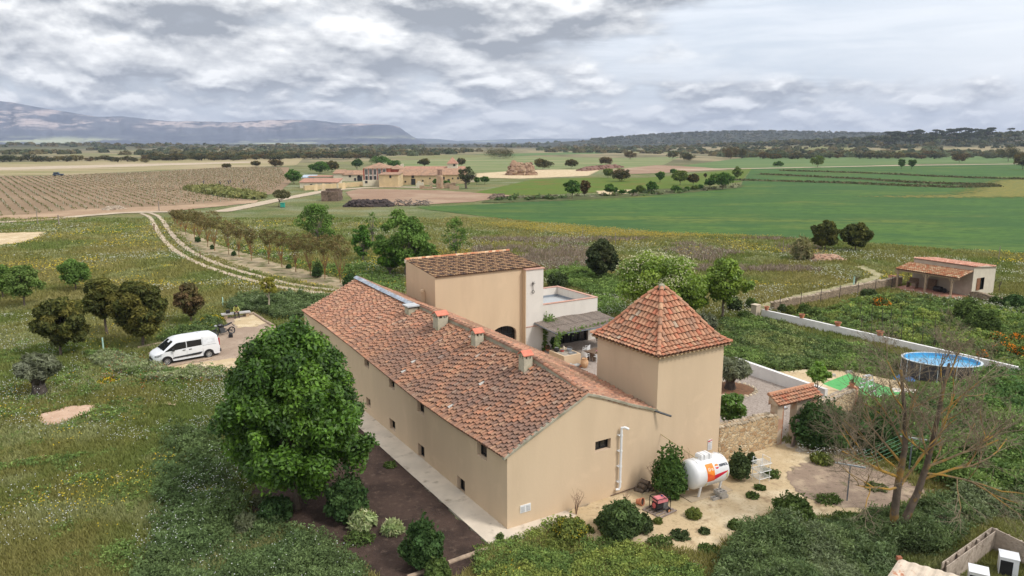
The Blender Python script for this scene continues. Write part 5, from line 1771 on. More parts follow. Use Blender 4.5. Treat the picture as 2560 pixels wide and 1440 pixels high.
def blossoms(t,rng,cl):
 C = np.array(cl)
 C = C[C[:,2] > np.median(C[:,2]) - 0.5]
 C = C[rng.permutation(len(C))[:26]]
 n = 2600
 ci = rng.integers(0,len(C),n)
 d = unit(rng.normal(size=(n,3)))
 d[:,2] = np.abs(d[:,2])
 P = C[ci,:3] + d * (C[ci,3] * 1.05)[:,None]
 V = quads_at(P,unit(d + rng.normal(size=(n,3)) * .5),np.full(n,0.11),1.3,rng)
 np_mesh('blossom',V,np.arange(len(V)).reshape(-1,4),m_matte,np.tile([[0.62,0.60,0.40]],(len(V),1)),t)
ACA = [(0.135,0.195,0.028),(0.10,0.155,0.022),(0.17,0.225,0.035)]
px_tree('acacia_tree','flowering acacia with white blossom behind the tower roof',1650,800,636,240,775,shape='dome',n=17000,leaf=0.16,cols=ACA,nclump=60,seed=101,nl=20,spread=0.72,extra=blossoms,bark=m_bark)
px_tree('acacia_tree','yellow-green leafy tree right of flowering acacia',1806,800,644,128,760,shape='egg',n=9000,leaf=0.16,cols=ACA,nclump=44,seed=102,nl=16,spread=0.75)
px_tree('acacia_tree','bushy yellow-green tree between flowering acacia and right neighbour, against the roof',1735,800,690,80,790,shape='dome',n=6000,leaf=0.16,cols=ACA,nclump=30,seed=103)
px_tree('round_pine','left of two round pines at edge of green field',2062,627,547,76,620,shape='egg',n=8000,leaf=0.24,cols=[(0.058,0.062,0.017),(0.082,0.078,0.020),(0.044,0.052,0.016)],nclump=50,seed=111,mleafm=m_needle,asp=2.2,spread=0.8,group='two round pines by the green field')
px_tree('round_pine','right of two round pines at edge of green field',2138,627,555,80,617,shape='egg',n=8000,leaf=0.24,cols=[(0.052,0.062,0.018),(0.078,0.080,0.022),(0.042,0.052,0.017)],nclump=50,seed=112,mleafm=m_needle,asp=2.2,spread=0.8,group='two round pines by the green field')
# trees standing in and around the middle-distance fields: (foot x, foot y, top y, width, colour, shape, label)
OAK = [(0.052,0.052,0.022),(0.068,0.064,0.026),(0.042,0.046,0.021),(0.098,0.070,0.024)]
OAKB = [(0.105,0.062,0.024),(0.078,0.055,0.022),(0.060,0.052,0.022)]
GR = [(0.050,0.100,0.020),(0.070,0.130,0.026),(0.040,0.082,0.018)]
YG = [(0.095,0.125,0.028),(0.075,0.105,0.024)]
MID = [(1430,497,447,44,GR,'dome','dark-green round tree at left end of field tree line'),(1462,492,449,34,OAKB,'vase','bare grey-brown tree beside dark-green round tree'),
 (1524,489,459,30,GR,'dome','small leafy tree third in field tree line'),(1538,484,468,14,GR,'dome','low green shrub beside third field tree'),
 (1555,488,474,14,GR,'dome','small green shrub on stony bank of field'),(1601,486,464,26,YG,'vase','sparse twiggy tree in middle of field tree line'),
 (1584,485,474,12,GR,'dome','tiny green shrub left of sparse twiggy tree'),
 (1631,482,453,34,GR,'dome','round green tree right of sparse twiggy tree'),(1690,480,466,26,GR,'dome','squat green bush before the field tree line'),
 (1717,478,467,14,GR,'dome','little green bush right of squat green bush'),(1737,476,464,18,YG,'dome','pale green bush between field trees'),
 (1752,474,462,14,GR,'dome','small dark bush left of large field tree'),
 (1650,456,427,26,GR,'vase','small tree with bare stem in poppy field'),(1684,437,422,18,GR,'dome','small dark tree behind yellow-green tree'),
 (1700,463,425,40,YG,'dome','yellow-green bushy tree in middle of field'),(1733,463,433,34,OAK,'dome','olive-brown bushy tree right of yellow-green tree'),
 (1774,472,444,30,GR,'dome','dark-green tree at left foot of large field tree'),(1806,474,428,56,GR,'dome','largest dark-green tree at right end of field tree line'),
 (1842,452,414,28,YG,'egg','tall oval tree above the right end of field tree line'),(1763,445,433,9,OAK,'vase','tiny crooked tree left of tall oval tree'),
 (1553,454,424,54,OAK,'dome','large round grey-green holm oak beside poppy field'),(1520,446,421,30,YG,'vase','sparse yellow-green tree left of large holm oak'),
 (1357,424,398,50,OAK,'dome','wide holm oak alone in pale field behind straw heap'),(1428,421,398,38,OAK,'dome','round holm oak in pale field, right of wide holm oak'),
 (1514,413,394,42,OAKB,'dome','flat brownish holm oak above earth heaps'),(1575,399,380,34,OAKB,'dome','reddish-brown holm oak far in pale field'),
 (1681,398,379,34,OAK,'dome','dark holm oak at edge of pale field, left of larger oaks'),(1718,403,384,42,OAK,'dome','low wide holm oak group right of dark holm oak'),
 (1826,398,368,50,OAKB,'dome','big brown-topped holm oak by blue-green field'),(1854,397,372,30,OAK,'dome','pale holm oak beside the big brown-topped oak'),
 (1945,418,404,26,GR,'dome','small dark bush on edge of far dirt road'),(2044,418,389,38,YG,'dome','lone open-crowned tree by far dirt road'),
 (2253,422,397,22,GR,'vase','left of two fan-shaped saplings by far road'),(2279,423,397,22,GR,'vase','right of two fan-shaped saplings by far road'),
 (2398,407,387,36,OAKB,'dome','low brown oak by road at right'),(2520,404,368,60,OAK,'dome','large olive-brown oak near right edge'),(2556,424,384,50,OAK,'dome','oak cut by right picture edge beside far road'),
 (1061,418,397,32,OAK,'dome','round oak in pale field behind the farm tower'),(1153,418,395,28,OAK,'dome','oak just right of the farm tower'),
 (1286,418,410,22,OAK,'dome','low oak behind conical straw heap'),(1250,397,376,90,OAK,'dome','long dark clump of oaks in field behind farm'),
 (566,420,410,26,OAK,'dome','lone round oak in far left field'),(640,417,403,26,OAK,'dome','oak at right edge of far vineyard'),(690,417,400,40,OAKB,'dome','brownish oak left of farm trees'),
 (735,460,424,52,GR,'dome','dark-green round tree at left end of farm buildings'),(800,434,404,56,GR,'dome','large dark-green tree behind farm sheds'),
 (830,430,402,44,OAK,'dome','dark oak behind the white farmhouse'),(893,428,395,36,DKS,'umbrella','dark pine behind red house left corner'),
 (950,412,392,60,GR,'dome','dark trees behind the red house roof'),(985,415,403,36,GR,'dome','green tree right of red house chimney'),
 (1212,461,440,22,GR,'dome','small green tree right of ivy tree at farm'),(1192,462,442,18,GR,'dome','slim green tree right of farm, next to ivy tree'),
 (1090,466,446,18,GR,'dome','green shrub left of brick stack'),(1115,467,452,24,GR,'dome','green shrub right of brick stack')]
for k,(a,b,t_,w_,cs,sh,lb) in enumerate(MID):
 nn = int(500 + w_ * 32)
 px_tree('oak_tree' if cs in (OAK,OAKB) else 'field_tree',lb,a,b,t_,w_,b - (b - t_) * (0.12 if w_ > 30 else 0.2),shape=sh,n=nn,leaf=0.55 if b < 440 else 0.42,cols=cs,nclump=26,seed=200 + k,
   mleafm=m_matte,asp=1.3,spread=0.95,nl=7)
# leaning trees at the farm road
px_tree('thorn_tree','wind-bent olive-brown tree with two trunks beside farm road',697,517,472,46,504,shape='umbrella',n=2200,leaf=0.3,cols=[(0.11,0.10,0.05),(0.08,0.075,0.035)],nclump=20,seed=301,lean=(0.12,0),off=(0.6,0),nl=14,mleafm=m_matte)
px_tree('ivy_tree','half-bare dark tree with ivy right of farm',1165,471,414,52,460,shape='vase',n=1500,leaf=0.35,cols=[(0.045,0.06,0.025),(0.06,0.055,0.035)],nclump=20,seed=302,nl=20,r0=0.4,mleafm=m_matte)
# ---------------------------------------------------------------- holm-oak country: shared meshes, each oak its own object
rngO = np.random.default_rng(77)
OAKV = []
for k in range(9):
 rng = np.random.default_rng(400 + k)
 cl = crown_points(rng,'dome',1.0,0.72,0.36,20,1.05)
 cs = [OAK,OAK,OAKB,[(0.052,0.058,0.028),(0.07,0.076,0.036)],[(0.095,0.085,0.03),(0.125,0.095,0.035)],OAK,[(0.08,0.095,0.05),(0.10,0.115,0.06)],[(0.034,0.042,0.022),(0.045,0.05,0.026)],OAK][k]
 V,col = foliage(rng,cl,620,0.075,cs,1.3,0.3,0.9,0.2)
 mbt = MB()
 for q in range(3):
  a = q * 2.1
  mbt.tube([(0,0,-.05),(0.04 * math.cos(a),0.04 * math.sin(a),0.12),(0.12 * math.cos(a),0.12 * math.sin(a),0.30)],[0.03,0.02,0.01],5,cap=False)
 tv = np.array(mbt.v)
 tf = np.array(mbt.f)
 VV = np.concatenate([V,tv])
 QQ = np.concatenate([np.arange(len(V)).reshape(-1,4),tf + len(V)])
 CC = np.concatenate([col,np.tile([[0.09,0.07,0.055]],(len(tv),1))])
 o = np_mesh('holm_oak',VV,QQ,m_matte,CC)
 OAKV.append(o.data)
 bpy.data.objects.remove(o)
OAK_LAB = ['dark olive holm oak of the far woodland','round olive-green holm oak of the far woodland','brownish holm oak of the far woodland','grey-green holm oak of the far woodland',
  'yellow-brown holm oak of the far woodland','olive-green holm oak standing in far scrub','pale grey-green holm oak of the far woodland','near-black holm oak of the far woodland','plain olive holm oak in far scrub']
def oak_ok(px,py,x,y):
 # keep the open fields clear, follow the belts
 if py > 398 and px > 720:
  return False
 if py > 403:
  return False
 if 930 < px < 1750 and py > 388 + 4 * math.sin(px * 0.02):
  return False
 if px > 1560 and px < 1900 and 397 < py:
  return False
 return True
cand = []
tries = 0
while len(cand) < 2500 and tries < 90000:
 tries += 1
 px = rngO.uniform(-160,2720)
 py = 356.8 + 46 * rngO.random() ** 1.5
 x,y = G(px,py)
 if not oak_ok(px,py,x,y) or y > 4200:
  continue
 if vnoise(x / 130,y / 260,31) < 0.40 + 0.12 * (py > 388) - (0.10 if px > 1900 else 0):
  continue
 cand.append((px,py,x,y))
# front rank of the belt at left
for px in list(np.arange(-100,380,21)) + list(np.arange(440,930,22)):
 py = (405 + 1.5 * math.sin(px * .07)) if px < 385 else (400 - (px - 440) * 0.012)
 p = (px + rngO.normal() * 5,py + rngO.normal() * 1.0)
 cand.append((*p,*G(*p)))
cand.sort(key=lambda c: c[3])
far_V,far_C = [],[]
for k,(px,py,x,y) in enumerate(cand):
 w = rngO.uniform(7.5,14.5) * (1.0 if y < 1400 else 1.3)
 z = gz(x,y)
 v = int(rngO.integers(0,9))
 if k < 230:
  o = bpy.data.objects.new('holm_oak',OAKV[v])
  C0.objects.link(o)
  o.location = (x,y,z - 0.2)
  o.rotation_euler = (0,0,rngO.uniform(0,6.28))
  o.scale = (w,w,w * rngO.uniform(0.50,0.72))
  tag(o,OAK_LAB[v],'tree','holm oaks of the far woodland, type %s' % 'abcdefghi'[v])
 else:
  rng = rngO
  n = 26
  d = unit(rng.normal(size=(n,3)))
  d[:,2] = np.abs(d[:,2])
  P = d * np.array([w * .5,w * .5,w * .36]) * rng.uniform(.75,1,(n,1)) + np.array([x,y,z])
  Vq = quads_at(P,unit(d + rng.normal(size=(n,3)) * .4),np.full(n,w * 0.42),1.2,rng)
  far_V.append(Vq)
  base = np.array([(0.05,0.052,0.024),(0.068,0.060,0.028),(0.038,0.045,0.022),(0.085,0.07,0.032),(0.06,0.07,0.036)])[rng.integers(0,5)]
  far_C.append(np.repeat(1.9 * base[None] * rng.uniform(.8,1.2,(n,1)),4,0))
# scrub on the hills
n_s = 5200
k = 0
while k < n_s:
 px = rngO.uniform(1480,2760)
 D = rngO.uniform(900,3300)
 x = (px - 1280) / F_PX * D
 y = D
 z = gz(x,y)
 if z < 7.0:
  k += 0.2
  continue
 k += 1
 w = rngO.uniform(3.5,8) * (1 + D / 3500)
 n = 9
 d = unit(rngO.normal(size=(n,3)))
 d[:,2] = np.abs(d[:,2])
 P = d * np.array([w * .5,w * .5,w * .40]) + np.array([x,y,z])
 far_V.append(quads_at(P,unit(d + rngO.normal(size=(n,3)) * .4),np.full(n,w * 0.5),1.2,rngO))
 base = np.array([(0.040,0.046,0.026),(0.055,0.055,0.03),(0.032,0.038,0.022)])[rngO.integers(0,3)]
 far_C.append(np.repeat(1.7 * base[None] * rngO.uniform(.8,1.2,(n,1)),4,0))
FV = np.concatenate(far_V)
o = np_mesh('distant_woodland',FV,np.arange(len(FV)).reshape(-1,4),m_matte,np.concatenate(far_C))
tag(o,'dark scrub and oak woodland covering the far plain and hills','woodland',kind='stuff')
# stone pines on the ridge at right
PV = []
for k in range(4):
 rng = np.random.default_rng(500 + k)
 cl = crown_points(rng,'umbrella',1.0,0.5,0.95,16,1.0)
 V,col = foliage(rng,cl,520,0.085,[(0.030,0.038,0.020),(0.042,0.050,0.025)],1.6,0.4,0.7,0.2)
 mbt = MB()
 mbt.tube([(0,0,-.2),(0.03,0,0.45),(0.0,0,0.9)],[0.04,0.03,0.02],5,cap=False)
 for q in range(4):
  a = q * 1.6
  mbt.tube([(0.02,0,0.55),(0.12 * math.cos(a),0.12 * math.sin(a),0.78),(0.26 * math.cos(a),0.26 * math.sin(a),0.98)],[0.022,0.016,0.01],4,cap=False)
 tv,tf = np.array(mbt.v),np.array(mbt.f)
 o = np_mesh('stone_pine',np.concatenate([V,tv]),np.concatenate([np.arange(len(V)).reshape(-1,4),tf + len(V)]),m_needle,np.concatenate([col,np.tile([[0.07,0.055,0.045]],(len(tv),1))]))
 PV.append(o.data)
 bpy.data.objects.remove(o)
for k in range(86):
 D = rngO.uniform(1120,1330)
 px = rngO.uniform(2195,2455) if k < 80 else [2500,2512,2440,2090,2062,2160][k - 80]
 x = (px - 1280) / F_PX * D
 z = gz(x,D)
 o = bpy.data.objects.new('stone_pine',PV[k % 4])
 C0.objects.link(o)
 s = rngO.uniform(9,13)
 o.location = (x,D,z)
 o.rotation_euler = (0,0,rngO.uniform(0,6))
 o.scale = (s * 1.15,s * 1.15,s * 0.78)
 tag(o,'dark stone pine of the grove on the right-hand hilltop','pine tree','stone pines on the right hilltop')
# ================================================================ walls and garden
def m_rubble(name,ca,cb,cm,sc=3.6):
 m = bpy.data.materials.new(name)
 m.use_nodes = True
 N = NT(m.node_tree)
 P = N.n('ShaderNodeNewGeometry').outputs['Position']
 wob = N.n('ShaderNodeVectorMath',operation='ADD')
 N.l(P,wob.inputs[0])
 nn = N.n('ShaderNodeVectorMath',operation='SCALE')
 N.l(N.noise(P,3,3,out='Color'),nn.inputs[0])
 nn.inputs['Scale'].default_value = 0.22
 N.l(nn.outputs[0],wob.inputs[1])
 v1 = N.n('ShaderNodeTexVoronoi',feature='DISTANCE_TO_EDGE')
 v2 = N.n('ShaderNodeTexVoronoi')
 mp = N.scaled(wob.outputs[0],(1,1,1.5))
 for v in (v1,v2):
  N.l(mp,v.inputs['Vector'])
  v.inputs['Scale'].default_value = sc
 c = N.mix(N.ramp(N.noise(v2.outputs['Color'],3.0,1),0.3,0.7),ca,cb)
 c = N.mix(N.ramp(N.noise(P,10,5,.7),.4,.8),c,N.mix(1.0,c,(0.55,0.5,0.42),'MULTIPLY'))
 e = N.ramp(v1.outputs['Distance'],0.0,0.09)
 c = N.mix(e,cm,c)
 b = N.n('ShaderNodeBsdfPrincipled')
 N.l(c,b.inputs['Base Color'])
 b.inputs['Roughness'].default_value = 0.95
 bp = N.n('ShaderNodeBump')
 bp.inputs['Strength'].default_value = 1
 bp.inputs['Distance'].default_value = 0.06
 N.l(N.math('ADD',e,N.math('MULTIPLY',N.noise(P,14,5),0.5)),bp.inputs['Height'])
 N.l(bp.outputs[0],b.inputs['Normal'])
 N.l(b.outputs[0],N.n('ShaderNodeOutputMaterial').inputs[0])
 return m
m_rub = m_rubble('cream_rubble',(0.66,0.50,0.30),(0.40,0.25,0.13),(0.76,0.64,0.45),3.2)
m_rub2 = m_rubble('brown_rubble',(0.38,0.29,0.20),(0.28,0.21,0.145),(0.20,0.16,0.11),3.0)
m_brick = mat('brick_pier',(0.47,0.22,0.13),0.9,0.25,9,col2=(0.56,0.42,0.30),s2=5)
def wall_thing(name,label,a,b,h,th,m,cat='wall',h2=None,wob=0.0,seg=1,coping=None,seed=1):
 """free-standing wall between two world points"""
 a,b = Vector((*a,0)),Vector((*b,0))
 L = (b - a).length
 rz = math.atan2(b.y - a.y,b.x - a.x)
 t = thing(name,label,cat,(a.x,a.y,0),rz)
 rng = random.Random(seed)
 n = max(1,seg)
 tops = [(h if h2 is None else lerp(h,h2,k / n)) + (rng.random() - .5) * wob for k in range(n + 1)]
 mbw = MB()
 for k in range(n):
  x0,x1 = L * k / n,L * (k + 1) / n
  z0,z1 = tops[k],tops[k + 1]
  vs = [(x0,-th / 2,-.3),(x1,-th / 2,-.3),(x1,th / 2,-.3),(x0,th / 2,-.3),(x0,-th / 2,z0),(x1,-th / 2,z1),(x1,th / 2,z1),(x0,th / 2,z0)]
  fs = [(0,1,5,4),(2,3,7,6),(4,5,6,7)]
  if k == 0:
   fs.append((0,4,7,3))
  if k == n - 1:
   fs.append((1,2,6,5))
  mbw.add(vs,fs)
 mbw.build('wall_body',m,t)
 if coping is not None:
  mc = MB()
  for k in range(n):
   x0,x1 = L * k / n,L * (k + 1) / n
   z0,z1 = tops[k] + .003,tops[k + 1] + .003
   o_ = 0.03
   mc.add([(x0,-th / 2 - o_,z0),(x1,-th / 2 - o_,z1),(x1,th / 2 + o_,z1),(x0,th / 2 + o_,z0)] + [(x0,-th / 2 - o_,z0 + .07),(x1,-th / 2 - o_,z1 + .07),(x1,th / 2 + o_,z1 + .07),(x0,th / 2 + o_,z0 + .07)],
    [(0,1,5,4),(2,3,7,6),(4,5,6,7),(0,4,7,3),(1,2,6,5)])
  mc.build('coping',coping,t)
 return t,L,rz,tops
def tint(c,rg):
 k = .72 + .5 * rg.random()
 return tuple(v * k for v in c)
# rubble wall from the tower to the gate
wa = loc2(12.55,0.25)
wb = G(1932,1112)
m_cope = mat('rough_coping',(0.44,0.35,0.25),0.95,0.2,5,bump=0.6,col2=(0.28,0.23,0.16),s2=2.5)
sw,L_,rz_,tp_ = wall_thing('rubble_wall','cream rubble stone wall running from tower corner to tiled gateway',wa,wb,1.95,0.5,m_rub,h2=1.75,wob=0.12,seg=9,seed=4)
rngw = random.Random(9)
mb = MB()
x = 0
while x < L_ - .1:
 z = np.interp(x / L_ * 9,range(10),tp_)
 for yy in (-.17,0.17):
  stone(mb,rngw,(x + rngw.random() * .1,yy,z),(0.14,0.12,0.075),tint((0.42,0.34,0.24),rngw))
 x += 0.2
mb.build('capstones',m_stone,sw)
# gateway
g0,g1 = Vector((*wb,0)),Vector((*G(2030,1085),0))
gd = (g1 - g0).normalized()
grz = math.atan2(gd.y,gd.x)
gate = thing('tiled_gateway','small plastered gateway with red tiled hood at end of rubble wall','gateway',tuple(g0),grz)
m_gp = mat('peeling_render',(0.50,0.40,0.30),0.95,0.1,2,bump=0.4,col2=(0.46,0.27,0.18),c2lo=0.5,c2hi=0.58,s2=1.2)
gL = (g1 - g0).length
GH = 2.3
mb = MB()
mb.box(-0.10,0.30,-0.24,0.24,-.2,GH + .12)
mb.build('pier',m_gp,gate)
mb = MB()
mb.box(0.30,0.40,-0.22,0.22,-.2,GH - 0.05)
mb.build('brick_jamb',m_brick,gate)
mb = MB()
mb.box(1.42,gL,-0.22,0.22,-.2,GH)
mb.build('side_wall',m_gp,gate)
mb = MB()
mb.box(0.4,1.42,-0.18,0.18,GH - .12,GH + .02)
mb.build('lintel',m_wood,gate)
mb = MB()
rg = random.Random(6)
Pg_ = lambda i,t: Vector((-0.25 + i * 0.215,lerp(-0.46,0.32,t),lerp(GH + 0.05,GH + 0.47,t)))
tile_field(mb,Pg_,lambda i,t: (Vector((0,-0.42,0.9)).normalized(),Vector((1,0,0))),int((gL + .4) / .215),4,'tower',rg,r=0.095)
mb.add([(-.2,-.43,GH + .04),(gL + .1,-.43,GH + .04),(gL + .1,.32,GH + .44),(-.2,.32,GH + .44)],[(0,1,2,3)],1)
mb.add([(-.2,.32,GH + .44),(gL + .1,.32,GH + .44),(gL + .1,.32,GH - .1),(-.2,.32,GH - .1)],[(0,1,2,3)],2)
mb.add([(-.2,-.3,GH - .0),(-.2,.32,GH - .0),(-.2,.32,GH + .44),(-.2,-.3,GH + .12)],[(0,1,2,3)],2)
mb.tube([(-.25,.31,GH + .50),(gL + .12,.31,GH + .50)],0.10,8,0,(0.5,0.26,0.16))
mb.build('roof',[m_tile,m_tilepan,m_gp],gate)
mb = MB()
mb.cbox((0,0,0.78),(0.22,0.09,1.56),R=Matrix.Rotation(0.16,3,'Y'))
simple('wooden_plank','grey plank leaning against right side of tiled gateway','plank',mb,mat('grey_wood',(0.24,0.19,0.16),0.9,0.2,6),(*G(1985,1118),0),grz)
mb = MB()
mb.box(-.02,.02,-.02,.02,0,1.35)
mb.box(-.05,.2,-.1,.1,1.30,1.42,1)
simple('post_lamp','small white-topped lamp post seen through tiled gateway','lamp post',mb,[m_frame,mat('lamp_white',(0.7,0.7,0.7),.5)],(*G(1955,1078),0),grz)
# flagstones in the gateway
rf = random.Random(4)
for k in range(7):
 mb = MB()
 pts_ = [(math.cos(a) * (0.28 + .1 * rf.random()),math.sin(a) * (0.22 + .08 * rf.random())) for a in np.linspace(0,6.28,7)[:-1]]
 mb.prism(pts_,0.0,0.05)
 o = simple('flagstone','flat stone slab of the threshold below tiled gateway','flagstone',mb,mat('grey_flag',(0.44,0.37,0.29),.9,.15,4),(g0.x + gd.x * (0.6 + .5 * (k % 3)) + .6 * gd.y * (k // 3),g0.y + gd.y * (.6 + .5 * (k % 3)) - .6 * gd.x * (k // 3) - .1,0.02),rf.random() * 3,'flagstones below the gateway')
# rubble wall beyond the gate, brick end pier
wc = (g1.x,g1.y)
wd = G(2124,1028)
sw2,L2,_,tp2 = wall_thing('rubble_wall','short rubble wall right of tiled gateway ending in a brick pier',wc,wd,1.75,0.5,m_rub,h2=1.45,wob=.1,seg=5,coping=None,seed=8)
mb = MB()
x = 0.1
while x < L2 - .1:
 z = np.interp(x / L2 * 5,range(6),tp2)
 for yy in (-.17,0.17):
  stone(mb,rngw,(x,yy,z),(0.15,0.12,0.07),tint((0.36,0.30,0.23),rngw))
 x += 0.22
mb.build('capstones',m_stone,sw2)
mb = MB()
mb.box(L2,L2 + .35,-.28,.28,-.2,1.55)
mb.build('end_pier',m_brick,sw2)
pz = pot('terracotta pot on brick end of short rubble wall',*wd,z=1.56,r=0.17,h=0.24)
# white garden walls
m_ww = mat('whitewash',(0.70,0.68,0.66),0.9,0.05,1.5,bump=0.3,col2=(0.52,0.48,0.43),c2lo=.55,c2hi=.8,s2=1.3)
W1a,W1b,W1c = G(1905,792),G(2362,896),G(2580,944)
ww1,*_ = wall_thing('white_wall','long low whitewashed wall between weedy plot and kitchen garden',W1a,W1c,0.72,0.26,m_ww,h2=0.55,seg=8,wob=.04)
W2s,W2e = G(1835,925),G(2064,1003)
ww2,*_ = wall_thing('white_wall','white wall on far side of gravel courtyard, left of green mat',W2s,W2e,0.95,0.28,m_ww,h2=.80,seg=4,wob=.02)
mb = MB(); mb.box(-.3,.3,-.3,.3,-.2,1.05); mb.box(-.34,.34,-.34,.34,1.053,1.12)
o = simple('gate_pillar','cream gate pillar at far end of long white garden wall','pillar',mb,mat('cream_render',(0.55,0.46,0.35),.9,.1,2),(*G(1888,790),0),.6)
mb = MB()
for k in range(6):
 mb.tube([(k * .13,0,0.1),(k * .13,0,.95)],.012,5)
mb.tube([(0,0,.15),(.65,0,.15)],.015,5); mb.tube([(0,0,.9),(.65,0,.9)],.015,5)
simple('iron_gate','low dark iron gate beside cream gate pillar','gate',mb,MATS['rusty_iron'],(*G(1893,791),0),.3)
for k,(a,b,lb) in enumerate([(1916,768,'farthest of four terracotta pots on long white wall'),(2003,787,'second-farthest of four terracotta pots on long white wall'),(2095,811,'third-farthest of four terracotta pots on long white wall'),(2199,838,'nearest and largest of four terracotta pots on long white wall')]):
 # find the wall top under the pot
 best = min([(abs(ppx - a),s) for s in np.linspace(0,1,200) for ppx in [1280 + F_PX * lerp(W1a[0],W1c[0],s) / (lerp(W1a[1],W1c[1],s) * C_ + (CAM_H - .7) * S_)]])[1]
 X_,Y_ = lerp(W1a[0],W1c[0],best),lerp(W1a[1],W1c[1],best)
 pot(lb,X_,Y_,z=lerp(.74,.58,best),r=0.22 + .02 * k,h=0.34,group='terracotta pots on the long white wall')
# dry-stone wall towards the shed
dl = GP((1930,775),(2060,745),(2180,722),(2250,712))
dw,L_,_,tpd = wall_thing('dry_stone_wall','low dry-stone wall leading from gate pillar to small shed',dl[0],dl[3],0.75,0.45,m_rub2,h2=1.0,wob=.2,seg=14,seed=12)
mb = MB()
x = 0
while x < L_:
 z = np.interp(x / L_ * 14,range(15),tpd)
 stone(mb,rngw,(x,(rngw.random() - .5) * .2,z),(0.26,0.2,0.11),tint((0.36,0.29,0.21),rngw))
 x += 0.33
mb.build('capstones',m_stone,dw)
for k in range(8):
 s = k / 7
 p = (lerp(dl[0][0],dl[3][0],s) + .5,lerp(dl[0][1],dl[3][1],s) - .6)
 mb = MB(); mb.tube([(0,0,0),(0.02,0,1.5)],.03,5)
 simple('garden_stake','thin dark stake along dry-stone wall','stake',mb,MATS['rusty_iron'],(*p,0),0,'stakes along the dry-stone wall')
# garden shed with porch
def shed():
 p0 = Vector((*G(2427,742),0))
 pr = Vector((*G(2472,726),0))
 plf = Vector((*G(2278,716),0))
 d = (p0 - plf).normalized()
 rz = math.atan2(d.y,d.x)
 W = (p0 - plf).length
 Dp = 4.2
 t = thing('garden_shed','small beige shed with tiled porch on wooden posts at right','shed',tuple(plf),rz)
 z = lambda yp,Y: Zat(yp,Y)
 hF = z(668,p0.y)
 ms = mat('grey_beige_render',(0.40,0.335,0.27),.95,.08,2,bump=.3)
 ms2 = mat('cream_gable',(0.56,0.50,0.40),.95,.06,2,bump=.3)
 mb = MB()
 mb.add([(0,0,-.2),(W,0,-.2),(W,0,hF),(0,0,hF)],[(0,1,2,3)],0)
 hB = hF - 0.35
 wy0,wy1 = 1.3,2.2
 mb.add([(W,0,-.2),(W,wy0,-.2),(W,wy0,hF),(W,0,hF)],[(0,1,2,3)],1)
 mb.add([(W,wy1,-.2),(W,Dp,-.2),(W,Dp,hB),(W,wy1,hF)],[(0,1,2,3)],1)
 mb.add([(W,wy0,-.2),(W,wy1,-.2),(W,wy1,.6),(W,wy0,.6)],[(0,1,2,3)],1)
 mb.add([(W,wy0,1.9),(W,wy1,1.9),(W,wy1,hF),(W,wy0,hF)],[(0,1,2,3)],1)
 mb.add([(0,0,-.2),(0,Dp,-.2),(0,Dp,hB),(0,0,hF)],[(0,1,2,3)],0)
 mb.add([(0,Dp,-.2),(W,Dp,-.2),(W,Dp,hB),(0,Dp,hB)],[(0,1,2,3)],0)
 mb.build('wall',[ms,ms2],t)
 mb = MB(); mb.add([(W - .15,wy0,.6),(W - .15,wy1,.6),(W - .15,wy1,1.9),(W - .15,wy0,1.9)],[(0,1,2,3)])
 wn = mb.build('window',m_glass,t)
 mb = MB(); mb.box(W + .01,W + .06,wy0 - .55,wy0 + .05,.6,1.9); mb.build('shutter',mat('brown_shutter',(0.22,0.10,0.05),.7,.2,8),wn)
 mb = MB()
 rs = random.Random(3)
 P = lambda i,tt: Vector((-.15 + i * .24,lerp(-.1,Dp + .1,tt),lerp(hF + .08,hB + .08,tt)))
 tile_field(mb,lambda i,tt: P(i,1 - tt),lambda i,tt: (Vector((0,.08,1)).normalized(),Vector((1,0,0))),int((W + .3) / .24),10,'red',rs,r=.10)
 mb.add([(-.1,-.08,hF + .04),(W + .15,-.08,hF + .04),(W + .15,Dp + .1,hB + .04),(-.1,Dp + .1,hB + .04)],[(0,1,2,3)],1)
 mb.build('roof',[m_tile,m_tilepan],t)
 mb = MB()
 pd = 2.7
 zt,zb = hF - .42,hF - .95
 x0 = -0.4
 P2 = lambda i,tt: Vector((x0 + i * .24,lerp(-pd,-.02,tt),lerp(zb,zt,tt)))
 tile_field(mb,P2,lambda i,tt: (Vector((0,-.2,1)).normalized(),Vector((1,0,0))),int((W - x0) / .24),8,'mottled',rs,r=.10)
 mb.add([(x0,-pd,zb - .03),(W,-pd,zb - .03),(W,-.02,zt - .03),(x0,-.02,zt - .03)],[(0,1,2,3)],1)
 mb.build('porch_roof',[m_tile,m_tilepan],t)
 mw = mat('pale_post_wood',(0.33,0.24,0.16),.85,.15,7)
 mb = MB()
 mb.box(x0,W,-pd + .1,-pd + .22,zb - .2,zb - .06)
 mb.build('porch_beam',mw,t)
 for x in (x0 + .3,x0 + (W - x0) * .5,W - .7):
  mb = MB()
  mb.box(x - .08,x + .08,-pd + .08,-pd + .24,0,zb - .2)
  mb.bar((x,-pd + .16,zb - .65),(x - .4,-pd + .16,zb - .22),.07)
  mb.bar((x,-pd + .16,zb - .65),(x + .4,-pd + .16,zb - .22),.07)
  mb.build('post',mw,t)
 mb = MB(); mb.box(x0 - .1,W + .2,-pd - .4,-.01,-.1,.06); mb.build('porch_floor',MATS['terracotta_paving'],t)
 R = Matrix.Rotation(rz,4,'Z')
 return lambda x,y: tuple((Matrix.Translation(plf) @ R @ Vector((x,y,0))).to_2d()),W,rz
SH,SW_,srz = shed()
mb = MB(); mb.cbox((0,0,.62),(1.0,.06,1.2),R=Matrix.Rotation(-.12,3,'X')); mb.cbox((.1,-.1,.6),(.6,.05,1.1),R=Matrix.Rotation(-.12,3,'X'))
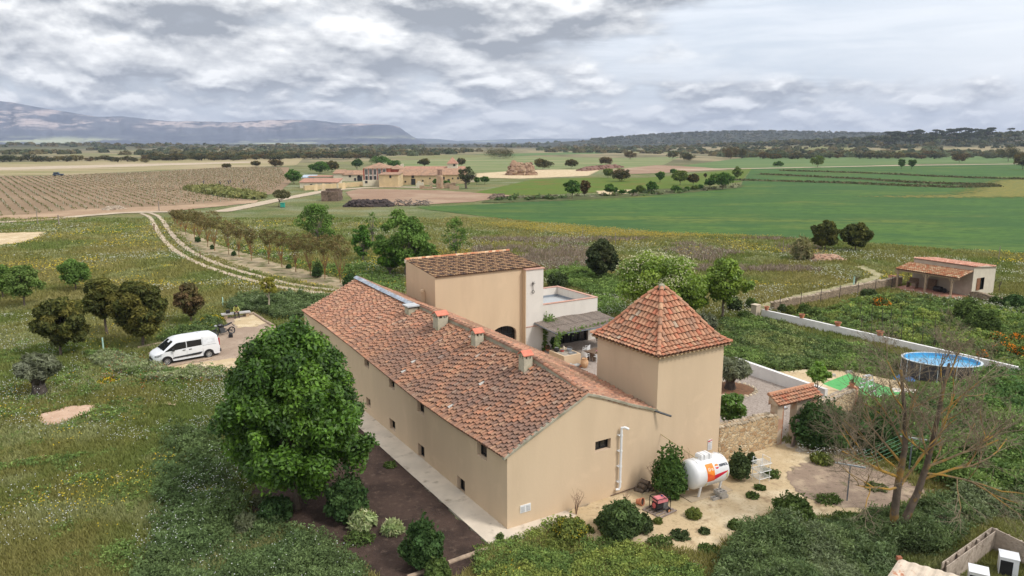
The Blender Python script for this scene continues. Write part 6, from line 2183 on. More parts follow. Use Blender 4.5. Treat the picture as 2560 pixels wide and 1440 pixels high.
simple('leaning_boards','dark boards leaning against wall under shed porch','boards',mb,m_wood,(*SH(SW_ * .38,-.25),.06),srz)
mb = MB(); mb.tube([(-.5,0,.35),(.3,0,.35)],.3,14); mb.tube([(.6,-.05,.28),(.6,.05,.28)],.26,14,1); mb.tube([(.5,-.25,.3),(1.3,-.25,.12)],.03,6,1); mb.tube([(.5,.25,.3),(1.3,.25,.12)],.03,6,1)
simple('wheelbarrow','dark drum and wheelbarrow under shed porch','wheelbarrow',mb,[m_dark,m_frame],(*SH(SW_ * .55,-.8),.06),srz)
mb = MB(); mb.box(0,1.1,0,.5,.55,.62); mb.box(0,.08,0,.5,0,.55); mb.box(1.02,1.1,0,.5,0,.55); mb.box(0,1.1,.42,.5,.62,1.1)
simple('wooden_bench','old wooden bench at left end of shed porch','bench',mb,m_wood,(*SH(.1,-1.1),.06),srz)
wall_thing('dry_stone_wall','short dry-stone wall extending right from small shed',SH(SW_ + .3,-.6),SH(SW_ + 4.6,-1.6),.75,.4,m_rub2,seg=6,wob=.2)
wall_thing('brick_wall','stub of brick wall left of small shed porch',SH(-2.2,-.8),SH(-1.0,-1.4),1.1,.3,m_brick,seg=2,wob=.15)
# pool
pc = Vector((*G(2345,945),0))
pX0 = G(2252,935);
rx_,ry_ = 2.45,1.75
pc = Vector((*G(2349,940),0))
pool = thing('swimming_pool','oval above-ground swimming pool with dark wall and blue water','pool',tuple(pc),-0.30)
ns = 48
el = lambda s,z: [(rx_ * s * math.cos(a),ry_ * s * math.sin(a),z) for a in np.linspace(0,2 * math.pi,ns,endpoint=False)]
def ringm(mbx,rows,mi=0):
 vs = sum(rows,[])
 fs = []
 for r in range(len(rows) - 1):
  for k in range(ns):
   k2 = (k + 1) % ns
   fs.append((r * ns + k,r * ns + k2,(r + 1) * ns + k2,(r + 1) * ns + k))
 mbx.add(vs,fs,mi)
mb = MB(); ringm(mb,[el(1,0),el(1.01,.5),el(1,1.15)])
mb.build('pool_wall',mat('dark_liner',(0.055,0.05,0.055),.6,.25,3),pool)
mb = MB(); ringm(mb,[el(1.0,1.15),el(1.03,1.17),el(1.03,1.21),el(.97,1.21),el(.96,1.15)])
mb.build('pool_rim',mat('rim_grey',(0.5,0.56,0.6),.5),pool)
mb = MB(); ringm(mb,[el(.96,1.19),el(.955,.1)]); mb.add(el(.955,.1),[tuple(range(ns))])
mb.build('pool_lining',mat('pool_blue',(0.10,0.40,0.68),.6,.1,2),pool)
mw_ = mat('pool_water',(0.08,0.33,0.56),.04,.04,1.5,spec=.5)
mb = MB(); mb.add(el(.957,1.0),[tuple(range(ns))])
mb.build('water',mw_,pool)
mb = MB()
for k in range(14):
 a = k / 14 * 2 * math.pi
 mb.tube([(rx_ * 1.02 * math.cos(a),ry_ * 1.02 * math.sin(a),.0),(rx_ * 1.02 * math.cos(a),ry_ * 1.02 * math.sin(a),1.18)],.025,6)
mb.build('pool_legs',MATS['rim_grey'],pool)
# blue ground cloth, slabs, green mat
mb = MB(); mb.add([(0,0,0),(1.3,-.4,0),(1.6,1.0,0),(.4,1.3,0),(-.2,.8,.03)],[(0,1,2,3,4)])
simple('blue_tarpaulin','corner of blue ground sheet poking out left of pool','tarpaulin',mb,mat('blue_tarp',(0.05,0.17,0.42),.5,.2,4),(*G(2237,952),.055),0)
mb = MB()
for k in range(4):
 for j in range(2):
  mb.box(k * .42,k * .42 + .39,j * .42,j * .42 + .39,0,.05)
simple('paving_slabs','pale paving slabs between green mat and pool','paving',mb,mat('pale_paving',(.58,.53,.46),.9,.1,3),(*G(2235,982),.03),-.2)
gm = [G(2056,962),G(2122,936),G(2262,985),G(2170,1006)]
mb = MB(); mb.prism(gm,.055,.075)
o = mb.build('green_mat',mat('artificial_turf',(0.10,0.36,0.11),.9,.10,6,bump=.3,col2=(0.06,0.26,0.08),s2=1.5))
tag(o,'bright green artificial turf mat beside the pool','mat')
sheet('poolside_earth',GP((1900,935),(2010,925),(2120,930),(2250,955),(2330,1010),(2200,1025),(2060,1010)),.25,.5,.025,m_sand)
for k,(a,b) in enumerate([(2080,943),(2122,935),(2176,1005)]):
 mb = MB(); mb.box(-.22,.22,-.1,.1,0,.2); mb.box(-.17,-.03,-.06,.06,.201,.21); mb.box(.03,.17,-.06,.06,.201,.21)
 simple('concrete_block',['grey concrete block at left far edge of green mat','grey concrete block at middle far edge of green mat','grey concrete block on near corner of green mat'][k],'concrete block',mb,mat('block_grey',(0.40,0.37,0.33),.95,.12,8),(*G(a,b),.03),.2 * k)
def ladder(label,p,rz):
 t = thing('pool_ladder',label,'ladder',(*p,.08),rz)
 mp_ = mat('white_pvc',(0.66,0.68,0.70),.4)
 for s in (-1,1):
  mb = MB(); mb.tube([(s * .28,-.55,0),(s * .26,-.1,1.25),(s * .26,.1,1.25),(s * .28,.55,0)],.025,6); mb.build('rail',mp_,t)
 for k in range(3):
  for s in (-1,1):
   z = .3 + k * .32
   mb = MB(); mb.box(-.27,.27,s * (.44 - .13 * k) - .06,s * (.44 - .13 * k) + .06,z,z + .04); mb.build('step',mp_,t)
 mb = MB(); mb.box(-.28,.28,-.12,.12,1.22,1.26); mb.build('platform',mp_,t)
ladder('white A-frame pool ladder standing on green mat',G(2165,988),.5)
mb = MB(); mb.tube([(0,0,0),(.9,.2,0.02)],.03,6); mb.tube([(.2,-.2,0),(.5,.5,0.02)],.03,6); mb.box(.3,.8,-.1,.3,0,.06)
simple('pool_filter_parts','white plastic pool parts lying on green mat, near the bare tree','pool parts',mb,MATS['white_pvc'],(*G(2190,1000),.08),.3)
# gas tank
def tank():
 A_ = Vector((*G(1745,1249),0)); B_ = Vector((*G(1812,1224),0))
 d = (B_ - A_).normalized()
 rz = math.atan2(d.y,d.x)
 c = (A_ + B_) / 2
 c = Vector((*G(1769,1238),0))
 rz = RZ - 0.06
 d = Vector((math.cos(rz),math.sin(rz),0))
 c = c + Vector((-d.y,d.x,0)) * 0.30
 D,L = 1.36,2.25
 r = D / 2
 t = thing('gas_tank','white cylindrical gas tank with orange panel and REPSOL lettering beside tower','gas tank',(c.x,c.y,0),rz)
 zc = 0.42 + r
 prof = [(0.001,-L / 2),(r * .45,-L / 2 + .03),(r * .78,-L / 2 + .10),(r * .94,-L / 2 + .18),(r,-L / 2 + .27)]
 prof = prof + [(a,-b) for a,b in prof[::-1]]
 mb = MB()
 mb.T = Matrix.Translation((0,0,zc)) @ Matrix.Rotation(math.radians(90),4,'Y')
 mb.lathe(prof,36)
 mt = mat('tank_white',(0.74,0.74,0.74),.35,.03,2,spec=.4)
 mb.build('tank_shell',mt,t,smooth=True)
 def patch(name,x0,x1,a0,a1,m,off=.004,f=None):
  mb = MB()
  n = 12
  vs,fs = [],[]
  for i in range(n + 1):
   for j in range(n + 1):
    u,v = i / n,j / n
    a = lerp(a0,a1,v)
    x = lerp(x0,x1,u)
    if f:
     x,a = f(u,v)
    vs.append((x,-(r + off) * math.cos(a),zc + (r + off) * math.sin(a)))
  for i in range(n):
   for j in range(n):
    fs.append((i * (n + 1) + j,(i + 1) * (n + 1) + j,(i + 1) * (n + 1) + j + 1,i * (n + 1) + j + 1))
  mb.add(vs,fs)
  return mb.build(name,m,t)
 D2R = math.radians
 mo = mat('decal_orange',(0.82,0.25,0.03),.4)
 mr = mat('decal_red',(0.62,0.02,0.05),.4)
 mo2 = mat('decal_deep_orange',(0.78,0.12,0.03),.4)
 patch('orange_panel',-.42,0.02,D2R(-18),D2R(52),mo,.004)
 patch('red_orange_panel',0,0,0,0,mo2,.0060,lambda u,v: (lerp(-.42,.02,u),lerp(D2R(-18),lerp(D2R(18),D2R(2),u),v) if True else 0))
 patch('red_swoosh',0,0,0,0,mr,.0052,lambda u,v: (lerp(.02,.80,u),lerp(lerp(D2R(-16),D2R(6),u),lerp(D2R(4),D2R(10),u ** .8),v)))
 # roundel: white disc with orange top, red bottom
 def disc(name,cx_,ca,rad,m,off,lo=-1,hi=1):
  mb = MB()
  n = 20
  vs = []
  seg = []
  for k in range(n + 1):
   yy = lerp(lo,hi,k / n)
   hw = math.sqrt(max(0,1 - yy * yy))
   for s in (-1,1):
    a = ca + yy * rad / r
    vs.append((cx_ + s * hw * rad,-(r + off) * math.cos(a),zc + (r + off) * math.sin(a)))
  mb.add(vs,[(2 * k,2 * k + 1,2 * k + 3,2 * k + 2) for k in range(n)])
  mb.build(name,m,t)
 disc('emblem',.21,D2R(35),.115,mo,.005,0.15,1)
 disc('emblem',.21,D2R(35),.115,mr,.005,-1,-.35)
 disc('emblem',.21,D2R(35),.115,mt,.006,-.3,.1)
 def bent(txt,x0,ca,size,m,name,off=.006):
  cu = bpy.data.curves.new(name,'FONT')
  cu.body = txt
  cu.size = size
  cu.offset = 0.010
  ob = bpy.data.objects.new(name,cu)
  C0.objects.link(ob)
  dg = bpy.context.evaluated_depsgraph_get()
  dg.update()
  me = bpy.data.meshes.new_from_object(ob.evaluated_get(dg))
  bpy.data.objects.remove(ob)
  for v in me.vertices:
   x,y = v.co.x,v.co.y
   a = ca + y / r
   v.co = (x0 + x,-(r + off) * math.cos(a),zc + (r + off) * math.sin(a))
  me.materials.clear()
  me.materials.append(m)
  o = bpy.data.objects.new(name,me)
  C0.objects.link(o)
  o.parent = t
 bent('REPSOL',.36,D2R(31),.150,mat('decal_navy',(0.04,0.05,0.07),.5),'lettering')
 bent('Gas',-.34,D2R(24),.20,mat('decal_pale',(0.75,0.60,0.42),.5),'lettering')
 for k,x in enumerate((-.40,.74)):
  patch('label_plate',x - .06 if k == 0 else x,x + .05 if k == 0 else x + .09,D2R(-44) if k == 0 else D2R(-20),D2R(-24) if k == 0 else D2R(6),mat('yellow_label',(0.70,0.62,0.32),.5),.007)
 # dome cover
 mb = MB()
 w_,l_,h_ = .42,.62,.27
 z0 = zc + r - .06
 xc = .02 - .12
 vs = [(xc + sx * l_ / 2 * k,sy * w_ / 2 * k,z0 + zz) for zz,k in ((0,1.05),(h_ * .8,1),(h_,.88)) for sx,sy in ((-1,-1),(1,-1),(1,1),(-1,1))]
 mb.add(vs,[(0,1,5,4),(1,2,6,5),(2,3,7,6),(3,0,4,7),(4,5,9,8),(5,6,10,9),(6,7,11,10),(7,4,8,11),(8,9,10,11)])
 cv = mb.build('valve_cover',mt,t)
 mb = MB()
 for x in (-.16,.14):
  mb.box(xc + x - .008,xc + x + .008,-w_ / 2 * 1.05 - .01,w_ / 2 * 1.05 + .01,z0,z0 + h_ + .006)
 mb.build('strap',mat('strap_grey',(.3,.3,.3),.6),cv)
 mb = MB(); mb.tube([(xc - .36,0,z0 + .1),(xc - .5,0,z0 + .14),(xc - .7,.5,z0 + .35),(xc - 1.05,1.9,z0 + .75)],.018,6)
 mb.build('pipe',mat('brass_pipe',(0.36,0.28,0.14),.5),t)
 for x in (-.72,.80):
  mb = MB(); mb.tube([(x,-.35,zc + r * .93),(x,0,zc + r + .015),(x,.35,zc + r * .93)],.012,5)
  mb.build('lifting_eye',mt,t)
 for x in (-.62,.62):
  for s in (-1,1):
   mb = MB()
   mb.bar((x,s * r * .72,zc - r * .62),(x - .0,s * .36,0.1),.09,.07)
   mb.build('leg',mt,t)
 return (c.x,c.y),rz
TC,trz = tank()
mb = MB(); mb.box(-1.25,1.25,-.62,.62,-.05,.10)
simple('concrete_slab','tan concrete slab under white gas tank','slab',mb,mat('tan_concrete',(0.46,0.37,0.26),.95,.1,3,bump=.4),(*TC,0),trz)
def hblock(label,p,z,rz):
 t = MB()
 m = 0
 w,d,h = .2,.1,.2
 th = .03
 t.box(-w,w,-d,-d + th,0,h); t.box(-w,w,d - th,d,0,h)
 for x in (-w,-th / 2,w - th):
  t.box(x,x + th,-d + th,d - th,0,h - .002)
 t.box(-w + th,w - th,-d + th,d - th,0.02,.03)
 return simple('concrete_block',label,'concrete block',t,MATS['block_grey'],(*p,z),rz)
bp_ = G(1800,1246)
R2 = lambda x,y: (bp_[0] + math.cos(trz) * x - math.sin(trz) * y,bp_[1] + math.sin(trz) * x + math.cos(trz) * y)
hblock('upper left concrete block of the pile in front of gas tank',R2(-.02,.11),.21,trz)
hblock('upper right concrete block of the pile in front of gas tank',R2(.0,-.11),.21,trz)
hblock('lower left concrete block of the pile, partly covered by weed',R2(-.35,-.05),0,trz)
hblock('lower right concrete block of the pile in front of gas tank',R2(.1,-.12),0,trz)
for k,(dx,dy,lb) in enumerate([(-1.9,-.55,'grey broken board left of tank slab'),(-1.6,-.75,'second grey broken board lying left of tank slab, nearer generator')]):
 mb = MB(); mb.cbox((0,0,.03),(.75,.24,.03))
 simple('loose_board',lb,'board',mb,MATS['grey_wood'],(TC[0] + dx * math.cos(trz) - dy * math.sin(trz),TC[1] + dx * math.sin(trz) + dy * math.cos(trz),.01),trz - .6 + .5 * k)
# wire drying rack
def rack():
 p0 = Vector((*G(1885,1207),0))
 t = thing('wire_rack','white three-tier folding wire rack on sand near rubble wall','rack',tuple(p0 + Vector((.35,.15,0.04))),.45)
 mw = mat('white_wire',(0.70,0.70,0.68),.4)
 for s in (-1,1):
  mb = MB(); mb.tube([(-.30,s * .25,0),(-.30,s * .25,1.15),(-.26,s * .22,1.22)] if s < 0 else [(.30,s * .25,0),(.30,s * .25,1.15)],.018,6)
  mb.tube([(.30 * s,-.25,0),(.30 * s,-.25,1.20),(.30 * s,.25,1.20),(.30 * s,.25,0)],.018,6)
  mb.build('frame',mw,t)
 for z in (.25,.6,.95):
  mb = MB()
  mb.tube([(-.36,-.3,z),(.36,-.3,z),(.36,.3,z),(-.36,.3,z),(-.36,-.3,z)],.018,5)
  for k in range(1,9):
   x = lerp(-.36,.36,k / 9)
   mb.tube([(x,-.3,z),(x,.3,z)],.011,4,cap=False)
  mb.build('shelf',mw,t)
rack()
for k,(a,b,lb) in enumerate([(1890,1212,'pale wooden plank under near foot of wire rack'),(1925,1197,'pale wooden plank under far foot of wire rack')]):
 mb = MB(); mb.box(-.4,.4,-.07,.07,0,.04)
 simple('plank',lb,'plank',mb,MATS['grey_wood'],(*G(a,b),.02),-.35)
# generator on its pallet
def generator():
 c = Vector((*G(1648,1283),0))
 rz = RZ - .12
 pl = thing('wooden_pallet','worn wooden pallet under the red generator','pallet',tuple(c + Vector((0.05,.1,0))),rz + .25)
 mw = MATS['grey_wood']
 for k in range(6):
  mb = MB(); mb.box(-.55,.55,-.5 + k * .19,-.40 + k * .19,.09,.115); mb.build('slat',mw,pl)
 for x in (-.5,0,.5):
  mb = MB(); mb.box(x - .05,x + .05,-.5,.55,.0,.088); mb.build('bearer',mw,pl)
 t = thing('generator','red portable generator in black tube frame with wheels','generator',tuple(c + Vector((0.05,.15,.118))),rz)
 md = m_dark
 mred = mat('faded_red',(0.55,0.12,0.13),.45,.1,4)
 mb = MB()
 for y in (-.27,.27):
  mb.tube([(-.36,y,.08),(-.36,y,.56),(-.30,y,.62),(.30,y,.62),(.36,y,.56),(.36,y,.08),(-.36,y,.08)],.018,7)
 for x in (-.36,.36):
  for z in (.08,.58):
   mb.tube([(x,-.27,z),(x,.27,z)],.018,7)
 mb.tube([(-.36,-.27,.60),(-.36,.27,.60)],.018,7); mb.tube([(.1,-.27,.62),(.1,.27,.62)],.014,7)
 mb.build('frame',m_frame,t)
 mb = MB()
 vs = [(sx * .27 * k,sy * .21 * k,z) for z,k in ((.40,1),(.50,1.02),(.575,.85)) for sx,sy in ((-1,-1),(1,-1),(1,1),(-1,1))]
 mb.add(vs,[(0,1,5,4),(1,2,6,5),(2,3,7,6),(3,0,4,7),(4,5,9,8),(5,6,10,9),(6,7,11,10),(7,4,8,11),(8,9,10,11)])
 ft = mb.build('fuel_tank',mat('pink_red_paint',(0.66,0.22,0.24),.4),t)
 mb = MB(); mb.lathe([(.04,0),(.045,.03),(.03,.04)],12,(.12,.05,.575)); mb.build('fuel_cap',mat('blue_plastic',(.05,.15,.4),.5),ft)
 mb = MB(); mb.box(-.30,.02,-.19,.19,.10,.36); mb.build('alternator',md,t)
 mb = MB(); mb.box(.05,.30,-.19,.17,.10,.38); mb.build('engine',mat('engine_grey',(.18,.18,.18),.5,.2,9,metal=.4),t)
 mb = MB(); mb.tube([(-.33,-.0,.24),(-.30,-.0,.24)],.12,16); mb.build('end_cover',mred,t)
 mb = MB(); mb.box(-.30,-.02,-.235,-.20,.16,.36); mb.build('control_panel',md,t)
 for y in (-.31,.31):
  mb = MB(); mb.tube([(.25,y - .03,.02),(.25,y + .03,.02)],.115,18,0);
  w = mb.build('wheel',md,t)
  mb = MB(); mb.tube([(.25,y - .036,.02),(.25,y + .036,.02)],.06,14); mb.build('hub',mat('orange_hub',(.55,.25,.12),.5),w)
generator()
t = pot('terracotta pot lying on its side by the firewood',*G(1592,1262),z=0.17,r=.17,h=.30)
t.rotation_euler = (1.35,.2,.9)
rl = random.Random(2)
for k,(dx,dy,dz) in enumerate([(0,0,0),(.28,.1,0),(.55,.2,0),(.14,.06,.2),(.42,.16,.2),(.28,.12,.38)]):
 mb = MB(); mb.tube([(0,-.22,.11),(0,.22,.11)],.11,9)
 o = simple('firewood_log','short brown log of the little pile against house wall','log',mb,[m_bark],(G(1598,1232)[0] + dx,G(1598,1232)[1] + dy,dz),RZ + rl.random() * .4,'logs of the pile by the generator')
# clothes line
m_gs = MATS['grey_steel']
def tpost(label,px,py,h,rz):
 x,y = G(px,py)
 t = thing('clothesline_post',label,'clothesline',(x,y,0),rz)
 mb = MB(); mb.box(-.03,.03,-.03,.03,0,h); mb.build('post',m_gs,t)
 mb = MB(); mb.box(-.62,.62,-.035,.035,h + .001,h + .06); mb.build('crossbar',MATS['galvanised'],t)
 return Vector((x,y,h))
q1 = tpost('steel T-shaped clothesline post standing on sand, nearer one',2117,1255,1.75,-.45)
q2 = tpost('steel T-shaped clothesline post among branches, farther one',2272,1180,1.75,-.45)
t = thing('clotheslines','green clotheslines strung between two steel posts','clothesline',(q1.x,q1.y,q1.z))
mb = MB()
for k in range(5):
 o_ = lerp(-.55,.55,k / 4)
 off = Vector((math.cos(-.45) * o_,math.sin(-.45) * o_,.06))
 a = off; b = (q2 - q1) + off
 mb.tube([a,(a + b) / 2 - Vector((0,0,.06)),b],.006,4,cap=False)
mb.build('line',mat('green_line',(.15,.35,.2),.6),t)
# timber bin with two white appliances, lower right
def bin_():
 c0 = Vector((*G(2352,1412,.0),0));
 top = 1.05
 a = Vector((*G(2356,1404,top),0)); b = Vector((*G(2480,1316,top),0)); c = Vector((*G(2640,1392,top),0))
 t = thing('timber_bin','open-topped weathered timber enclosure in lower right corner','enclosure',tuple(b))
 mw = mat('weathered_board',(0.40,0.33,0.265),.9,.16,5,bump=.4,col2=(0.22,0.17,0.13),s2=3)
 for (p,q) in ((a,b),(b,c)):
  d = (q - p).normalized(); n = Vector((-d.y,d.x,0))
  for off,hh in ((.0,top),(-.16 if q is b else .16,top - .09)):
   for k in range(5):
    z = .02 + k * (hh - .04) / 5
    mb = MB()
    P0,P1 = p - b + n * off,q - b + n * off
    mb.bar(P0 + Vector((0,0,z + .09)),P1 + Vector((0,0,z + .09)),.035,.19)
    mb.build('board',mw,t)
  for k in range(5):
   s = (k + .3) / 5
   mb = MB(); mb.bar((p - b) * (1 - s) + (q - b) * s + n * (-.08 if q is b else .08),(p - b) * (1 - s) + (q - b) * s + n * (-.08 if q is b else .08) + Vector((0,0,top - .05)),.09); mb.build('stud',mw,t)
bin_()
m_app = mat('white_enamel',(0.72,0.73,0.75),.4,.04,3,col2=(.5,.5,.48),c2lo=.6,c2hi=.8,s2=4)
for k,(a,b,lb) in enumerate([(2516,1440,'white boxy appliance with blue stickers inside timber enclosure'),(2440,1478,'white boxy appliance cut off at bottom edge, left of the stickered one')]):
 t = thing('appliance',lb,'appliance',(*G(a,b),0),-.5)
 mb = MB(); mb.box(-.3,.3,-.3,.3,.02,.85); mb.build('cabinet',m_app,t)
 mb = MB(); mb.box(-.32,.32,-.32,.32,.852,.88); mb.build('top_panel',m_app,t)
 mb = MB(); mb.box(-.28,.12,-.312,-.301,.1,.75); mb.build('door',m_dark,t)
 if k == 0:
  mb = MB()
  for q in range(4):
   mb.box(.302,.31,-.2 + .0 * q,.02,.30 + .12 * q,.38 + .12 * q)
  mb.box(.302,.31,.06,.16,.34,.52)
  mb.build('sticker',mat('blue_sticker',(.03,.12,.42),.5),t)
# rusty white corrugated roof corner
cA,cB,cC = G(2247,1398,1.6),G(2216,1445,1.6),G(2400,1440,1.6)
t = thing('metal_container','pale rusty metal container roof in bottom right corner','container',(cA[0],cA[1],0))
mb = MB()
d1 = Vector((cC[0] - cA[0],cC[1] - cA[1],0)); d2 = Vector((cB[0] - cA[0],cB[1] - cA[1],0)) * 3
d1 = d1 * 1.8
n = 36
mr_ = mat('rusty_white_sheet',(0.56,0.47,0.37),.7,.12,3,col2=(0.42,0.17,0.09),c2lo=.56,c2hi=.66,s2=2.2)
for k in range(n):
 a = d1 * (k / n); b = d1 * ((k + 1) / n)
 za = 1.6 + .03 * (k % 4 in (1,2)); zb = 1.6 + .03 * ((k + 1) % 4 in (1,2))
 mb.add([a + Vector((0,0,za)),b + Vector((0,0,zb)),b + d2 + Vector((0,0,zb)),a + d2 + Vector((0,0,za))],[(0,1,2,3)])
mb.build('roof',mr_,t)
mb = MB()
mb.add([(0,0,0),d1,d1 + Vector((0,0,1.59)),(0,0,1.59)],[(0,1,2,3)])
mb.add([(0,0,0),d2,d2 + Vector((0,0,1.59)),(0,0,1.59)],[(0,1,2,3)])
mb.build('wall',mr_,t)
mb = MB(); mb.cbox((0.02,0.02,1.62),(.16,.14,.14)); mb.build('corner_casting',mat('rust',(.30,.11,.06),.8),t)
# ================================================================ parking place
m_timber = mat('grey_sleeper',(0.34,0.255,0.185),.9,.2,4,bump=.5)
def logm(label,pa,pb,r=.12,name='log_edging'):
 a,b = Vector((*G(*pa),0)),Vector((*G(*pb),0))
 mb = MB()
 d = b - a
 n = 5
 rg = random.Random(int(pa[0]))
 mb.tube([d * (k / n) + Vector(((rg.random() - .5) * .05,(rg.random() - .5) * .05,r * .8)) for k in range(n + 1)],[r * (.9 + .2 * rg.random()) for k in range(n + 1)],9)
 return simple(name,label,'log',mb,m_timber,(a.x,a.y,0))
logm('long pale log lying beside white van on camera side',(415,921),(528,899),.11)
logm('log border behind front of white van',(345,872),(418,858),.11)
logm('log border to the right of seated person',(610,792),(634,786),.14)
logm('log border running toward house right of bench, far piece',(636,787),(662,805),.13)
logm('log border running toward house right of bench, near piece',(662,805),(684,817),.13)
logm('log end visible left of seated person',(553,796),(566,793),.13)
logm('curved log edging between sandy apron and meadow',(560,930),(625,922),.09)
logm('fallen pale trunk in dark mulch under the big tree, upper piece',(566,1252),(585,1290),.13)
logm('fallen pale trunk in dark mulch under the big tree, lower piece',(585,1292),(598,1318),.12)
logm('long log edging dark mulch bed at bottom, right piece',(1120,1412),(1218,1378),.10)
logm('long log edging dark mulch bed at bottom, left piece',(1020,1448),(1118,1415),.10)
def van():
 F = Vector((*G(418,913),0)); Rr = Vector((*G(522,894),0))
 d = (F - Rr).normalized()
 # local x forward, y left; the visible left side wheels run along F-R
 rz = math.atan2(d.y,d.x)
 left = Vector((-d.y,d.x,0))
 WB = (F - Rr).length
 S = WB / 3.0
 c = (F + Rr) / 2 - left * 0.76 * S
 t = thing('van','white passenger van with dark side windows parked by pines','van',(c.x,c.y,0),rz)
 t.scale = (S,S,S)
 paint = mat('white_car_paint',(0.74,0.755,0.78),.22,.015,2,spec=.5)
 blk = mat('black_trim',(0.03,0.03,0.032),.6,.1)
 gl = mat('car_glass',(0.014,0.016,0.018),.06,.1,spec=.7)
 xf,xr = 2.36,-2.38
 TOPX = [(-2.38,0.62),(-2.37,0.95),(-2.33,1.30),(-2.22,1.68),(-2.05,1.79),(-1.4,1.835),(0.0,1.835),(0.55,1.80),(0.85,1.72),(1.10,1.52),(1.62,1.13),(1.75,1.06),(2.05,0.96),(2.25,0.86),(2.33,0.74),(2.36,.60)]
 top = lambda x: float(np.interp(x,[p[0] for p in TOPX],[p[1] for p in TOPX]))
 def bot(x):
  b = 0.26 if x < 1.9 else 0.24
  for wx in (-1.5,1.5):
   dd = abs(x - wx)
   if dd < 0.40:
    b = max(b,0.31 + math.sqrt(max(0,.40 ** 2 - dd * dd)) - .0)
  return b
 def hw(x,z):
  plan = float(np.interp(x,[-2.38,-2.3,-2.0,1.5,1.95,2.2,2.36],[.80,.86,.90,.91,.86,.72,.50]))
  k = 1.0 if z < 0.95 else 1 - 0.16 * ((z - .95) / .9) ** 1.4
  if z < .45:
   k *= .97
  return plan * k
 xs = sorted(set([p[0] for p in TOPX] + list(np.linspace(-2.3,2.3,70)) + [-1.9,-1.1,1.1,1.9]))
 zs = [0,.12,.28,.45,.62,.78,.88,.95]
 rows = []
 mb = MB()
 nz = len(zs)
 vs = []
 for x in xs:
  tz,bz = top(x),bot(x)
  tz = max(tz,bz + .05)
  prof = []
  for k in zs:
   z = bz + (tz - .06 - bz) * k
   prof.append((hw(x,z),z))
  w = prof[-1][0]
  prof += [(w - .03,tz - .035),(w - .12,tz - .008),(w * .5,tz + .004 + .01 * (tz > 1.5)),(0,tz + .006 + .016 * (tz > 1.5))]
  rows.append(prof)
 n = len(rows[0])
 for s in (1,-1):
  k0 = len(vs)
  for x,pr in zip(xs,rows):
   for (y,z) in pr:
    vs.append((x,s * y,z))
  fs = []
  for i in range(len(xs) - 1):
   for j in range(n - 1):
    q = (i * n + j,(i + 1) * n + j,(i + 1) * n + j + 1,i * n + j + 1)
    fs.append(q if s < 0 else q[::-1])
  mb.add(vs[k0:],fs)
 for x,pr in ((xs[0],rows[0]),(xs[-1],rows[-1])):
  loop = [(x,y,z) for y,z in pr] + [(x,-y,z) for y,z in pr[::-1]]
  mb.add(loop,[tuple(range(len(loop)))])
 body = mb.build('body',paint,t,smooth=False)
 sm = body.data
 sm.polygons.foreach_set('use_smooth',[True] * len(sm.polygons))
 mb = MB(); mb.box(-2.25,2.2,-.8,.8,.18,.30); mb.box(-1.95,-1.05,-.82,.82,.3,.72); mb.box(1.05,1.95,-.80,.80,.3,.72); mb.build('underbody',blk,t)
 def side(name,pts,s,m,off=.008,parent=None):
  """polygon of (x,z) fanned in strips onto the side"""
  mbx = MB()
  top_,bot_ = pts
  k = 14
  vs = []
  for i in range(k + 1):
   x = lerp(bot_[0][0],bot_[-1][0],i / k)
   zb = float(np.interp(x,[p[0] for p in bot_],[p[1] for p in bot_]))
   zt = float(np.interp(x,[p[0] for p in top_],[p[1] for p in top_]))
   for j in range(4):
    z = lerp(zb,zt,j / 3)
    vs.append((x,s * (hw(x,z) + off),z))
  fs = []
  for i in range(k):
   for j in range(3):
    q = (i * 4 + j,(i + 1) * 4 + j,(i + 1) * 4 + j + 1,i * 4 + j + 1)
    fs.append(q if s < 0 else q[::-1])
  mbx.add(vs,fs)
  return mbx.build(name,m,parent or t)
 for s in (1,-1):
  side('side_window',([(.10,1.56),(.72,1.56),(.80,1.53),(1.62,1.06)],[(.10,1.09),(1.0,1.05),(1.62,1.03)]),s,gl)
  side('side_window',([(-1.03,1.56),(.04,1.57)],[(-1.03,1.12),(.04,1.10)]),s,gl)
  side('door_moulding',([(-1.02,.62),(-.85,.62),(1.0,.55),(1.12,.50)],[(-1.02,.56),(-.85,.45),(1.0,.45),(1.12,.46)]),s,blk,.02)
  side('panel_recess',([(-2.02,1.50),(-1.18,1.54)],[(-2.02,1.17),(-1.18,1.14)]),s,mat('paint_shadow',(0.66,0.68,0.71),.3),.004)
  for x in (.07,-1.10,1.05):
   side('door_seam',([(x,1.60 if x < 1 else 1.0),(x + .012,1.60 if x < 1 else 1.0)],[(x,.36),(x + .012,.36)]),s,mat('seam_grey',(.25,.26,.27),.6),.005)
  side('slide_rail',([(-2.1,1.075),(-1.1,1.075)],[(-2.1,1.05),(-1.1,1.05)]),s,MATS['seam_grey'],.006)
  for x in (-.18,.28):
   mb = MB(); mb.cbox((x,s * (hw(x,.95) + .03),.96),(.20,.03,.04)); mb.build('door_handle',blk,t)
  mb = MB(); mb.cbox((1.05,s * 1.02,1.12),(.14,.20,.17)); mb.bar((1.1,s * .88,1.06),(1.05,s * .98,1.08),.05); mb.build('mirror',blk,t)
  # headlight wraps the corner
  mb = MB()
  vs = []
  for i in range(8):
   x = lerp(1.78,2.27,i / 7)
   zt = lerp(.93,.80,i / 7); zb = lerp(.90,.68,min(1,i / 4))
   vs += [(x,s * (hw(x,.8) + .008),zb),(x,s * (hw(x,.8) + .004),zt)]
  mb.add(vs,[(2 * i,2 * i + 2,2 * i + 3,2 * i + 1) for i in range(7)])
  mb.build('headlight',mat('headlight_grey',(.30,.31,.33),.1,.3,12,spec=.8),t)
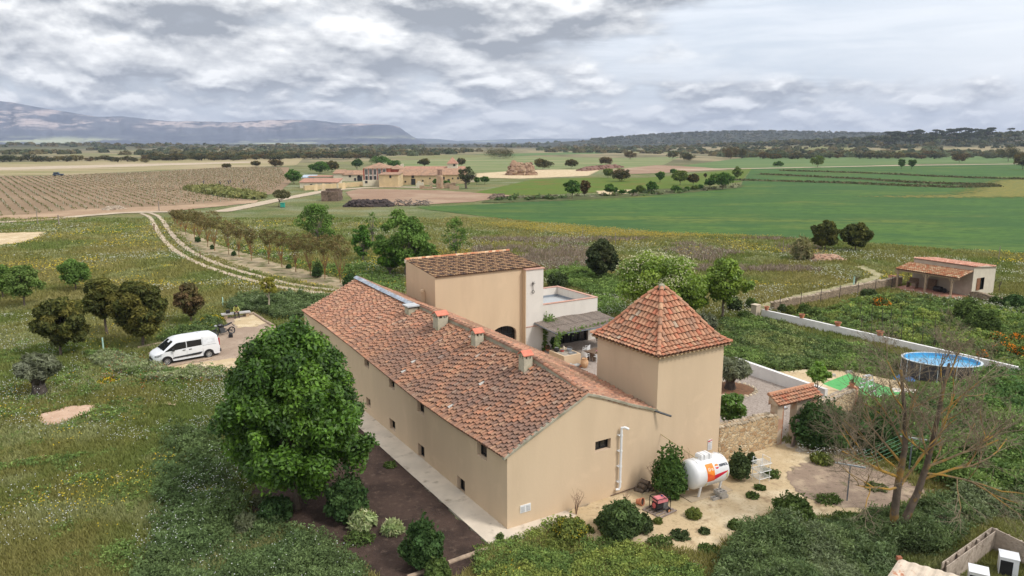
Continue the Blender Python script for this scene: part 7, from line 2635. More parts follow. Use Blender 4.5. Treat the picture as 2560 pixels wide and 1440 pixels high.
  mb = MB(); mb.cbox((-2.33,s * .80,1.15),(.09,.09,.55)); mb.build('tail_light',mat('tail_red',(.35,.02,.02),.3),t)
  for wx in (-1.5,1.5):
   w = bpy.data.objects.new('wheel',None); C0.objects.link(w); w.parent = t; w.location = (wx,s * .80,.315)
   mb = MB(); mb.T = Matrix.Rotation(math.radians(90),4,'X')
   mb.lathe([(.20,-.10),(.29,-.105),(.312,-.07),(.315,0),(.312,.07),(.29,.105),(.20,.10)],28,cap=False)
   mb.build('tyre',mat('rubber',(.022,.021,.021),.85,.2),w)
   mb = MB(); mb.T = Matrix.Rotation(math.radians(90),4,'X')
   mb.lathe([(0.0,-.02),(.2,-.02),(.2,.02),(0,.02)],20,cap=False,mi=1)
   for sd in (-1,1):
    mb.lathe([(.19,sd * .095),(.205,sd * .10),(.205,sd * .08),(.18,sd * .05)],24,cap=False)
    mb.lathe([(0.001,sd * .075),(.05,sd * .08),(.055,sd * .06)],14,cap=False)
    for q in range(10):
     a = q * math.pi / 5
     mb.bar((.04 * math.cos(a),.04 * math.sin(a),sd * .07),(.195 * math.cos(a),.195 * math.sin(a),sd * .08),.035,.02)
   mb.build('rim',[mat('silver_rim',(.50,.50,.50),.35,.05,metal=.5),m_dark],w)
 # windscreen
 def topstrip(name,x0,x1,w0,w1,m,off=.012):
  mbx = MB()
  vs = []
  for i in range(9):
   x = lerp(x0,x1,i / 8)
   w = lerp(w0,w1,i / 8)
   for j in range(7):
    y = lerp(-w,w,j / 6)
    z = top(x) - .012 * (abs(y) / w) ** 4 + off
    vs.append((x + off * .7,y,z))
  mbx.add(vs,[(i * 7 + j,i * 7 + j + 1,(i + 1) * 7 + j + 1,(i + 1) * 7 + j) for i in range(8) for j in range(6)])
  return mbx.build(name,m,t)
 topstrip('windscreen',.93,1.66,.62,.76,gl)
 topstrip('bonnet',1.74,2.22,.70,.55,paint,.006)
 mb = MB(); mb.box(2.345,2.375,-.42,.42,.42,.60); mb.build('grille',blk,t)
 mb = MB(); mb.cbox((2.36,0,.66),(.03,.18,.07)); mb.build('badge_plate',mat('chrome',(.6,.6,.6),.2,metal=.8),t)
 mb = MB(); mb.box(2.378,2.386,-.26,.26,.30,.40); mb.build('number_plate',mat('plate_white',(.7,.7,.7),.5),t)
 mb = MB(); mb.cbox((-2.39,0,.46),(.16,1.6,.22)); mb.build('rear_bumper',blk,t)
 mb = MB(); mb.box(-2.362,-2.335,-.62,.62,1.18,1.62); mb.build('rear_window',gl,t)
 mb = MB(); mb.tube([(1.72,-.5,1.10),(1.45,.0,1.27)],.012,4); mb.tube([(1.72,.1,1.10),(1.45,.6,1.27)],.012,4); mb.build('wiper',blk,t)
van()
def motorcycle():
 fw = Vector((*G(541,843),0)); rw = Vector((*G(580,835),0))
 d = (fw - rw).normalized()
 rz = math.atan2(d.y,d.x)
 L = 1.40
 c = (fw + rw) / 2
 t = thing('motorcycle','black motorcycle parked right behind the white van','motorcycle',(c.x,c.y,0),rz)
 t.rotation_euler = (math.radians(8),0,rz)
 t.scale = (1.05,) * 3
 blk = mat('gloss_black',(.015,.015,.018),.25,.1,spec=.6)
 grey = mat('bike_grey',(.09,.095,.10),.4,.2,8,metal=.4)
 for nm,x in (('front_wheel',.72),('rear_wheel',-.68)):
  w = bpy.data.objects.new(nm,None); C0.objects.link(w); w.parent = t; w.location = (x,0,.31)
  mb = MB(); mb.T = Matrix.Rotation(math.radians(90),4,'X')
  mb.lathe([(.24,-.05),(.29,-.055),(.31,0),(.29,.055),(.24,.05)],26,cap=False); mb.build('tyre',MATS['rubber'],w)
  mb = MB(); mb.T = Matrix.Rotation(math.radians(90),4,'X')
  mb.lathe([(.22,-.03),(.245,-.04),(.245,.04),(.22,.03),(.22,-.03)],24,cap=False)
  mb.lathe([(.0,-.05),(.05,-.05),(.05,.05),(0,.05)],12)
  for q in range(6):
   a = q * math.pi / 3
   mb.bar((.03 * math.cos(a),.03 * math.sin(a),0),(.23 * math.cos(a),.23 * math.sin(a),0),.03,.03)
  mb.build('rim',grey,w)
 mb = MB()
 for y in (-.1,.1):
  mb.tube([(.72,y,.31),(.48,y,.92)],.025,7)
 mb.build('fork',grey,t)
 mb = MB(); mb.tube([(.38,-.36,1.03),(.44,-.15,1.0),(.46,0,.96),(.44,.15,1.0),(.38,.36,1.03)],.016,7)
 for y in (-.25,.25):
  mb.tube([(.42,y,1.0),(.44,y * 1.15,1.15)],.008,5); mb.cbox((.44,y * 1.2,1.18),(.02,.10,.06))
 mb.build('handlebar',blk,t)
 mb = MB(); mb.lathe([(.0,0),(.09,.02),(.11,.08),(.06,.14),(0,.15)],12,(.60,0,.82)); mb.build('headlamp',mat('lamp_glass',(.4,.42,.45),.1,spec=.8),t)
 mb = MB()
 secs = [(.42,.05,.80,.93),(.30,.14,.70,1.0),(.10,.15,.66,.98),(-.05,.10,.66,.86)]
 vs = []
 for x,w,z0,z1 in secs:
  for a in np.linspace(0,2 * math.pi,10,endpoint=False):
   vs.append((x,w * math.cos(a),(z0 + z1) / 2 + (z1 - z0) / 2 * math.sin(a)))
 mb.add(vs,[(i * 10 + k,i * 10 + (k + 1) % 10,(i + 1) * 10 + (k + 1) % 10,(i + 1) * 10 + k) for i in range(3) for k in range(10)] + [tuple(range(10)),tuple(range(30,40))])
 mb.build('fuel_tank',blk,t,smooth=True)
 mb = MB()
 secs = [(.0,.10,.74,.82),(-.25,.14,.74,.83),(-.50,.12,.80,.92),(-.78,.06,.92,.98)]
 vs = []
 for x,w,z0,z1 in secs:
  vs += [(x,-w,z0),(x,w,z0),(x,w * .8,z1),(x,-w * .8,z1)]
 mb.add(vs,[(i * 4 + k,i * 4 + (k + 1) % 4,(i + 1) * 4 + (k + 1) % 4,(i + 1) * 4 + k) for i in range(3) for k in range(4)] + [(0,1,2,3),(12,13,14,15)])
 mb.build('saddle',m_dark,t)
 mb = MB(); mb.cbox((.12,0,.44),(.42,.30,.34)); mb.cbox((.2,0,.62),(.3,.2,.16)); mb.build('engine',grey,t)
 mb = MB(); mb.tube([(.3,-.14,.4),(.2,-.18,.22),(-.2,-.18,.25),(-.62,-.2,.42)],[.03,.035,.05,.06],8); mb.build('exhaust',grey,t)
 mb = MB(); mb.bar((.45,0,.85),(-.2,0,.5),.06); mb.bar((-.2,0,.5),(-.68,0,.31),.08,.05); mb.bar((-.15,0,.75),(-.62,0,.86),.06); mb.build('frame',blk,t)
 mb = MB(); mb.bar((.55,0,.63),(.98,0,.58),.10,.02); mb.bar((-.72,0,.90),(-.95,0,.60),.10,.02); mb.build('mudguard',blk,t)
 mb = MB(); mb.bar((-.92,0,.70),(-.96,0,.56),.18,.01); mb.build('number_plate',MATS['plate_white'],t)
 mb = MB(); mb.bar((0,-.14,.2),(-.1,-.42,-.02),.02); mb.build('stand',grey,t)
 mb = MB(); mb.cbox((0,0,.12),(.34,.26,.24)); mb.lathe([(.13,0),(.16,.1),(.12,.2),(0,.24)],12,(.02,0,.2));
 simple('black_bag','black bag and helmet on ground beside rear wheel of motorcycle','bag',mb,m_dark,(*G(577,845),.02),.4)
motorcycle()
def bench_person():
 bc = Vector((*G(588,797),0))
 rz = math.atan2(G(604,792)[1] - G(566,796)[1],G(604,792)[0] - G(566,796)[0])
 t = thing('stone_bench','low stone slab bench at edge of parking place','bench',(bc.x,bc.y + .45,0),rz)
 ms = mat('bench_stone',(.42,.40,.38),.9,.12,4)
 mb = MB(); mb.box(-1.35,1.2,-.35,.35,.40,.50); mb.build('seat',ms,t)
 for x in (-1.0,.9):
  mb = MB(); mb.box(x - .14,x + .14,-.26,.26,-.05,.40); mb.build('support',mat('bench_block',(.45,.34,.22),.95,.15,4),t)
 R = Matrix.Translation((bc.x,bc.y + .45,0)) @ Matrix.Rotation(rz,4,'Z')
 mb = MB(); mb.box(-.17,.17,-.12,.12,0,.30); mb.box(-.13,.13,-.16,-.12,.03,.18)
 p = R @ Vector((-.75,0.0,.50))
 simple('backpack','dark backpack on stone bench left of seated person','backpack',mb,m_dark,tuple(p),rz)
 # seated person, leaning forward, elbows on thighs, head bowed; local -y is forward
 P = R @ Vector((-.05,0.02,0.0))
 per = thing('person','person in yellow jacket and dark trousers sitting bent forward on stone bench','person',tuple(P),rz)
 bm = bmesh.new()
 J = {}
 sk = bm.verts.layers.skin.verify()
 def v(name,co,r):
  q = bm.verts.new(co); q[sk].radius = r if hasattr(r,'__len__') else (r,r); J[name] = q
 v('pelvis',(0,.03,.61),(.15,.12)); v('belly',(0,-.02,.76),(.135,.11)); v('chest',(0,-.15,.95),(.16,.12)); v('neckb',(0,-.25,1.07),(.085,.08)); v('neck',(0,-.31,1.10),(.055,.055))
 v('headb',(0,-.37,1.10),(.075,.08)); v('head',(0,-.43,1.13),(.085,.10)); v('crown',(0,-.47,1.19),(.07,.08))
 ed = [('pelvis','belly'),('belly','chest'),('chest','neckb'),('neckb','neck'),('neck','headb'),('headb','head'),('head','crown')]
 for s,n in ((1,'l'),(-1,'r')):
  v('sh' + n,(s * .17,-.20,1.02),.068); v('el' + n,(s * .25,-.36,.76),.047); v('wr' + n,(s * .10,-.55,.68),.033); v('hd' + n,(s * .05,-.60,.67),(.03,.038))
  v('hip' + n,(s * .10,-.02,.58),.095); v('kn' + n,(s * .17,-.45,.56),.066); v('ak' + n,(s * .17,-.50,.12),.045); v('ft' + n,(s * .18,-.62,.05),(.045,.035)); v('to' + n,(s * .18,-.72,.04),(.042,.028))
  ed += [('chest','sh' + n),('sh' + n,'el' + n),('el' + n,'wr' + n),('wr' + n,'hd' + n),('pelvis','hip' + n),('hip' + n,'kn' + n),('kn' + n,'ak' + n),('ak' + n,'ft' + n),('ft' + n,'to' + n)]
  for f in range(5):
   a = (f - 2) * .018
   nm = 'f%d%s' % (f,n)
   v(nm,(s * (.05 - abs(a) * .2) + a,-.66 + .012 * abs(f - 2) ,.665 - .01 * (f == 0)),.009)
   v(nm + 'b',(s * .03 + a,-.685 + .012 * abs(f - 2),.645),.008)
   ed += [('hd' + n,nm),(nm,nm + 'b')]
 for a,b in ed:
  bm.edges.new((J[a],J[b]))
 me = bpy.data.meshes.new('body')
 bm.to_mesh(me)
 bm.free()
 ob = bpy.data.objects.new('body',me)
 C0.objects.link(ob)
 me.skin_vertices[0].data[0].use_root = True
 sm = ob.modifiers.new('skin','SKIN'); sm.use_smooth_shade = True
 sb = ob.modifiers.new('sub','SUBSURF'); sb.levels = 2; sb.render_levels = 2
 dg = bpy.context.evaluated_depsgraph_get(); dg.update()
 m2 = bpy.data.meshes.new_from_object(ob.evaluated_get(dg))
 bpy.data.objects.remove(ob)
 skin = mat('skin',(.45,.26,.17),.6,.05); jac = mat('yellow_jacket',(.42,.42,.12),.8,.1,6); tro = mat('dark_trousers',(.03,.03,.035),.9,.1)
 for m in (jac,tro,skin):
  m2.materials.append(m)
 for p_ in m2.polygons:
  c = p_.center
  arm = abs(c.x) > .0 and c.y < -.25
  if c.z < .62 or (c.z < .68 and c.y > -.25):
   i = 1
  elif c.y < -.545 and c.z < .75:
   i = 2
  elif c.y < -.335 and c.z > .98 and abs(c.x) < .14:
   i = 2
  else:
   i = 0
  p_.material_index = i
  p_.use_smooth = True
 b = bpy.data.objects.new('body',m2); C0.objects.link(b); b.parent = per
 mb = MB(); mb.T = Matrix.Translation((0,-.42,1.17)) @ Matrix.Rotation(.6,4,'X')
 mb.lathe([(.108,-.03),(.112,.02),(.095,.07),(.05,.105),(0,.115)],14); mb.build('hair',mat('dark_hair',(.02,.018,.016),.7),per,smooth=True)
 mb = MB()
 for s in (1,-1):
  mb.cbox((s * .18,-.64,.035),(.10,.27,.07))
 mb.build('shoes',mat('white_sole',(.35,.35,.35),.7),per)
 mb = MB(); mb.cbox((0,-.68,.64),(.07,.14,.012),R=Matrix.Rotation(.4,3,'X'))
 ph = simple('phone','small dark phone held in hands of seated person','phone',mb,m_dark,tuple(P),rz)
bench_person()
# ================================================================ the farm in the middle distance
m_farmw = mat('farm_ochre',(0.56,0.42,0.24),.95,.08,.6,col2=(0.40,0.31,0.21),c2lo=.5,c2hi=.7,s2=.35)
m_farmwhite = mat('farm_cream',(0.62,0.55,0.42),.95,.06,.6,col2=(0.50,0.43,0.32),c2lo=.52,c2hi=.75,s2=.3)
m_farmred = mat('farm_red',(0.36,0.095,0.06),.9,.12,1)
m_farmroof = mat('farm_roof',(0.33,0.20,0.13),.95,.25,1.2,col2=(0.24,0.16,0.11),s2=.4)
m_farmroof2 = mat('farm_roof_red',(0.37,0.20,0.14),.95,.2,1.2)
m_trimw = mat('farm_trim',(0.62,0.57,0.50),.9)
m_darkw = mat('farm_dark',(0.03,0.03,0.03),.6)
def farm(name,label,xl_,xr_,yb,ye,depth,roof='gable',rh=1.4,wm=None,rm=None,wins=(),yb2=None,cat='farm building',ov=.3,trim=None,winsz=(.9,1.3),side_wins=()):
 a = Vector((*G(xl_,yb),0)); b = Vector((*G(xr_,yb2 or yb),0))
 d = b - a
 L = d.length
 rz = math.atan2(d.y,d.x)
 H_ = Zat(ye,(a.y + b.y) / 2)
 t = thing(name,label,cat,tuple(a),rz)
 wm,rm = wm or m_farmw,rm or m_farmroof
 mb = MB()
 D = depth
 hb = H_
 if roof == 'gable':
  mb.add([(0,0,-.3),(L,0,-.3),(L,0,H_),(0,0,H_)],[(0,1,2,3)])
  for x in (0,L):
   mb.add([(x,0,-.3),(x,D,-.3),(x,D,H_),(x,D / 2,H_ + rh),(x,0,H_)],[(0,1,2,3,4)])
  mb.add([(0,D,-.3),(L,D,-.3),(L,D,H_),(0,D,H_)],[(0,1,2,3)])
 elif roof == 'mono':
  mb.add([(0,0,-.3),(L,0,-.3),(L,0,H_),(0,0,H_)],[(0,1,2,3)])
  for x in (0,L):
   mb.add([(x,0,-.3),(x,D,-.3),(x,D,H_ + rh),(x,0,H_)],[(0,1,2,3)])
  mb.add([(0,D,-.3),(L,D,-.3),(L,D,H_ + rh),(0,D,H_ + rh)],[(0,1,2,3)])
 else:
  mb.box(0,L,0,D,-.3,H_)
 mb.build('wall',wm,t)
 if roof != 'flat':
  mb = MB()
  th = .16
  def slab(q):
   q = [Vector(p) for p in q]
   mb.add(q + [p + Vector((0,0,th)) for p in q],[(0,1,2,3),(4,5,6,7),(0,1,5,4),(1,2,6,5),(2,3,7,6),(3,0,4,7)])
  if roof == 'gable':
   k = rh / (D / 2)
   slab([(-ov,-ov,H_ - k * ov),(L + ov,-ov,H_ - k * ov),(L + ov,D / 2,H_ + rh),(-ov,D / 2,H_ + rh)])
   slab([(-ov,D + ov,H_ - k * ov),(L + ov,D + ov,H_ - k * ov),(L + ov,D / 2,H_ + rh + .004),(-ov,D / 2,H_ + rh + .004)])
  elif roof == 'mono':
   slab([(-ov,-ov,H_ - .05),(L + ov,-ov,H_ - .05),(L + ov,D + ov,H_ + rh),(-ov,D + ov,H_ + rh)])
  elif roof == 'hip':
   e = .35
   r0,r1 = min(D / 2,L / 2 - .01),L - min(D / 2,L / 2 - .01)
   vs = [(-e,-e,H_),(L + e,-e,H_),(L + e,D + e,H_),(-e,D + e,H_),(r0,D / 2,H_ + rh),(r1,D / 2,H_ + rh)]
   mb.add(vs,[(0,1,5,4),(1,2,5),(2,3,4,5),(3,0,4),(0,1,2,3)])
  mb.build('roof',rm,t)
 for w in wins:
  u,v = w[0],w[1]
  ww,hh = (w[2],w[3]) if len(w) > 3 else winsz
  x,z = u * L,v * H_
  mb = MB()
  if trim:
   mb.box(x - ww / 2 - .22,x + ww / 2 + .22,-.06,.02,z - .18,z + hh + .28)
  fr = mb.build('window',trim,t) if trim else None
  mb = MB(); mb.box(x - ww / 2,x + ww / 2,-.10,.0,z,z + hh); mb.build('pane' if fr else 'window',m_darkw,fr or t)
  if trim and ww > 0.8 and v > .5:
   mb = MB(); mb.box(x - .03,x + .03,-.13,-.101,z,z + hh); mb.build('mullion',trim,fr)
 return t,a,rz,L,H_
farm('farm_shed','low cream shed with tiled roof at left end of farm',750,845,470,456,7,'mono',1.0,m_farmwhite,m_farmroof2,wins=[(.3,.3,.8,.8),(.8,.4,.8,.8)])
farm('farm_wall','long crumbling yellow yard wall along left half of farm',762,908,476,459,.6,'flat',wm=m_farmw,yb2=465,cat='wall')
farm('farm_wall','pale yard wall between yellow yard wall and yellow barn',908,948,466,450,.6,'flat',wm=m_farmwhite,yb2=465,cat='wall',wins=[(.2,.5,.9,.9)])
for k,(a,b) in enumerate([(788,476),(806,475),(857,472)]):
 p = G(a,b)
 mb = MB(); mb.add([(0,0,0),(1.0,0,0),(1.0,-1.4,0),(0,-1.4,0),(0.1,0,2.2),(.9,0,2.2)],[(0,1,2,3),(2,3,4,5),(0,3,4),(1,2,5),(0,1,5,4)])
 simple('buttress',['leftmost of three sloping buttresses on yellow yard wall','middle of three sloping buttresses on yellow yard wall','rightmost of three sloping buttresses on yellow yard wall'][k],'buttress',mb,m_farmw,(*p,0),0)
farm('farm_house','white two-storey farmhouse with dark doorway left of red house',857,909,453,437,9,'gable',1.6,m_farmwhite,m_farmroof,wins=[(.35,.62,.9,.8),(.78,.62,.9,.9),(.60,.05,.8,1.2),(.82,.05,2.0,1.9)])
farm('farm_house','cream gabled wing on left of white two-storey farmhouse',834,857,453,434,12,'gable',1.3,m_farmwhite,m_farmroof)
farm('farm_wall','long pale rear yard building with flat top left of cream gable',772,834,452,442,5,'mono',.3,m_farmwhite,m_farmroof2)
farm('farm_lean_to','small lean-to with blue-grey sheet roof in farm yard',794,818,466,457,4,'mono',.5,m_farmwhite,mat('blue_sheet',(.38,.45,.52),.5,.1))
farm('farm_lean_to','bluish tarpaulin roof at left rear of farm',754,785,452,444,5,'mono',.8,m_farmwhite,mat('blue_sheet',(.38,.45,.52),.5,.1))
farm('red_house','red two-storey country house with white window surrounds and hipped roof',909,972,462,421,16,'hip',2.0,m_farmred,m_farmroof,
 wins=[(.13,.62),(.30,.62),(.47,.62),(.65,.62),(.84,.62),(.13,.22),(.30,.22),(.47,.22),(.65,.22)],trim=m_trimw,winsz=(.9,2.0),cat='house')
farm('red_house_wing','set-back red wing right of red country house',972,1004,460,423,14,'hip',1.5,m_farmred,m_farmroof,cat='house')
farm('farm_barn','yellow barn block with flat front beside pale yard wall',948,996,468,437,12,'mono',.3,m_farmw,m_farmroof,wins=[(.6,.75,.7,.9)])
farm('farm_barn','long yellow barn with grey-blue door in middle of farm',996,1095,462,438.5,12,'gable',2.2,m_farmw,m_farmroof,wins=[(.37,.72,1.0,1.2),(.38,.0,1.6,2.3),(.18,.25,.6,.6),(.62,.35,.6,.6),(.80,.62,.5,.5)])
farm('farm_barn','rear farm range with long tiled roof behind yellow barns',1010,1160,452,430,12,'gable',2.0,m_farmw,m_farmroof2)
farm('farm_barn','right-hand yellow barn with small green door',1095,1162,459,437,12,'gable',2.2,m_farmw,m_farmroof,wins=[(.22,.45,.7,1.1),(.4,.02,.9,1.7),(.55,.5,.5,.6),(.75,.5,.6,.8)])
farm('pigeon_tower','square farm tower with pink pyramid roof above the barns',1119,1143,452,409,5,'hip',2.6,m_farmwhite,m_farmroof2,wins=[(.72,.86,.9,.8)],cat='tower',ov=.3)
farm('small_turret','small cream turret with red cap left of farm tower',1112,1124,450,424,3,'hip',.8,m_farmwhite,m_farmroof2,wins=[(.55,.82,.8,.9)],cat='turret')
farm('farm_chimney','pale square chimney beside red house roof',1002,1009,450,410,1.2,'flat',wm=m_farmwhite,cat='chimney')
farm('farm_outbuilding','small white building at right end of farm behind ivy tree',1165,1186,455,440,6,'flat',wm=m_farmwhite,wins=[(.3,.1,1.0,1.8)])
# brick stack
p = G(1100,471)
hS = Zat(424,p[1])
mb = MB(); mb.lathe([(1.45,0),(1.25,hS * .6),(1.0,hS * .72)],4,(0,0,0)); mb.lathe([(.85,hS * .72),(.8,hS * .98),(.95,hS)],10,(0,0,0),1)
simple('brick_stack','tall tapering brick stack with rounded top before the farm','chimney',mb,[mat('worn_brick',(.42,.30,.20),.95,.2,2,col2=(.36,.17,.10),s2=1),mat('dark_brick',(.26,.16,.12),.95,.3,3)],(*p,0),.5)
# ruined wall pieces
for k,(a,b,w_,h_,lb) in enumerate([(1136,474,3.2,1.6,'ruined brick stump right of tall brick stack'),(1050,470,2.6,2.6,'round white bread oven left of tall brick stack'),(1065,472,4.5,1.2,'low broken wall piece left of tall brick stack'),(1125,470,4.0,2.2,'brown ruined hut among bushes at farm')]):
 mb = MB()
 rg = random.Random(k)
 for q in range(5):
  mb.box(-w_ / 2 + q * w_ / 5,-w_ / 2 + (q + 1) * w_ / 5,-.3,.3 + .5 * (k == 3),-.2,h_ * (.6 + .4 * rg.random()))
 simple('ruin',lb,'ruin',mb,MATS['worn_brick'] if k != 1 else m_farmwhite,(*G(a,b),0))
# bale stack
def bales():
 a = Vector((*G(803,503),0)); b = Vector((*G(846,503),0)); c = Vector((*G(882,499),0))
 mbale = mat('dark_straw',(0.165,0.115,0.085),1,.25,2.5,bump=.8,attr=True)
 ATTR.add('dark_straw')
 rg = random.Random(5)
 L = (b - a).length
 hh = Zat(478,a.y)
 nb = 5
 bh = hh / nb
 H3 = .9
 cnt = 0
 D = (c - b).length
 bl = L / 5
 bw = D / 4
 lay = nb + 1
 R = Matrix.Rotation(math.atan2((b - a).y,(b - a).x),4,'Z')
 mbl = []
 for lv in range(lay):
  for i in range(5):
   for j in range(6):
    if lv == nb and not (1 <= i <= 4 and 2 <= j <= 3):
     continue
    front = j == 0 or i == 4 or lv >= nb - 1
    if not front:
     continue
    m = MB()
    col = .75 + .5 * rg.random()
    m.box(0.02,bl - .02,0.02,bl - .02,0.0,bh - .02,0,(col,col,col))
    o = m.build('straw_bale',mbale)
    pos = a + (R @ Vector((i * bl + rg.uniform(-.06,.06),j * bl * .95,lv * bh)))
    o.location = pos
    o.rotation_euler = (0,0,math.atan2((b - a).y,(b - a).x) + rg.uniform(-.02,.02))
    tag(o,'dark weathered straw bale of the big square stack','straw bale','straw bales of the square stack')
bales()
def heap(name,label,cat,pa,pb,h,m,n=90,seed=1,size=.6,d=2.0,col=((.5,.5,.5),)):
 rg = random.Random(seed)
 a,b = Vector((*G(*pa),0)),Vector((*G(*pb),0))
 mb = MB()
 L = (b - a).length
 # lumpy mound
 nx,ny = 26,8
 vs = []
 for i in range(nx + 1):
  for j in range(ny + 1):
   u,v = i / nx,j / ny
   e = math.sin(math.pi * v) ** .8 * min(1,min(u,1 - u) * 7)
   z = h * e * (.55 + .75 * float(fbm(u * L / 2.5,v * 2,seed,3)))
   vs.append((u * L,(v - .5) * 2 * d,z))
 mb.add(vs,[(i * (ny + 1) + j,(i + 1) * (ny + 1) + j,(i + 1) * (ny + 1) + j + 1,i * (ny + 1) + j + 1) for i in range(nx) for j in range(ny)],0,col[0])
 for k in range(n):
  u,v = rg.random(),rg.random()
  e = math.sin(math.pi * v) ** .8 * min(1,min(u,1 - u) * 7)
  c = col[rg.randrange(len(col))]
  stone(mb,rg,(u * L,(v - .5) * 2 * d,h * e * .8),(size * rg.uniform(.5,1.2),size * rg.uniform(.4,1),size * rg.uniform(.3,.8)),c)
 o = mb.build(name,m)
 o.location = a
 o.rotation_euler = (0,0,math.atan2((b - a).y,(b - a).x))
 return tag(o,label,cat)
heap('manure_heap','long dark manure heap in front of ploughed field','heap',(862,516),(984,515),1.7,m_stone,140,3,.7,2.2,((.05,.038,.035),(.075,.055,.05),(.04,.03,.03)))
heap('straw_heap','conical brown straw heap in pale yard beyond farm','heap',(1268,437),(1338,437),6.5,m_stone,160,4,1.4,7,((.30,.19,.12),(.24,.15,.10),(.36,.25,.16)))
heap('earth_heap','low reddish earth heap right of conical straw heap','heap',(1450,428),(1550,418),2.2,m_stone,90,5,1.1,4,((.20,.11,.08),(.16,.09,.065)))
heap('rubble_heap','brown rubble heap at edge of big green field','heap',(1225,497),(1262,496),1.3,m_stone,60,6,.7,1.6,((.13,.09,.07),(.20,.15,.11)))
heap('rubble_heap','reddish broken tile rubble beside pampas clump','heap',(2020,649),(2100,648),.7,m_stone,160,7,.32,1.6,((.40,.24,.16),(.46,.30,.21),(.30,.20,.14)))
heap('stone_heap','pile of stones at bend of dirt track by vineyard','heap',(262,526),(305,522),.8,m_stone,60,8,.5,1.2,((.40,.33,.25),(.30,.24,.18)))
rg = random.Random(7)
mb = MB()
for k in range(110):
 a = Vector((rg.uniform(0,9),rg.uniform(-1.5,1.5),rg.uniform(.1,1.2)))
 d = Vector((rg.uniform(-1,1),rg.uniform(-.5,.5),rg.uniform(-.3,.5))) * 1.4
 c = rg.choice([(.20,.17,.15),(.12,.10,.09),(.30,.25,.21)])
 mb.tube([a,a + d],[.12,.05],5,0,c)
simple('branch_pile','pile of cut grey branches right of manure heap','wood pile',mb,m_stone,(*G(986,514),0))
# green bin by the thorn tree
mb = MB(); mb.box(-.5,.5,-.35,.35,.12,1.1); mb.box(-.55,.55,-.4,.4,1.1,1.2); mb.tube([(-.4,-.35,.1),(-.4,.35,.1)],.1,8); mb.tube([(.4,-.35,.1),(.4,.35,.1)],.1,8)
simple('green_bin','small green waste bin under wind-bent tree','bin',mb,mat('bin_green',(.03,.30,.22),.5),(*G(707,519),0))
# far off-road car and field workers
t = thing('pickup_truck','dark blue-grey off-road car at far edge of vineyard','car',(*G(146,440),0),0.3)
mb = MB(); mb.box(-2.2,2.2,-.9,.9,.4,1.05); mb.add([(-1.9,-.85,1.05),(.6,-.85,1.05),(.6,.85,1.05),(-1.9,.85,1.05),(-1.8,-.75,1.8),(.2,-.75,1.8),(.2,.75,1.8),(-1.8,.75,1.8)],[(0,1,5,4),(1,2,6,5),(2,3,7,6),(3,0,4,7),(4,5,6,7)])
mb.build('body',mat('slate_paint',(.05,.07,.10),.4),t)
for x in (-1.4,1.4):
 for y in (-.85,.85):
  mb = MB(); mb.tube([(x,y - .1,.38),(x,y + .1,.38)],.38,12); mb.build('wheel',MATS['rubber'],t)
mb = MB(); mb.box(-1.6,.1,-.83,.83,1.15,1.6); mb.build('window',m_glass,t)
for k,(a,b) in enumerate([(509,461),(551,463),(572,461),(577,459),(610,460)]):
 mb = MB()
 mb.tube([(-.08,0,0),(-.07,0,.5),(0,0,.9),(.18,0,1.25),(.34,0,1.45)],[.08,.09,.15,.17,.07],7)
 mb.tube([(.12,0,0),(.10,0,.5),(0,0,.9)],[.07,.08,.1],6)
 mb.tube([(.2,0,1.25),(.38,.05,.9)],[.06,.04],5)
 mb.lathe([(0,-.12),(.10,-.05),(.11,.04),(0,.14)],8,(.42,0,1.5))
 simple('person','tiny field worker bending over vine rows, %s from left' % ['first','second','third','fourth','fifth'][k],'person',mb,mat('work_clothes',(.03,.035,.06),.9),(*G(a,b),0),rg.uniform(0,6),'workers bending in the vineyard')
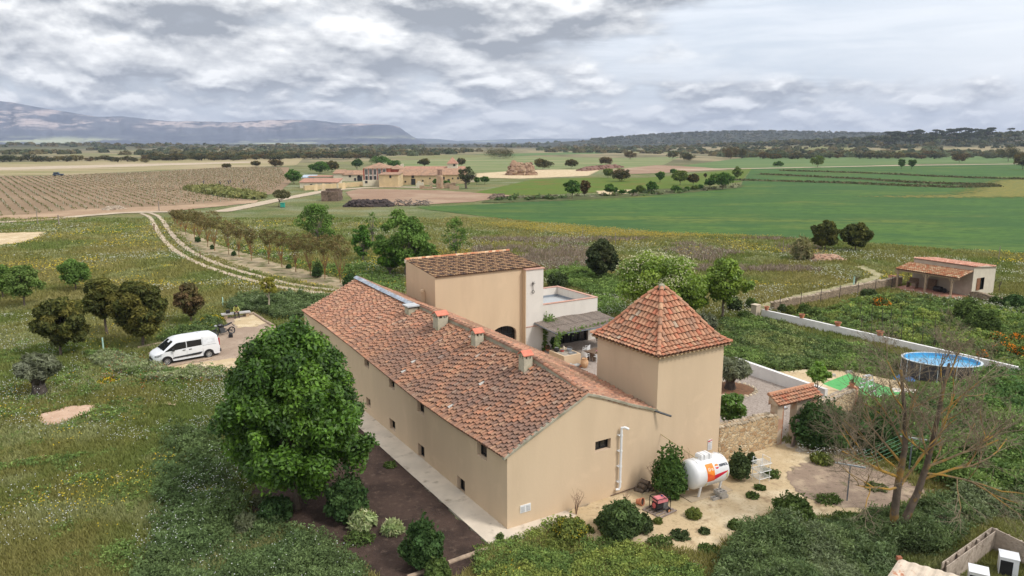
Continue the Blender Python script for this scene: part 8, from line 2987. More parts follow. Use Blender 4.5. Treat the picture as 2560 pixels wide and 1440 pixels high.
# far hill posts
# vine rows: one object, nobody could count them
def vines():
 rng = np.random.default_rng(5)
 poly = GP((-220,442),(100,442),(400,430),(560,420),(705,420),(725,446),(690,478),(600,503),(420,516),(200,526),(60,540),(-220,560))
 dirv = np.array([-0.6,0.8])
 nrm = np.array([0.8,0.6])
 pts = np.array(poly)
 a = pts @ nrm
 b = pts @ dirv
 R_,T_ = [],[]
 for r in np.arange(a.min(),a.max(),2.5):
  s = np.arange(b.min(),b.max(),1.15) + rng.uniform(0,1)
  R_.append(np.full(len(s),r) + rng.normal(size=len(s)) * .06)
  T_.append(s)
 R_,T_ = np.concatenate(R_),np.concatenate(T_)
 X = R_ * nrm[0] + T_ * dirv[0]
 Y = R_ * nrm[1] + T_ * dirv[1]
 hump = GP((440,468),(540,464),(640,480),(670,490),(640,502),(560,496),(470,482))
 k = (sdist(X,Y,poly) > 1) & (sdist(X,Y,hump) < 1) & (rng.random(len(X)) < .9)
 X,Y = X[k],Y[k]
 n = len(X)
 # a gap path along the vineyard
 V,C = [],[]
 for q in range(3):
  P = np.stack([X + rng.normal(size=n) * .18,Y + rng.normal(size=n) * .18,rng.uniform(.2,.62,n)],1)
  V.append(quads_at(P,unit(rng.normal(size=(n,3)) + [0,-1,.4]),rng.uniform(.15,.42,n),1.1,rng))
  cc = np.array([(.16,.165,.06),(.20,.165,.09),(.13,.12,.06)])[rng.integers(0,3,n)]
  C.append(np.repeat(cc,4,0))
 kk = rng.random(n) < .16
 m = kk.sum()
 P = np.stack([X[kk],Y[kk],np.full(m,.45)],1)
 w = np.array([.07,0,0])
 up = np.array([0,0,.45])
 Vq = np.stack([P - w - up,P + w - up,P + w + up,P - w + up],1).reshape(-1,3)
 V.append(Vq)
 C.append(np.tile([[.50,.47,.40]],(len(Vq),1)))
 V = np.concatenate(V)
 o = np_mesh('vine_rows',V,np.arange(len(V)).reshape(-1,4),m_matte,np.concatenate(C))
 tag(o,'rows of young vines on bare brown earth','vines',kind='stuff')
vines()
# ================================================================ small posts, guards and poles
def tube_thing(name,label,cat,px,py,h,r,m,group=None,lean=0.0):
 mb = MB(); mb.tube([(0,0,-.1),(lean * h * .5,0,h * .5),(lean * h,0,h)],[r,r * .95,r * .9],7)
 return simple(name,label,cat,mb,m,(*G(px,py),0),0,group)
m_post = mat('grey_post',(.26,.22,.18),.9)
m_guard = mat('pale_green_tube',(.42,.62,.52),.6)
tube_thing('tree_guard','pale green tree guard tube in front of left pines','tree guard',260,885,1.3,.06,m_guard)
tube_thing('tree_guard','pale green tree guard tube near thin brown pine','tree guard',558,768,1.0,.06,m_guard)
tube_thing('tree_guard','pale green tube against dry-stone wall near shed','tree guard',2133,726,1.6,.09,m_guard)
tube_thing('fence_post','dark post at bend of dirt track','post',398,527,2.3,.13,m_post)
tube_thing('fence_post','thin brown post left of pale road in left meadow','post',95,562,3.0,.08,m_post)
tube_thing('fence_post','short pale post with green guard in left meadow','post',148,563,2.0,.13,m_post)
tube_thing('fence_post','small brown marker post on left side of dirt track','post',386,577,1.3,.09,mat('brown_post',(.16,.08,.05),.9))
tube_thing('fence_post','small brown marker post near middle of dirt track','post',501,647,1.0,.07,MATS['brown_post'])
for k,(a,b) in enumerate([(1457,598),(1538,612),(1957,634),(2496,652)]):
 tube_thing('fence_post',['thin wire-fence post at left of meadow edge','second thin wire-fence post in meadow right of the first','thin wire-fence post left of pampas clump','thin pale post at right near green field'][k],'post',a,b,2.0,.05,m_post)
t = px_tree('ornamental_tree','young yellow-leaved tree with pale bare stem behind parking place',674,778,688,46,742,shape='dome',n=2600,leaf=.12,cols=[(.20,.18,.035),(.16,.16,.03)],nclump=18,seed=330,bark=mat('pale_stem',(.46,.38,.28),.9),r0=.09,zt=2.2,mleafm=m_matte)
t = px_tree('young_tree','small bright-green sapling beside the green mat',2040,1003,902,52,962,shape='dome',n=1500,leaf=.16,cols=LIME,nclump=20,seed=331,r0=.035,nl=10)
t = px_tree('tamarisk_tree','light green bush growing at tower corner inside courtyard',1822,1078,975,78,1066,shape='dome',n=2600,leaf=.13,cols=[(.085,.15,.03),(.065,.12,.025)],nclump=26,seed=332,r0=.04,nl=12)
t = px_tree('bare_sapling','nearly bare sapling behind the dry-stone wall',2138,725,675,44,700,shape='dome',n=120,leaf=.12,cols=[(.14,.15,.06)],nclump=22,seed=333,r0=.05,nl=22)
t = px_tree('bare_sapling','bare twiggy sapling right of small shed',2497,732,690,26,710,shape='dome',n=60,leaf=.12,cols=[(.14,.15,.06)],nclump=18,seed=334,r0=.04,nl=18)
t = px_tree('pear_tree','small leafy tree between terrace pergola and tower',1492,862,822,22,850,shape='dome',n=260,leaf=.14,cols=[(.10,.15,.05)],nclump=12,seed=335,r0=.03,nl=8)
# ---------------------------------------------------------------- shrubs
def shrub(name,label,px,py,top,wpx,cols,n=2500,leaf=.11,seed=1,group=None,shape='dome',m=None,asp=1.7,flowers=None,cat='shrub',nc=22,wob=1.0,z=None,world=None):
 x,y = world or G(px,py)
 h = max(.25,(py - top) * mpp(y) * (.86 if shape == 'cone' else .96))
 w = wpx * mpp(y)
 rng = np.random.default_rng(seed)
 cl = crown_points(rng,shape,w,h * 1.15,h * .48,nc,1.0)
 cl = [(a,b,max(c,.05),d * .95) for a,b,c,d in cl]
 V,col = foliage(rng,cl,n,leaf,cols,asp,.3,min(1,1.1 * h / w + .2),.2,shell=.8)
 V[:,2] = np.maximum(V[:,2],0.01)
 # upright shoots break the outline
 ns = int(n * .28)
 a = rng.uniform(0,6.28,ns)
 r = np.sqrt(rng.random(ns)) * w * .46
 zz = h * (.4 + .68 * rng.random(ns) ** 2) * (1 - (r / (w * .5)) ** 2 * .5) * (.75 + .6 * vnoise(a * 3,r * 6 / w,seed))
 P = np.stack([r * np.cos(a),r * np.sin(a),zz],1)
 Vs = quads_at(P,unit(np.stack([np.cos(a),np.sin(a),a * 0],1) + rng.normal(size=(ns,3)) * .6),np.full(ns,leaf),asp,rng)
 cs = np.array(cols)[rng.integers(0,len(cols),ns)] * 1.15
 V = np.concatenate([V,Vs]); col = np.concatenate([col,np.repeat(cs,4,0)])
 z0 = 0 if z is None else z
 t = thing(name,label,cat,(x,y,z0),0,group)
 np_mesh('foliage',V,np.arange(len(V)).reshape(-1,4),m or m_matte,col,t)
 mbs = MB()
 for k in range(5):
  c = cl[k * 3 % len(cl)]
  mbs.tube([(0,0,-.05),(c[0] * .4,c[1] * .4,c[2] * .6),(c[0],c[1],c[2])],[.03,.02,.008],5,cap=False)
 mbs.build('stems',m_bark,t)
 if flowers:
  nf = int(flowers[1])
  a = rng.uniform(0,6.28,nf); r = np.sqrt(rng.random(nf)) * w * .5
  zz = h * (1.06 - .55 * (r / (w * .5)) ** 2) * rng.uniform(.8,1.05,nf)
  P = np.stack([r * np.cos(a),r * np.sin(a),zz],1)
  Vf = quads_at(P,unit(np.tile([[0,-.3,1.0]],(nf,1)) + rng.normal(size=(nf,3)) * .4),np.full(nf,flowers[2]),1.1,rng)
  np_mesh('flowers',Vf,np.arange(len(Vf)).reshape(-1,4),m_matte,np.tile([flowers[0]],(len(Vf),1)),t)
 return t
HB = [(0.050,0.070,0.028),(0.066,0.090,0.036),(0.038,0.055,0.022)]
HG = [(0.070,0.105,0.030),(0.090,0.125,0.036),(0.052,0.080,0.024)]
HY = [(0.125,0.140,0.035),(0.095,0.120,0.032)]
HGY = [(0.135,0.145,0.085),(0.105,0.120,0.065)]
VAR = [(0.30,0.33,0.17),(0.20,0.26,0.11),(0.40,0.40,0.24)]
SH_ = [('dense round shrub growing alone on mulch, left of long log',1058,1418,1298,108,DKS,8000,.10),('leafy green bush at bottom edge below lone mulch shrub',1095,1450,1400,70,HG,2200,.12),
 ('tall dark shrub under right side of big tree',868,1298,1180,108,DKS,9000,.11),('low dark shrub left under the big tree, near wall path',690,1300,1240,90,DKS,2600,.12),
 ('bushy dark plant against gable wall left of generator',1548,1336,1256,122,[(.06,.09,.032),(.08,.115,.04),(.045,.07,.026)],7000,.10),('young tree-like shrub between downpipe and gas tank',1672,1244,1108,96,[(.060,.11,.028),(.045,.085,.022),(.08,.135,.035)],8000,.11),
 ('dark green shrub right of gas tank by rubble wall',1845,1200,1128,62,HB,3800,.09),('small dark bush between rubble wall and wire rack',1878,1160,1130,26,HB,900,.08),
 ('yellow-flowered low bush at end of concrete path',1425,1342,1296,92,HY,2800,.09),('round yellow-green cushion plant beside the generator',1733,1296,1272,44,HY,1500,.07),
 ('small yellow-green weed below the pallet',1645,1310,1294,26,HY,500,.07),('bright yellow-green low bush below dark gable bush',1530,1342,1312,66,HY,1800,.08),
 ('spiky green bush right of sandy yard',1980,1308,1240,104,HG,5200,.10),('dense dark shrub right of tiled gateway',2052,1118,1008,150,DKS,13000,.12),
 ('large dark shrub behind the bare tree, right of gateway shrub',2180,1130,1030,130,DKS,9000,.13),('small yellow-green plant at foot of gateway shrub',2055,1158,1132,66,HY,1400,.09),
 ('dark bush at lower edge of sandy yard',1605,1330,1285,60,HB,1800,.10),('ragged green weed clump on sand below the gas tank',1838,1322,1300,40,HG,700,.09),
 ('round blue-green bush beside long white wall in kitchen garden',2415,808,748,70,HG,4200,.13),('tall fennel-like bush right of blue-green garden bush',2455,830,772,84,HG,4200,.13),
 ('dark shrub at right edge behind small shed wall',2536,770,738,56,DKS,3000,.14),('round shrub between shed wall and garden',2490,762,742,34,HG,1300,.13),
 ('dark brown-green bush at foot of dry-stone wall, middle',2172,745,722,44,HB,1500,.12),('green bush at foot of dry-stone wall near gate pillar',2010,790,760,40,HG,1500,.12),
 ('small dark bush left along dry-stone wall',1955,782,760,24,HB,700,.12),('yellow-green bush beside small dark bush at dry-stone wall',1975,790,764,26,HY,800,.12),('dark bush right of green bush at dry-stone wall',2035,800,770,40,HG,1500,.12),
 ('grey shrub behind tower roof right side',1765,832,782,56,OLV,3500,.11),('tall grey-green shrub in weedy plot right of tower roof',1835,776,742,40,HB,1500,.14),
 ('dark roadside bush nearest the tall house left',875,716,684,40,DKS,1600,.14),('second dark bush beneath track trees',793,694,668,30,DKS,1100,.14),('green shrub beside second dark bush beneath track trees',795,690,652,28,HG,1000,.14),
 ('small dark bush beneath track trees, left part',495,607,592,16,DKS,400,.14),('small dark bush under a track tree, farther middle',531,624,612,12,DKS,300,.14),('tiny dark bush under track trees near middle',585,640,628,14,DKS,300,.14),('dark round bush under track trees, three from near end',722,672,660,16,DKS,300,.14),
 ('grey-leaved round shrub beyond terrace wing',1395,722,680,56,HB,2000,.14),('brownish low shrub between terrace wing and lone pine',1455,690,676,34,HB,500,.14),
 ('green bush at edge of bare ground behind acacia, with red flowers',1862,795,778,40,HG,900,.1),('rounded shrub at far edge of weedy plot',1878,770,745,30,HG,700,.14)]
for k,s in enumerate(SH_):
 fl = None
 if 'yellow-flowered' in s[0]:
  fl = ((.50,.38,.03),260,.045)
 shrub('shrub',s[0],s[1],s[2],s[3],s[4],s[5],s[6],s[7],600 + k,flowers=fl,shape='cone' if 'tree-like' in s[0] else 'egg' if 'tall' in s[0] else 'dome',nc=26)
shrub('pampas_clump','tall straw-coloured pampas-like clump at edge of meadow',2005,650,598,52,[(.36,.30,.17),(.22,.20,.10),(.14,.15,.07)],2600,.28,690,asp=4.0,cat='grass clump',shape='vase')
for k,(a,b,t_,w_,lb) in enumerate([(905,1318,1278,76,'variegated cream-green plant at foot of tall dark shrub'),(983,1335,1302,50,'small variegated cream-green plant alone on dark mulch'),(655,1262,1240,40,'pale-leaved plant in shade under big tree'),(612,1330,1285,50,'broad-leaved pale green plant by fallen trunk')]):
 shrub('variegated_plant',lb,a,b,t_,w_,VAR if k < 2 else HGY,1100,.14,700 + k,asp=2.8,cat='plant')
WL = ['small weed tuft on mulch between variegated plants and lone shrub','tiny weed near inner edge of mulch bed','grass sprig at corner foot of long house','weed patch left of nearer clothesline post','weed patch between the clothesline posts',
 'dark weed tuft on sand below cushion plant','weed tuft at bottom edge of sandy yard','small weed below the wire rack','weed in front of tiled gateway','little weed beside plank of wire rack','tiny dark weed in middle of sandy yard',
 'weed tuft between gable bush and yellow bush','yellow-green tuft left of gable bush','ragged weed at lower left of sandy yard','yellow-green tuft at bottom, left of sandy yard','green tuft below yellow-green bush at bottom','flat weed patch left of bare tree foot','weed tuft at lower tip of concrete path']
for k,(a,b,t_,w_,c) in enumerate([(899,1353,1332,60,HG),(975,1168,1150,26,HG),(1250,1350,1335,14,HG),(2070,1255,1240,50,HG),(2190,1225,1210,40,HG),(1700,1345,1332,40,HB),(1770,1380,1364,40,HG),(1880,1245,1235,26,HG),(1925,1190,1170,40,HG),(1900,1225,1212,22,HG),(1760,1335,1325,22,HB),(1500,1310,1296,26,HG),(1465,1330,1318,30,HY),(1650,1362,1340,50,HG),(1400,1370,1330,60,HY),(1520,1366,1340,50,HG),(2120,1305,1285,60,HG),(1320,1395,1370,40,HG)]):
 shrub('weed_tuft',WL[k],a,b,b - (b - t_) * .75,w_ * 1.5,c,int(120 + w_ * 8),.075,720 + k,cat='weed')
# orange and yellow flowering patches
OF = (.75,.24,.02)
for k,(a,b,t_,w_,lb) in enumerate([(2447,812,800,34,'orange marigold patch beside blue-green garden bush'),(2490,860,845,60,'orange marigold patch on near side of kitchen garden, left'),(2540,862,848,50,'orange marigold patch at right edge, upper'),(2510,885,870,70,'orange marigold patch at right edge, middle'),(2560,895,880,50,'orange marigold patch cut by right edge'),(2200,770,758,50,'orange flowers in kitchen garden near dry-stone wall'),(2455,900,888,26,'small orange flower patch near white wall')]):
 shrub('marigolds',lb,a,b,t_ - 15,w_,HG,1500,.12,760 + k,flowers=(OF,300,.10),cat='flowers')
for k,(a,b,t_,w_,lb) in enumerate([(530,806,788,60,'yellow-flowering bush behind the van'),(500,822,808,80,'yellow-flowering bush behind van, nearer pines'),(668,765,750,40,'yellow-flowering bush under yellow-leaved tree'),(272,956,944,50,'yellow-flowering plant in meadow right of old olive')]):
 shrub('yellow_bush',lb,a,b,t_,w_,HG,1200,.10,780 + k,flowers=((.62,.46,.03),420,.07),cat='flowers')
# plants in the pots
shrub('potted_plant','reddish leafy plant in terracotta pot by white wall',1369,876,866,14,[(.16,.07,.05),(.12,.12,.06)],160,.10,790,z=.26,world=POTS[1][0].location[:2],cat='plant')
shrub('potted_plant','small green plant in dark pot by white wall',1358,882,876,10,HG,100,.08,791,z=.2,world=POTS[2][0].location[:2],cat='plant')
shrub('potted_plant','tall dark plant in black pot beside glass doors',1385,876,852,20,DKS,260,.12,792,z=.36,world=POTS[3][0].location[:2],cat='plant')
shrub('potted_flowers','pink and white flowers in pot on wooden table',1497,884,871,16,HG,160,.08,793,z=.95,world=pfl.location[:2],flowers=((.75,.35,.45),120,.05),cat='flowers')
shrub('potted_plant','little green plant in pot on brick end pier',2124,972,964,10,HG,60,.06,794,z=1.80,world=pz.location[:2],cat='plant')
# climbing vines
def climber(label,pts,n,w,seed,cols=LIME,leaf=.13):
 rng = np.random.default_rng(seed)
 t = thing('grape_vine',label,'climbing plant',pts[0])
 P0 = Vector(pts[0])
 mb = MB(); mb.tube([Vector(p) - P0 for p in pts],[.03] + [.018] * (len(pts) - 1),6); mb.build('stem',m_bark,t)
 A = np.array(pts) - np.array(pts[0])
 s = rng.uniform(0,len(A) - 1.001,n)
 i = s.astype(int)
 f = (s - i)[:,None]
 P = A[i] * (1 - f) + A[i + 1] * f + rng.normal(size=(n,3)) * w * (0.5 + vnoise(s * 3,s * 0,seed)[:,None])
 V = quads_at(P,unit(rng.normal(size=(n,3)) + np.array([.4,-.9,.3])),leaf * rng.uniform(.7,1.3,n),1.2,rng)
 col = np.array(cols)[rng.integers(0,len(cols),n)]
 np_mesh('leaves',V,np.arange(len(V)).reshape(-1,4),m_leaf,np.repeat(col,4,0),t)
def TP(x,y,z):
 w = wpt(x,y)
 return (w[0],w[1],z)
W0 = TX(xP)
climber('grape vine climbing white pier with bushy top',[TP(W0 + .12,-.55,0),TP(W0 + .15,-.5,1.0),TP(W0 + .10,-.5,1.9),TP(W0 + .3,-.55,2.35)],420,.10,3)
climber('bushy vine head where white pier meets pergola',[TP(W0 + .15,-.5,1.9),TP(W0 + .35,-.6,2.3),TP(W0 + .6,-.6,2.45)],420,.22,4)
climber('vine climbing front left pergola post',[TP(x0p - .08,pyy - .05,0),TP(x0p - .12,pyy,.8),TP(x0p - .05,pyy,1.5),TP(x0p + .1,pyy,2.2)],420,.10,5)
climber('thin vine shoots along front edge of pergola roof',[TP(x0p + .1,pyy,2.2),TP(x0p + 1.4,pyy,2.22),TP(x0p + 2.8,pyy + .3,2.3),TP(x1p - 1,pyy + .6,2.35)],160,.10,6)
# shoots of bare shrub before the gable wall
def twigs(name,label,px,py,h,w,n,seed,m,cat='dry plant'):
 rg = random.Random(seed)
 t = thing(name,label,cat,(*G(px,py),0))
 mb = MB()
 for k in range(n):
  a = rg.uniform(0,6.28); r = w * rg.random() ** .6
  hh = h * rg.uniform(.5,1.0)
  tip = (r * math.cos(a),r * math.sin(a) * .5,hh)
  mid = (tip[0] * .35 + rg.uniform(-.05,.05),tip[1] * .35,hh * .55)
  mb.tube([(0,0,-.05),mid,tip],[.012,.009,.004],4,cap=False)
  for q in range(3):
   s = rg.uniform(.4,1)
   b = Vector(mid).lerp(Vector(tip),s)
   mb.tube([b,b + Vector((rg.uniform(-.2,.2),rg.uniform(-.12,.12),rg.uniform(0,.25)))],[.006,.003],3,cap=False)
 mb.build('stems',m,t)
m_twig = mat('dry_twig',(.24,.155,.115),.95)
twigs('dry_stalks','dry brown weed stalks against gable wall left',1440,1290,1.25,.5,14,1,m_twig)
twigs('dry_stalks','bare reddish twigs behind the gas tank',1722,1215,1.9,.65,26,2,m_twig)
twigs('dry_stalks','bare twiggy shrub left of young tree by downpipe',1640,1235,1.7,.6,18,3,m_twig)
twigs('dry_stalks','thin dry stalks at right end of gable conduit',1560,1262,.7,.35,8,4,m_twig)
# trellis stakes and vines in the kitchen garden
rg = random.Random(12)
for k in range(16):
 px = 2150 + (k % 8) * 26 + rg.uniform(-4,4); py = 800 + (k // 8) * 34 + (k % 8) * 6
 tube_thing('garden_stake','dark stake of vine trellis in kitchen garden','stake',px,py,1.7,.025,MATS['rusty_iron'],'stakes of the trellis in the kitchen garden')
# ---------------------------------------------------------------- the big bare tree
def bare_tree():
 x,y = G(2235,1352)
 t = thing('bare_tree','large leafless tree with orange lichened branches at lower right','tree',(x,y,0))
 rg = random.Random(21)
 mt_ = MB(); ml = MB(); mtw = MB()
 def grow(p,d,L,r,lv,mbx):
  n = 4
  pts = [Vector(p)]
  dd = Vector(d)
  for k in range(n):
   dd = (dd + Vector((rg.gauss(0,.13),rg.gauss(0,.13),rg.gauss(0.03,.10)))).normalized()
   pts.append(pts[-1] + dd * L / n)
  rad = [r * (1 - .55 * k / n) for k in range(n + 1)]
  tgt = mtw if r < .02 else mbx
  tgt.tube(pts,rad,7 if r > .06 else 5 if r > .02 else 4,cap=False)
  if lv == 0 or r < .0025:
   return
  nb = rg.choice([4,4,5]) if lv > 1 else rg.choice([3,4,4])
  for k in range(nb):
   s = rg.uniform(.25,1.0)
   i = min(n - 1,int(s * n))
   q = pts[i].lerp(pts[i + 1],s * n - i)
   ax = Vector((rg.gauss(0,1),rg.gauss(0,1),rg.gauss(0.1,.6))).normalized()
   nd = (dd * rg.uniform(.5,1.0) + ax * rg.uniform(.45,.85)).normalized()
   grow(q,nd,L * rg.uniform(.50,.75),max(r * rg.uniform(.40,.58),.0045),lv - 1,ml)
 # two leaning stems from one stool
 stems = [([(0,0,-.2),(-.08,.05,1.2),(-.02,.1,2.6),(.12,.15,4.0),(.0,.2,5.4),(-.3,.3,7.2)],.19),
   ([(.05,0,-.1),(.42,.1,.9),(.85,.2,2.0),(1.15,.3,3.1),(1.35,.35,4.5),(1.5,.4,6.0),(1.7,.5,7.4)],.18),
   ([(.1,0,.1),(.5,-.2,.45),(.75,-.3,.55)],.14)]
 for si,(pts,r) in enumerate(stems):
  rad = [r * (1.25 if k == 0 else 1 - .72 * k / (len(pts) - 1)) for k in range(len(pts))]
  if si == 2:
   rad = [.16,.13,.12]
  mt_.tube(pts,rad,10)
 def P(si,s):
  pts = stems[si][0]
  f = s * (len(pts) - 1)
  i = min(len(pts) - 2,int(f))
  return Vector(pts[i]).lerp(Vector(pts[i + 1]),f - i)
 # main limbs; x right, y away, z up
 L = [(0,.42,(-1,-.1,.35),3.2,.085),(0,.36,(-.9,-.5,.12),3.0,.07),(0,.50,(-.7,.1,.85),3.0,.08),(0,.60,(-.35,.3,1),2.8,.07),(0,.70,(.5,.2,1),2.6,.06),(0,.80,(-.6,-.2,.9),2.3,.05),(0,.34,(.7,.3,.8),2.8,.09),
  (0,.90,(-.2,.3,1),2.0,.045),(1,.42,(1,-.1,.35),3.4,.085),(1,.50,(1,.2,.45),3.6,.08),(1,.46,(.9,-.5,.05),3.4,.07),(1,.60,(.5,.3,1),3.0,.07),(1,.66,(-.5,.2,1),2.7,.065),(1,.75,(.8,-.2,.9),2.6,.055),(1,.85,(-.1,-.3,1),2.2,.05),(1,.9,(.5,.3,1),2.0,.045),
  (1,.56,(-.8,-.3,.7),2.6,.06),(0,.46,(-1,.4,.6),3.0,.06),(1,.40,(.6,.7,.5),3.0,.06)]
 for si,s,d,ln,r in L:
  grow(P(si,s),Vector(d).normalized(),ln * .80,r * .75,4,ml)
 mt_.build('trunk',mat('lichen_trunk',(0.105,0.080,0.060),1,.25,4,bump=.6,col2=(0.21,0.125,0.035),c2lo=.52,c2hi=.64,s2=1.3),t,smooth=True)
 ml.build('branches',mat('lichen_branch',(0.21,0.155,0.09),1,.2,4,col2=(0.37,0.215,0.045),c2lo=.44,c2hi=.60,s2=.9),t)
 mtw.build('twigs',mat('bare_twig',(0.22,0.175,0.12),1,.2,3),t)
bare_tree()
# ================================================================ grass, weeds and wild flowers: nobody could count them
RNG = np.random.default_rng(9)
BLOCK = [[loc2(-1.3,-1.2),loc2(12.6,-0.3),loc2(12.6,4.6),loc2(8.5,4.6),loc2(8.5,29),loc2(-1.3,29)],
  [loc2(xL - 5,BY - .2),loc2(xT + .1,BY - .2),loc2(xT + .1,BY + 5.8),loc2(xL - 5,BY + 5.2)],
  [loc2(CX - .2,4.3),loc2(12.6,0.0),loc2(*(GW[0] + .5,GW[1] - .1)),loc2(*W2b),loc2(*W2a),loc2(22.5,16.5),loc2(xT + 1.5,BY),loc2(CX - .2,BY)],
  DRIVE,GP((585,800),(636,788),(672,808),(640,818),(590,822)),GP((405,915),(470,928),(620,923),(760,940),(700,905),(600,897),(520,905),(430,918)),
  GP((640,1200),(780,1080),(905,1068),(1220,1368),(1190,1420),(1100,1470),(960,1460),(880,1400),(760,1330),(620,1290)),
  GP((1390,1300),(1480,1262),(1640,1200),(1800,1140),(1945,1105),(2040,1130),(2140,1160),(2240,1195),(2330,1240),(2200,1285),(2060,1295),(1930,1285),(1860,1330),(1780,1385),(1640,1372),(1480,1355)),
  GP((95,1040),(170,1018),(245,1013),(235,1030),(180,1048),(140,1066),(100,1060)),
  GP((1930,935),(2020,925),(2120,930),(2250,955),(2330,1000),(2180,1015),(2060,1006)),GP((-60,585),(110,580),(105,592),(60,606),(-60,622)),
  GP((436,572),(480,586),(560,618),(700,660),(860,700),(960,730),(940,742),(800,715),(650,682),(560,652),(500,628),(470,605)),
  GP((1870,772),(1990,738),(2130,708),(2185,690),(2140,668),(2160,664),(2215,690),(2150,720),(2000,752),(1880,786)),
  GP((1060,525),(1180,538),(1400,562),(1660,584),(1900,590),(2178,608),(2300,618),(2560,634),(2810,655),(2810,480),(1060,480)),
  [(pc.x + 3.4 * math.cos(a),pc.y + 2.4 * math.sin(a)) for a in np.linspace(0,6.2,14)],
  [SH(-1.2,-3.2),SH(SW_ + .2,-3.2),SH(SW_ + .2,4.5),SH(-.1,4.5)]]
def scatter(n,y0,y1,x0=-250,x1=2810,poly=None,blocks=True,pad=0.0,track=True,fade=12):
 px = RNG.uniform(x0,x1,n)
 py = RNG.uniform(y0,y1,n)
 if poly is not None:
  k = sdist(px,py,poly) > RNG.random(len(px)) ** 1.5 * fade
  px,py = px[k],py[k]
 u = (px - 1280) / F_PX
 v = (py - 720) / F_PX
 t = CAM_H / (S_ + v * C_)
 X,Y = u * t,(C_ - v * S_) * t
 keep = np.ones(len(X),bool)
 if blocks:
  for b in BLOCK:
   keep &= sdist(X,Y,b) < pad
 if track:
  d = pdist(X,Y,TRACK)
  keep &= (np.abs(d - .95) > .45)
 return X[keep],Y[keep]
def tufts(name,label,X,Y,h,w,cols,nb=5,m=None,lean=.5,colf=None):
 """blades: nb thin triangles per tuft"""
 n = len(X)
 Vs,Cs = [],[]
 cols = np.array(cols)
 base = cols[RNG.integers(0,len(cols),n)]
 if colf is not None:
  base = colf(X,Y,base)
 base = base * RNG.uniform(.8,1.2,(n,1)) * 1.8
 for b in range(nb):
  a = RNG.uniform(0,6.28,n)
  hh = h * RNG.uniform(.6,1.25,n)
  ww = w * RNG.uniform(.6,1.3,n)
  ox,oy = RNG.normal(size=n) * w * 1.2,RNG.normal(size=n) * w * 1.2
  dx,dy = np.cos(a),np.sin(a)
  lx,ly = RNG.normal(size=n) * lean * hh,RNG.normal(size=n) * lean * hh
  p0 = np.stack([X + ox - dx * ww * .5,Y + oy - dy * ww * .5,0 * X - .02],1)
  p1 = np.stack([X + ox + dx * ww * .5,Y + oy + dy * ww * .5,0 * X - .02],1)
  p2 = np.stack([X + ox + lx,Y + oy + ly,hh],1)
  Vs.append(np.stack([p0,p1,p2],1).reshape(-1,3))
  Cs.append(np.repeat(base,3,0))
 V = np.concatenate(Vs)
 V[:,2] += ground_z(V[:,0],V[:,1])
 o = np_mesh(name,V,None,m or m_matte,np.clip(np.concatenate(Cs),0,1),tris=np.arange(len(V)).reshape(-1,3))
 return tag(o,label,'grass',kind='stuff')
def meadow_col(X,Y,base):
 g = fbm(X / 7,Y / 9,41,4)
 g2 = fbm(X / 3,Y / 3,42,3)
 olive = np.array([.142,.132,.045]); green = np.array([.088,.118,.032]); pale = np.array([.175,.18,.085]); dry = np.array([.19,.155,.065])
 w = np.clip((g - .42) * 5,0,1)[:,None]
 c = olive * (1 - w) + green * w
 w2 = np.clip((g2 - .56) * 6,0,1)[:,None]
 c = c * (1 - w2) + pale * w2
 w3 = np.clip((fbm(X / 11,Y / 13,43,3) - .55) * 6,0,1)[:,None]
 c = c * (1 - w3 * .7) + dry * w3 * .7
 return c * .75 + base * .25
# nearer meadow
X,Y = scatter(150000,760,1500)
d = np.hypot(X,Y)
tufts('meadow_grass','olive and green meadow grass',X,Y,.17 + .12 * fbm(X / 4,Y / 4,2,3),.05 + d * .0011,[(.12,.12,.045),(.10,.115,.035)],5,colf=meadow_col)
X,Y = scatter(90000,545,770)
k = (Y < 170)
X,Y = X[k],Y[k]
d = np.hypot(X,Y)
tufts('meadow_grass','meadow grass further from the house',X,Y,.22 + .15 * fbm(X / 5,Y / 5,2,3),.05 + d * .0014,[(.12,.12,.045),(.15,.14,.06)],4,colf=meadow_col)
def flowers(name,label,X,Y,z,s,col,cat='flowers'):
 n = len(X)
 P = np.stack([X,Y,z + ground_z(X,Y)],1)
 V = quads_at(P,unit(np.tile([[0,-.25,1.0]],(n,1)) + RNG.normal(size=(n,3)) * .35),s,1.0,RNG)
 c = np.array(col)[RNG.integers(0,len(col),n)]
 o = np_mesh(name,V,np.arange(len(V)).reshape(-1,4),m_matte,np.repeat(c,4,0))
 return tag(o,label,cat,kind='stuff')
WHITE = [(.62,.64,.66),(.55,.57,.50),(.68,.68,.66)]
YEL = [(.62,.47,.04),(.55,.38,.03),(.60,.52,.10)]
def clustered(n,y0,y1,seed,thr,sc,**kw):
 X,Y = scatter(n,y0,y1,**kw)
 c = fbm(X / sc,Y / sc,seed,4)
 k = RNG.random(len(X)) < np.clip((c - thr) * 7,0,1)
 return X[k],Y[k]
X,Y = clustered(150000,780,1500,61,.45,3.5,x1=1300)
k = RNG.random(len(X)) < np.clip((fbm(X / 9,Y / 9,67,3) - .39) * 2.4,.06,.7)
X,Y = X[k],Y[k]
flowers('white_wildflowers','small white wild flowers sprinkled over the left meadow',X,Y,.20 + .14 * RNG.random(len(X)) + .5 * (RNG.random(len(X)) < .3),.036 + .0005 * np.hypot(X,Y) * RNG.uniform(.6,1.2,len(X)),WHITE)
X,Y = clustered(70000,560,800,62,.50,8,x1=2700)
flowers('white_wildflowers','pale wild flowers of the distant meadow',X,Y,.3 + .1 * RNG.random(len(X)),.05 + .0011 * np.hypot(X,Y) * RNG.uniform(.5,1.1,len(X)),[(.42,.43,.34),(.50,.50,.42)])
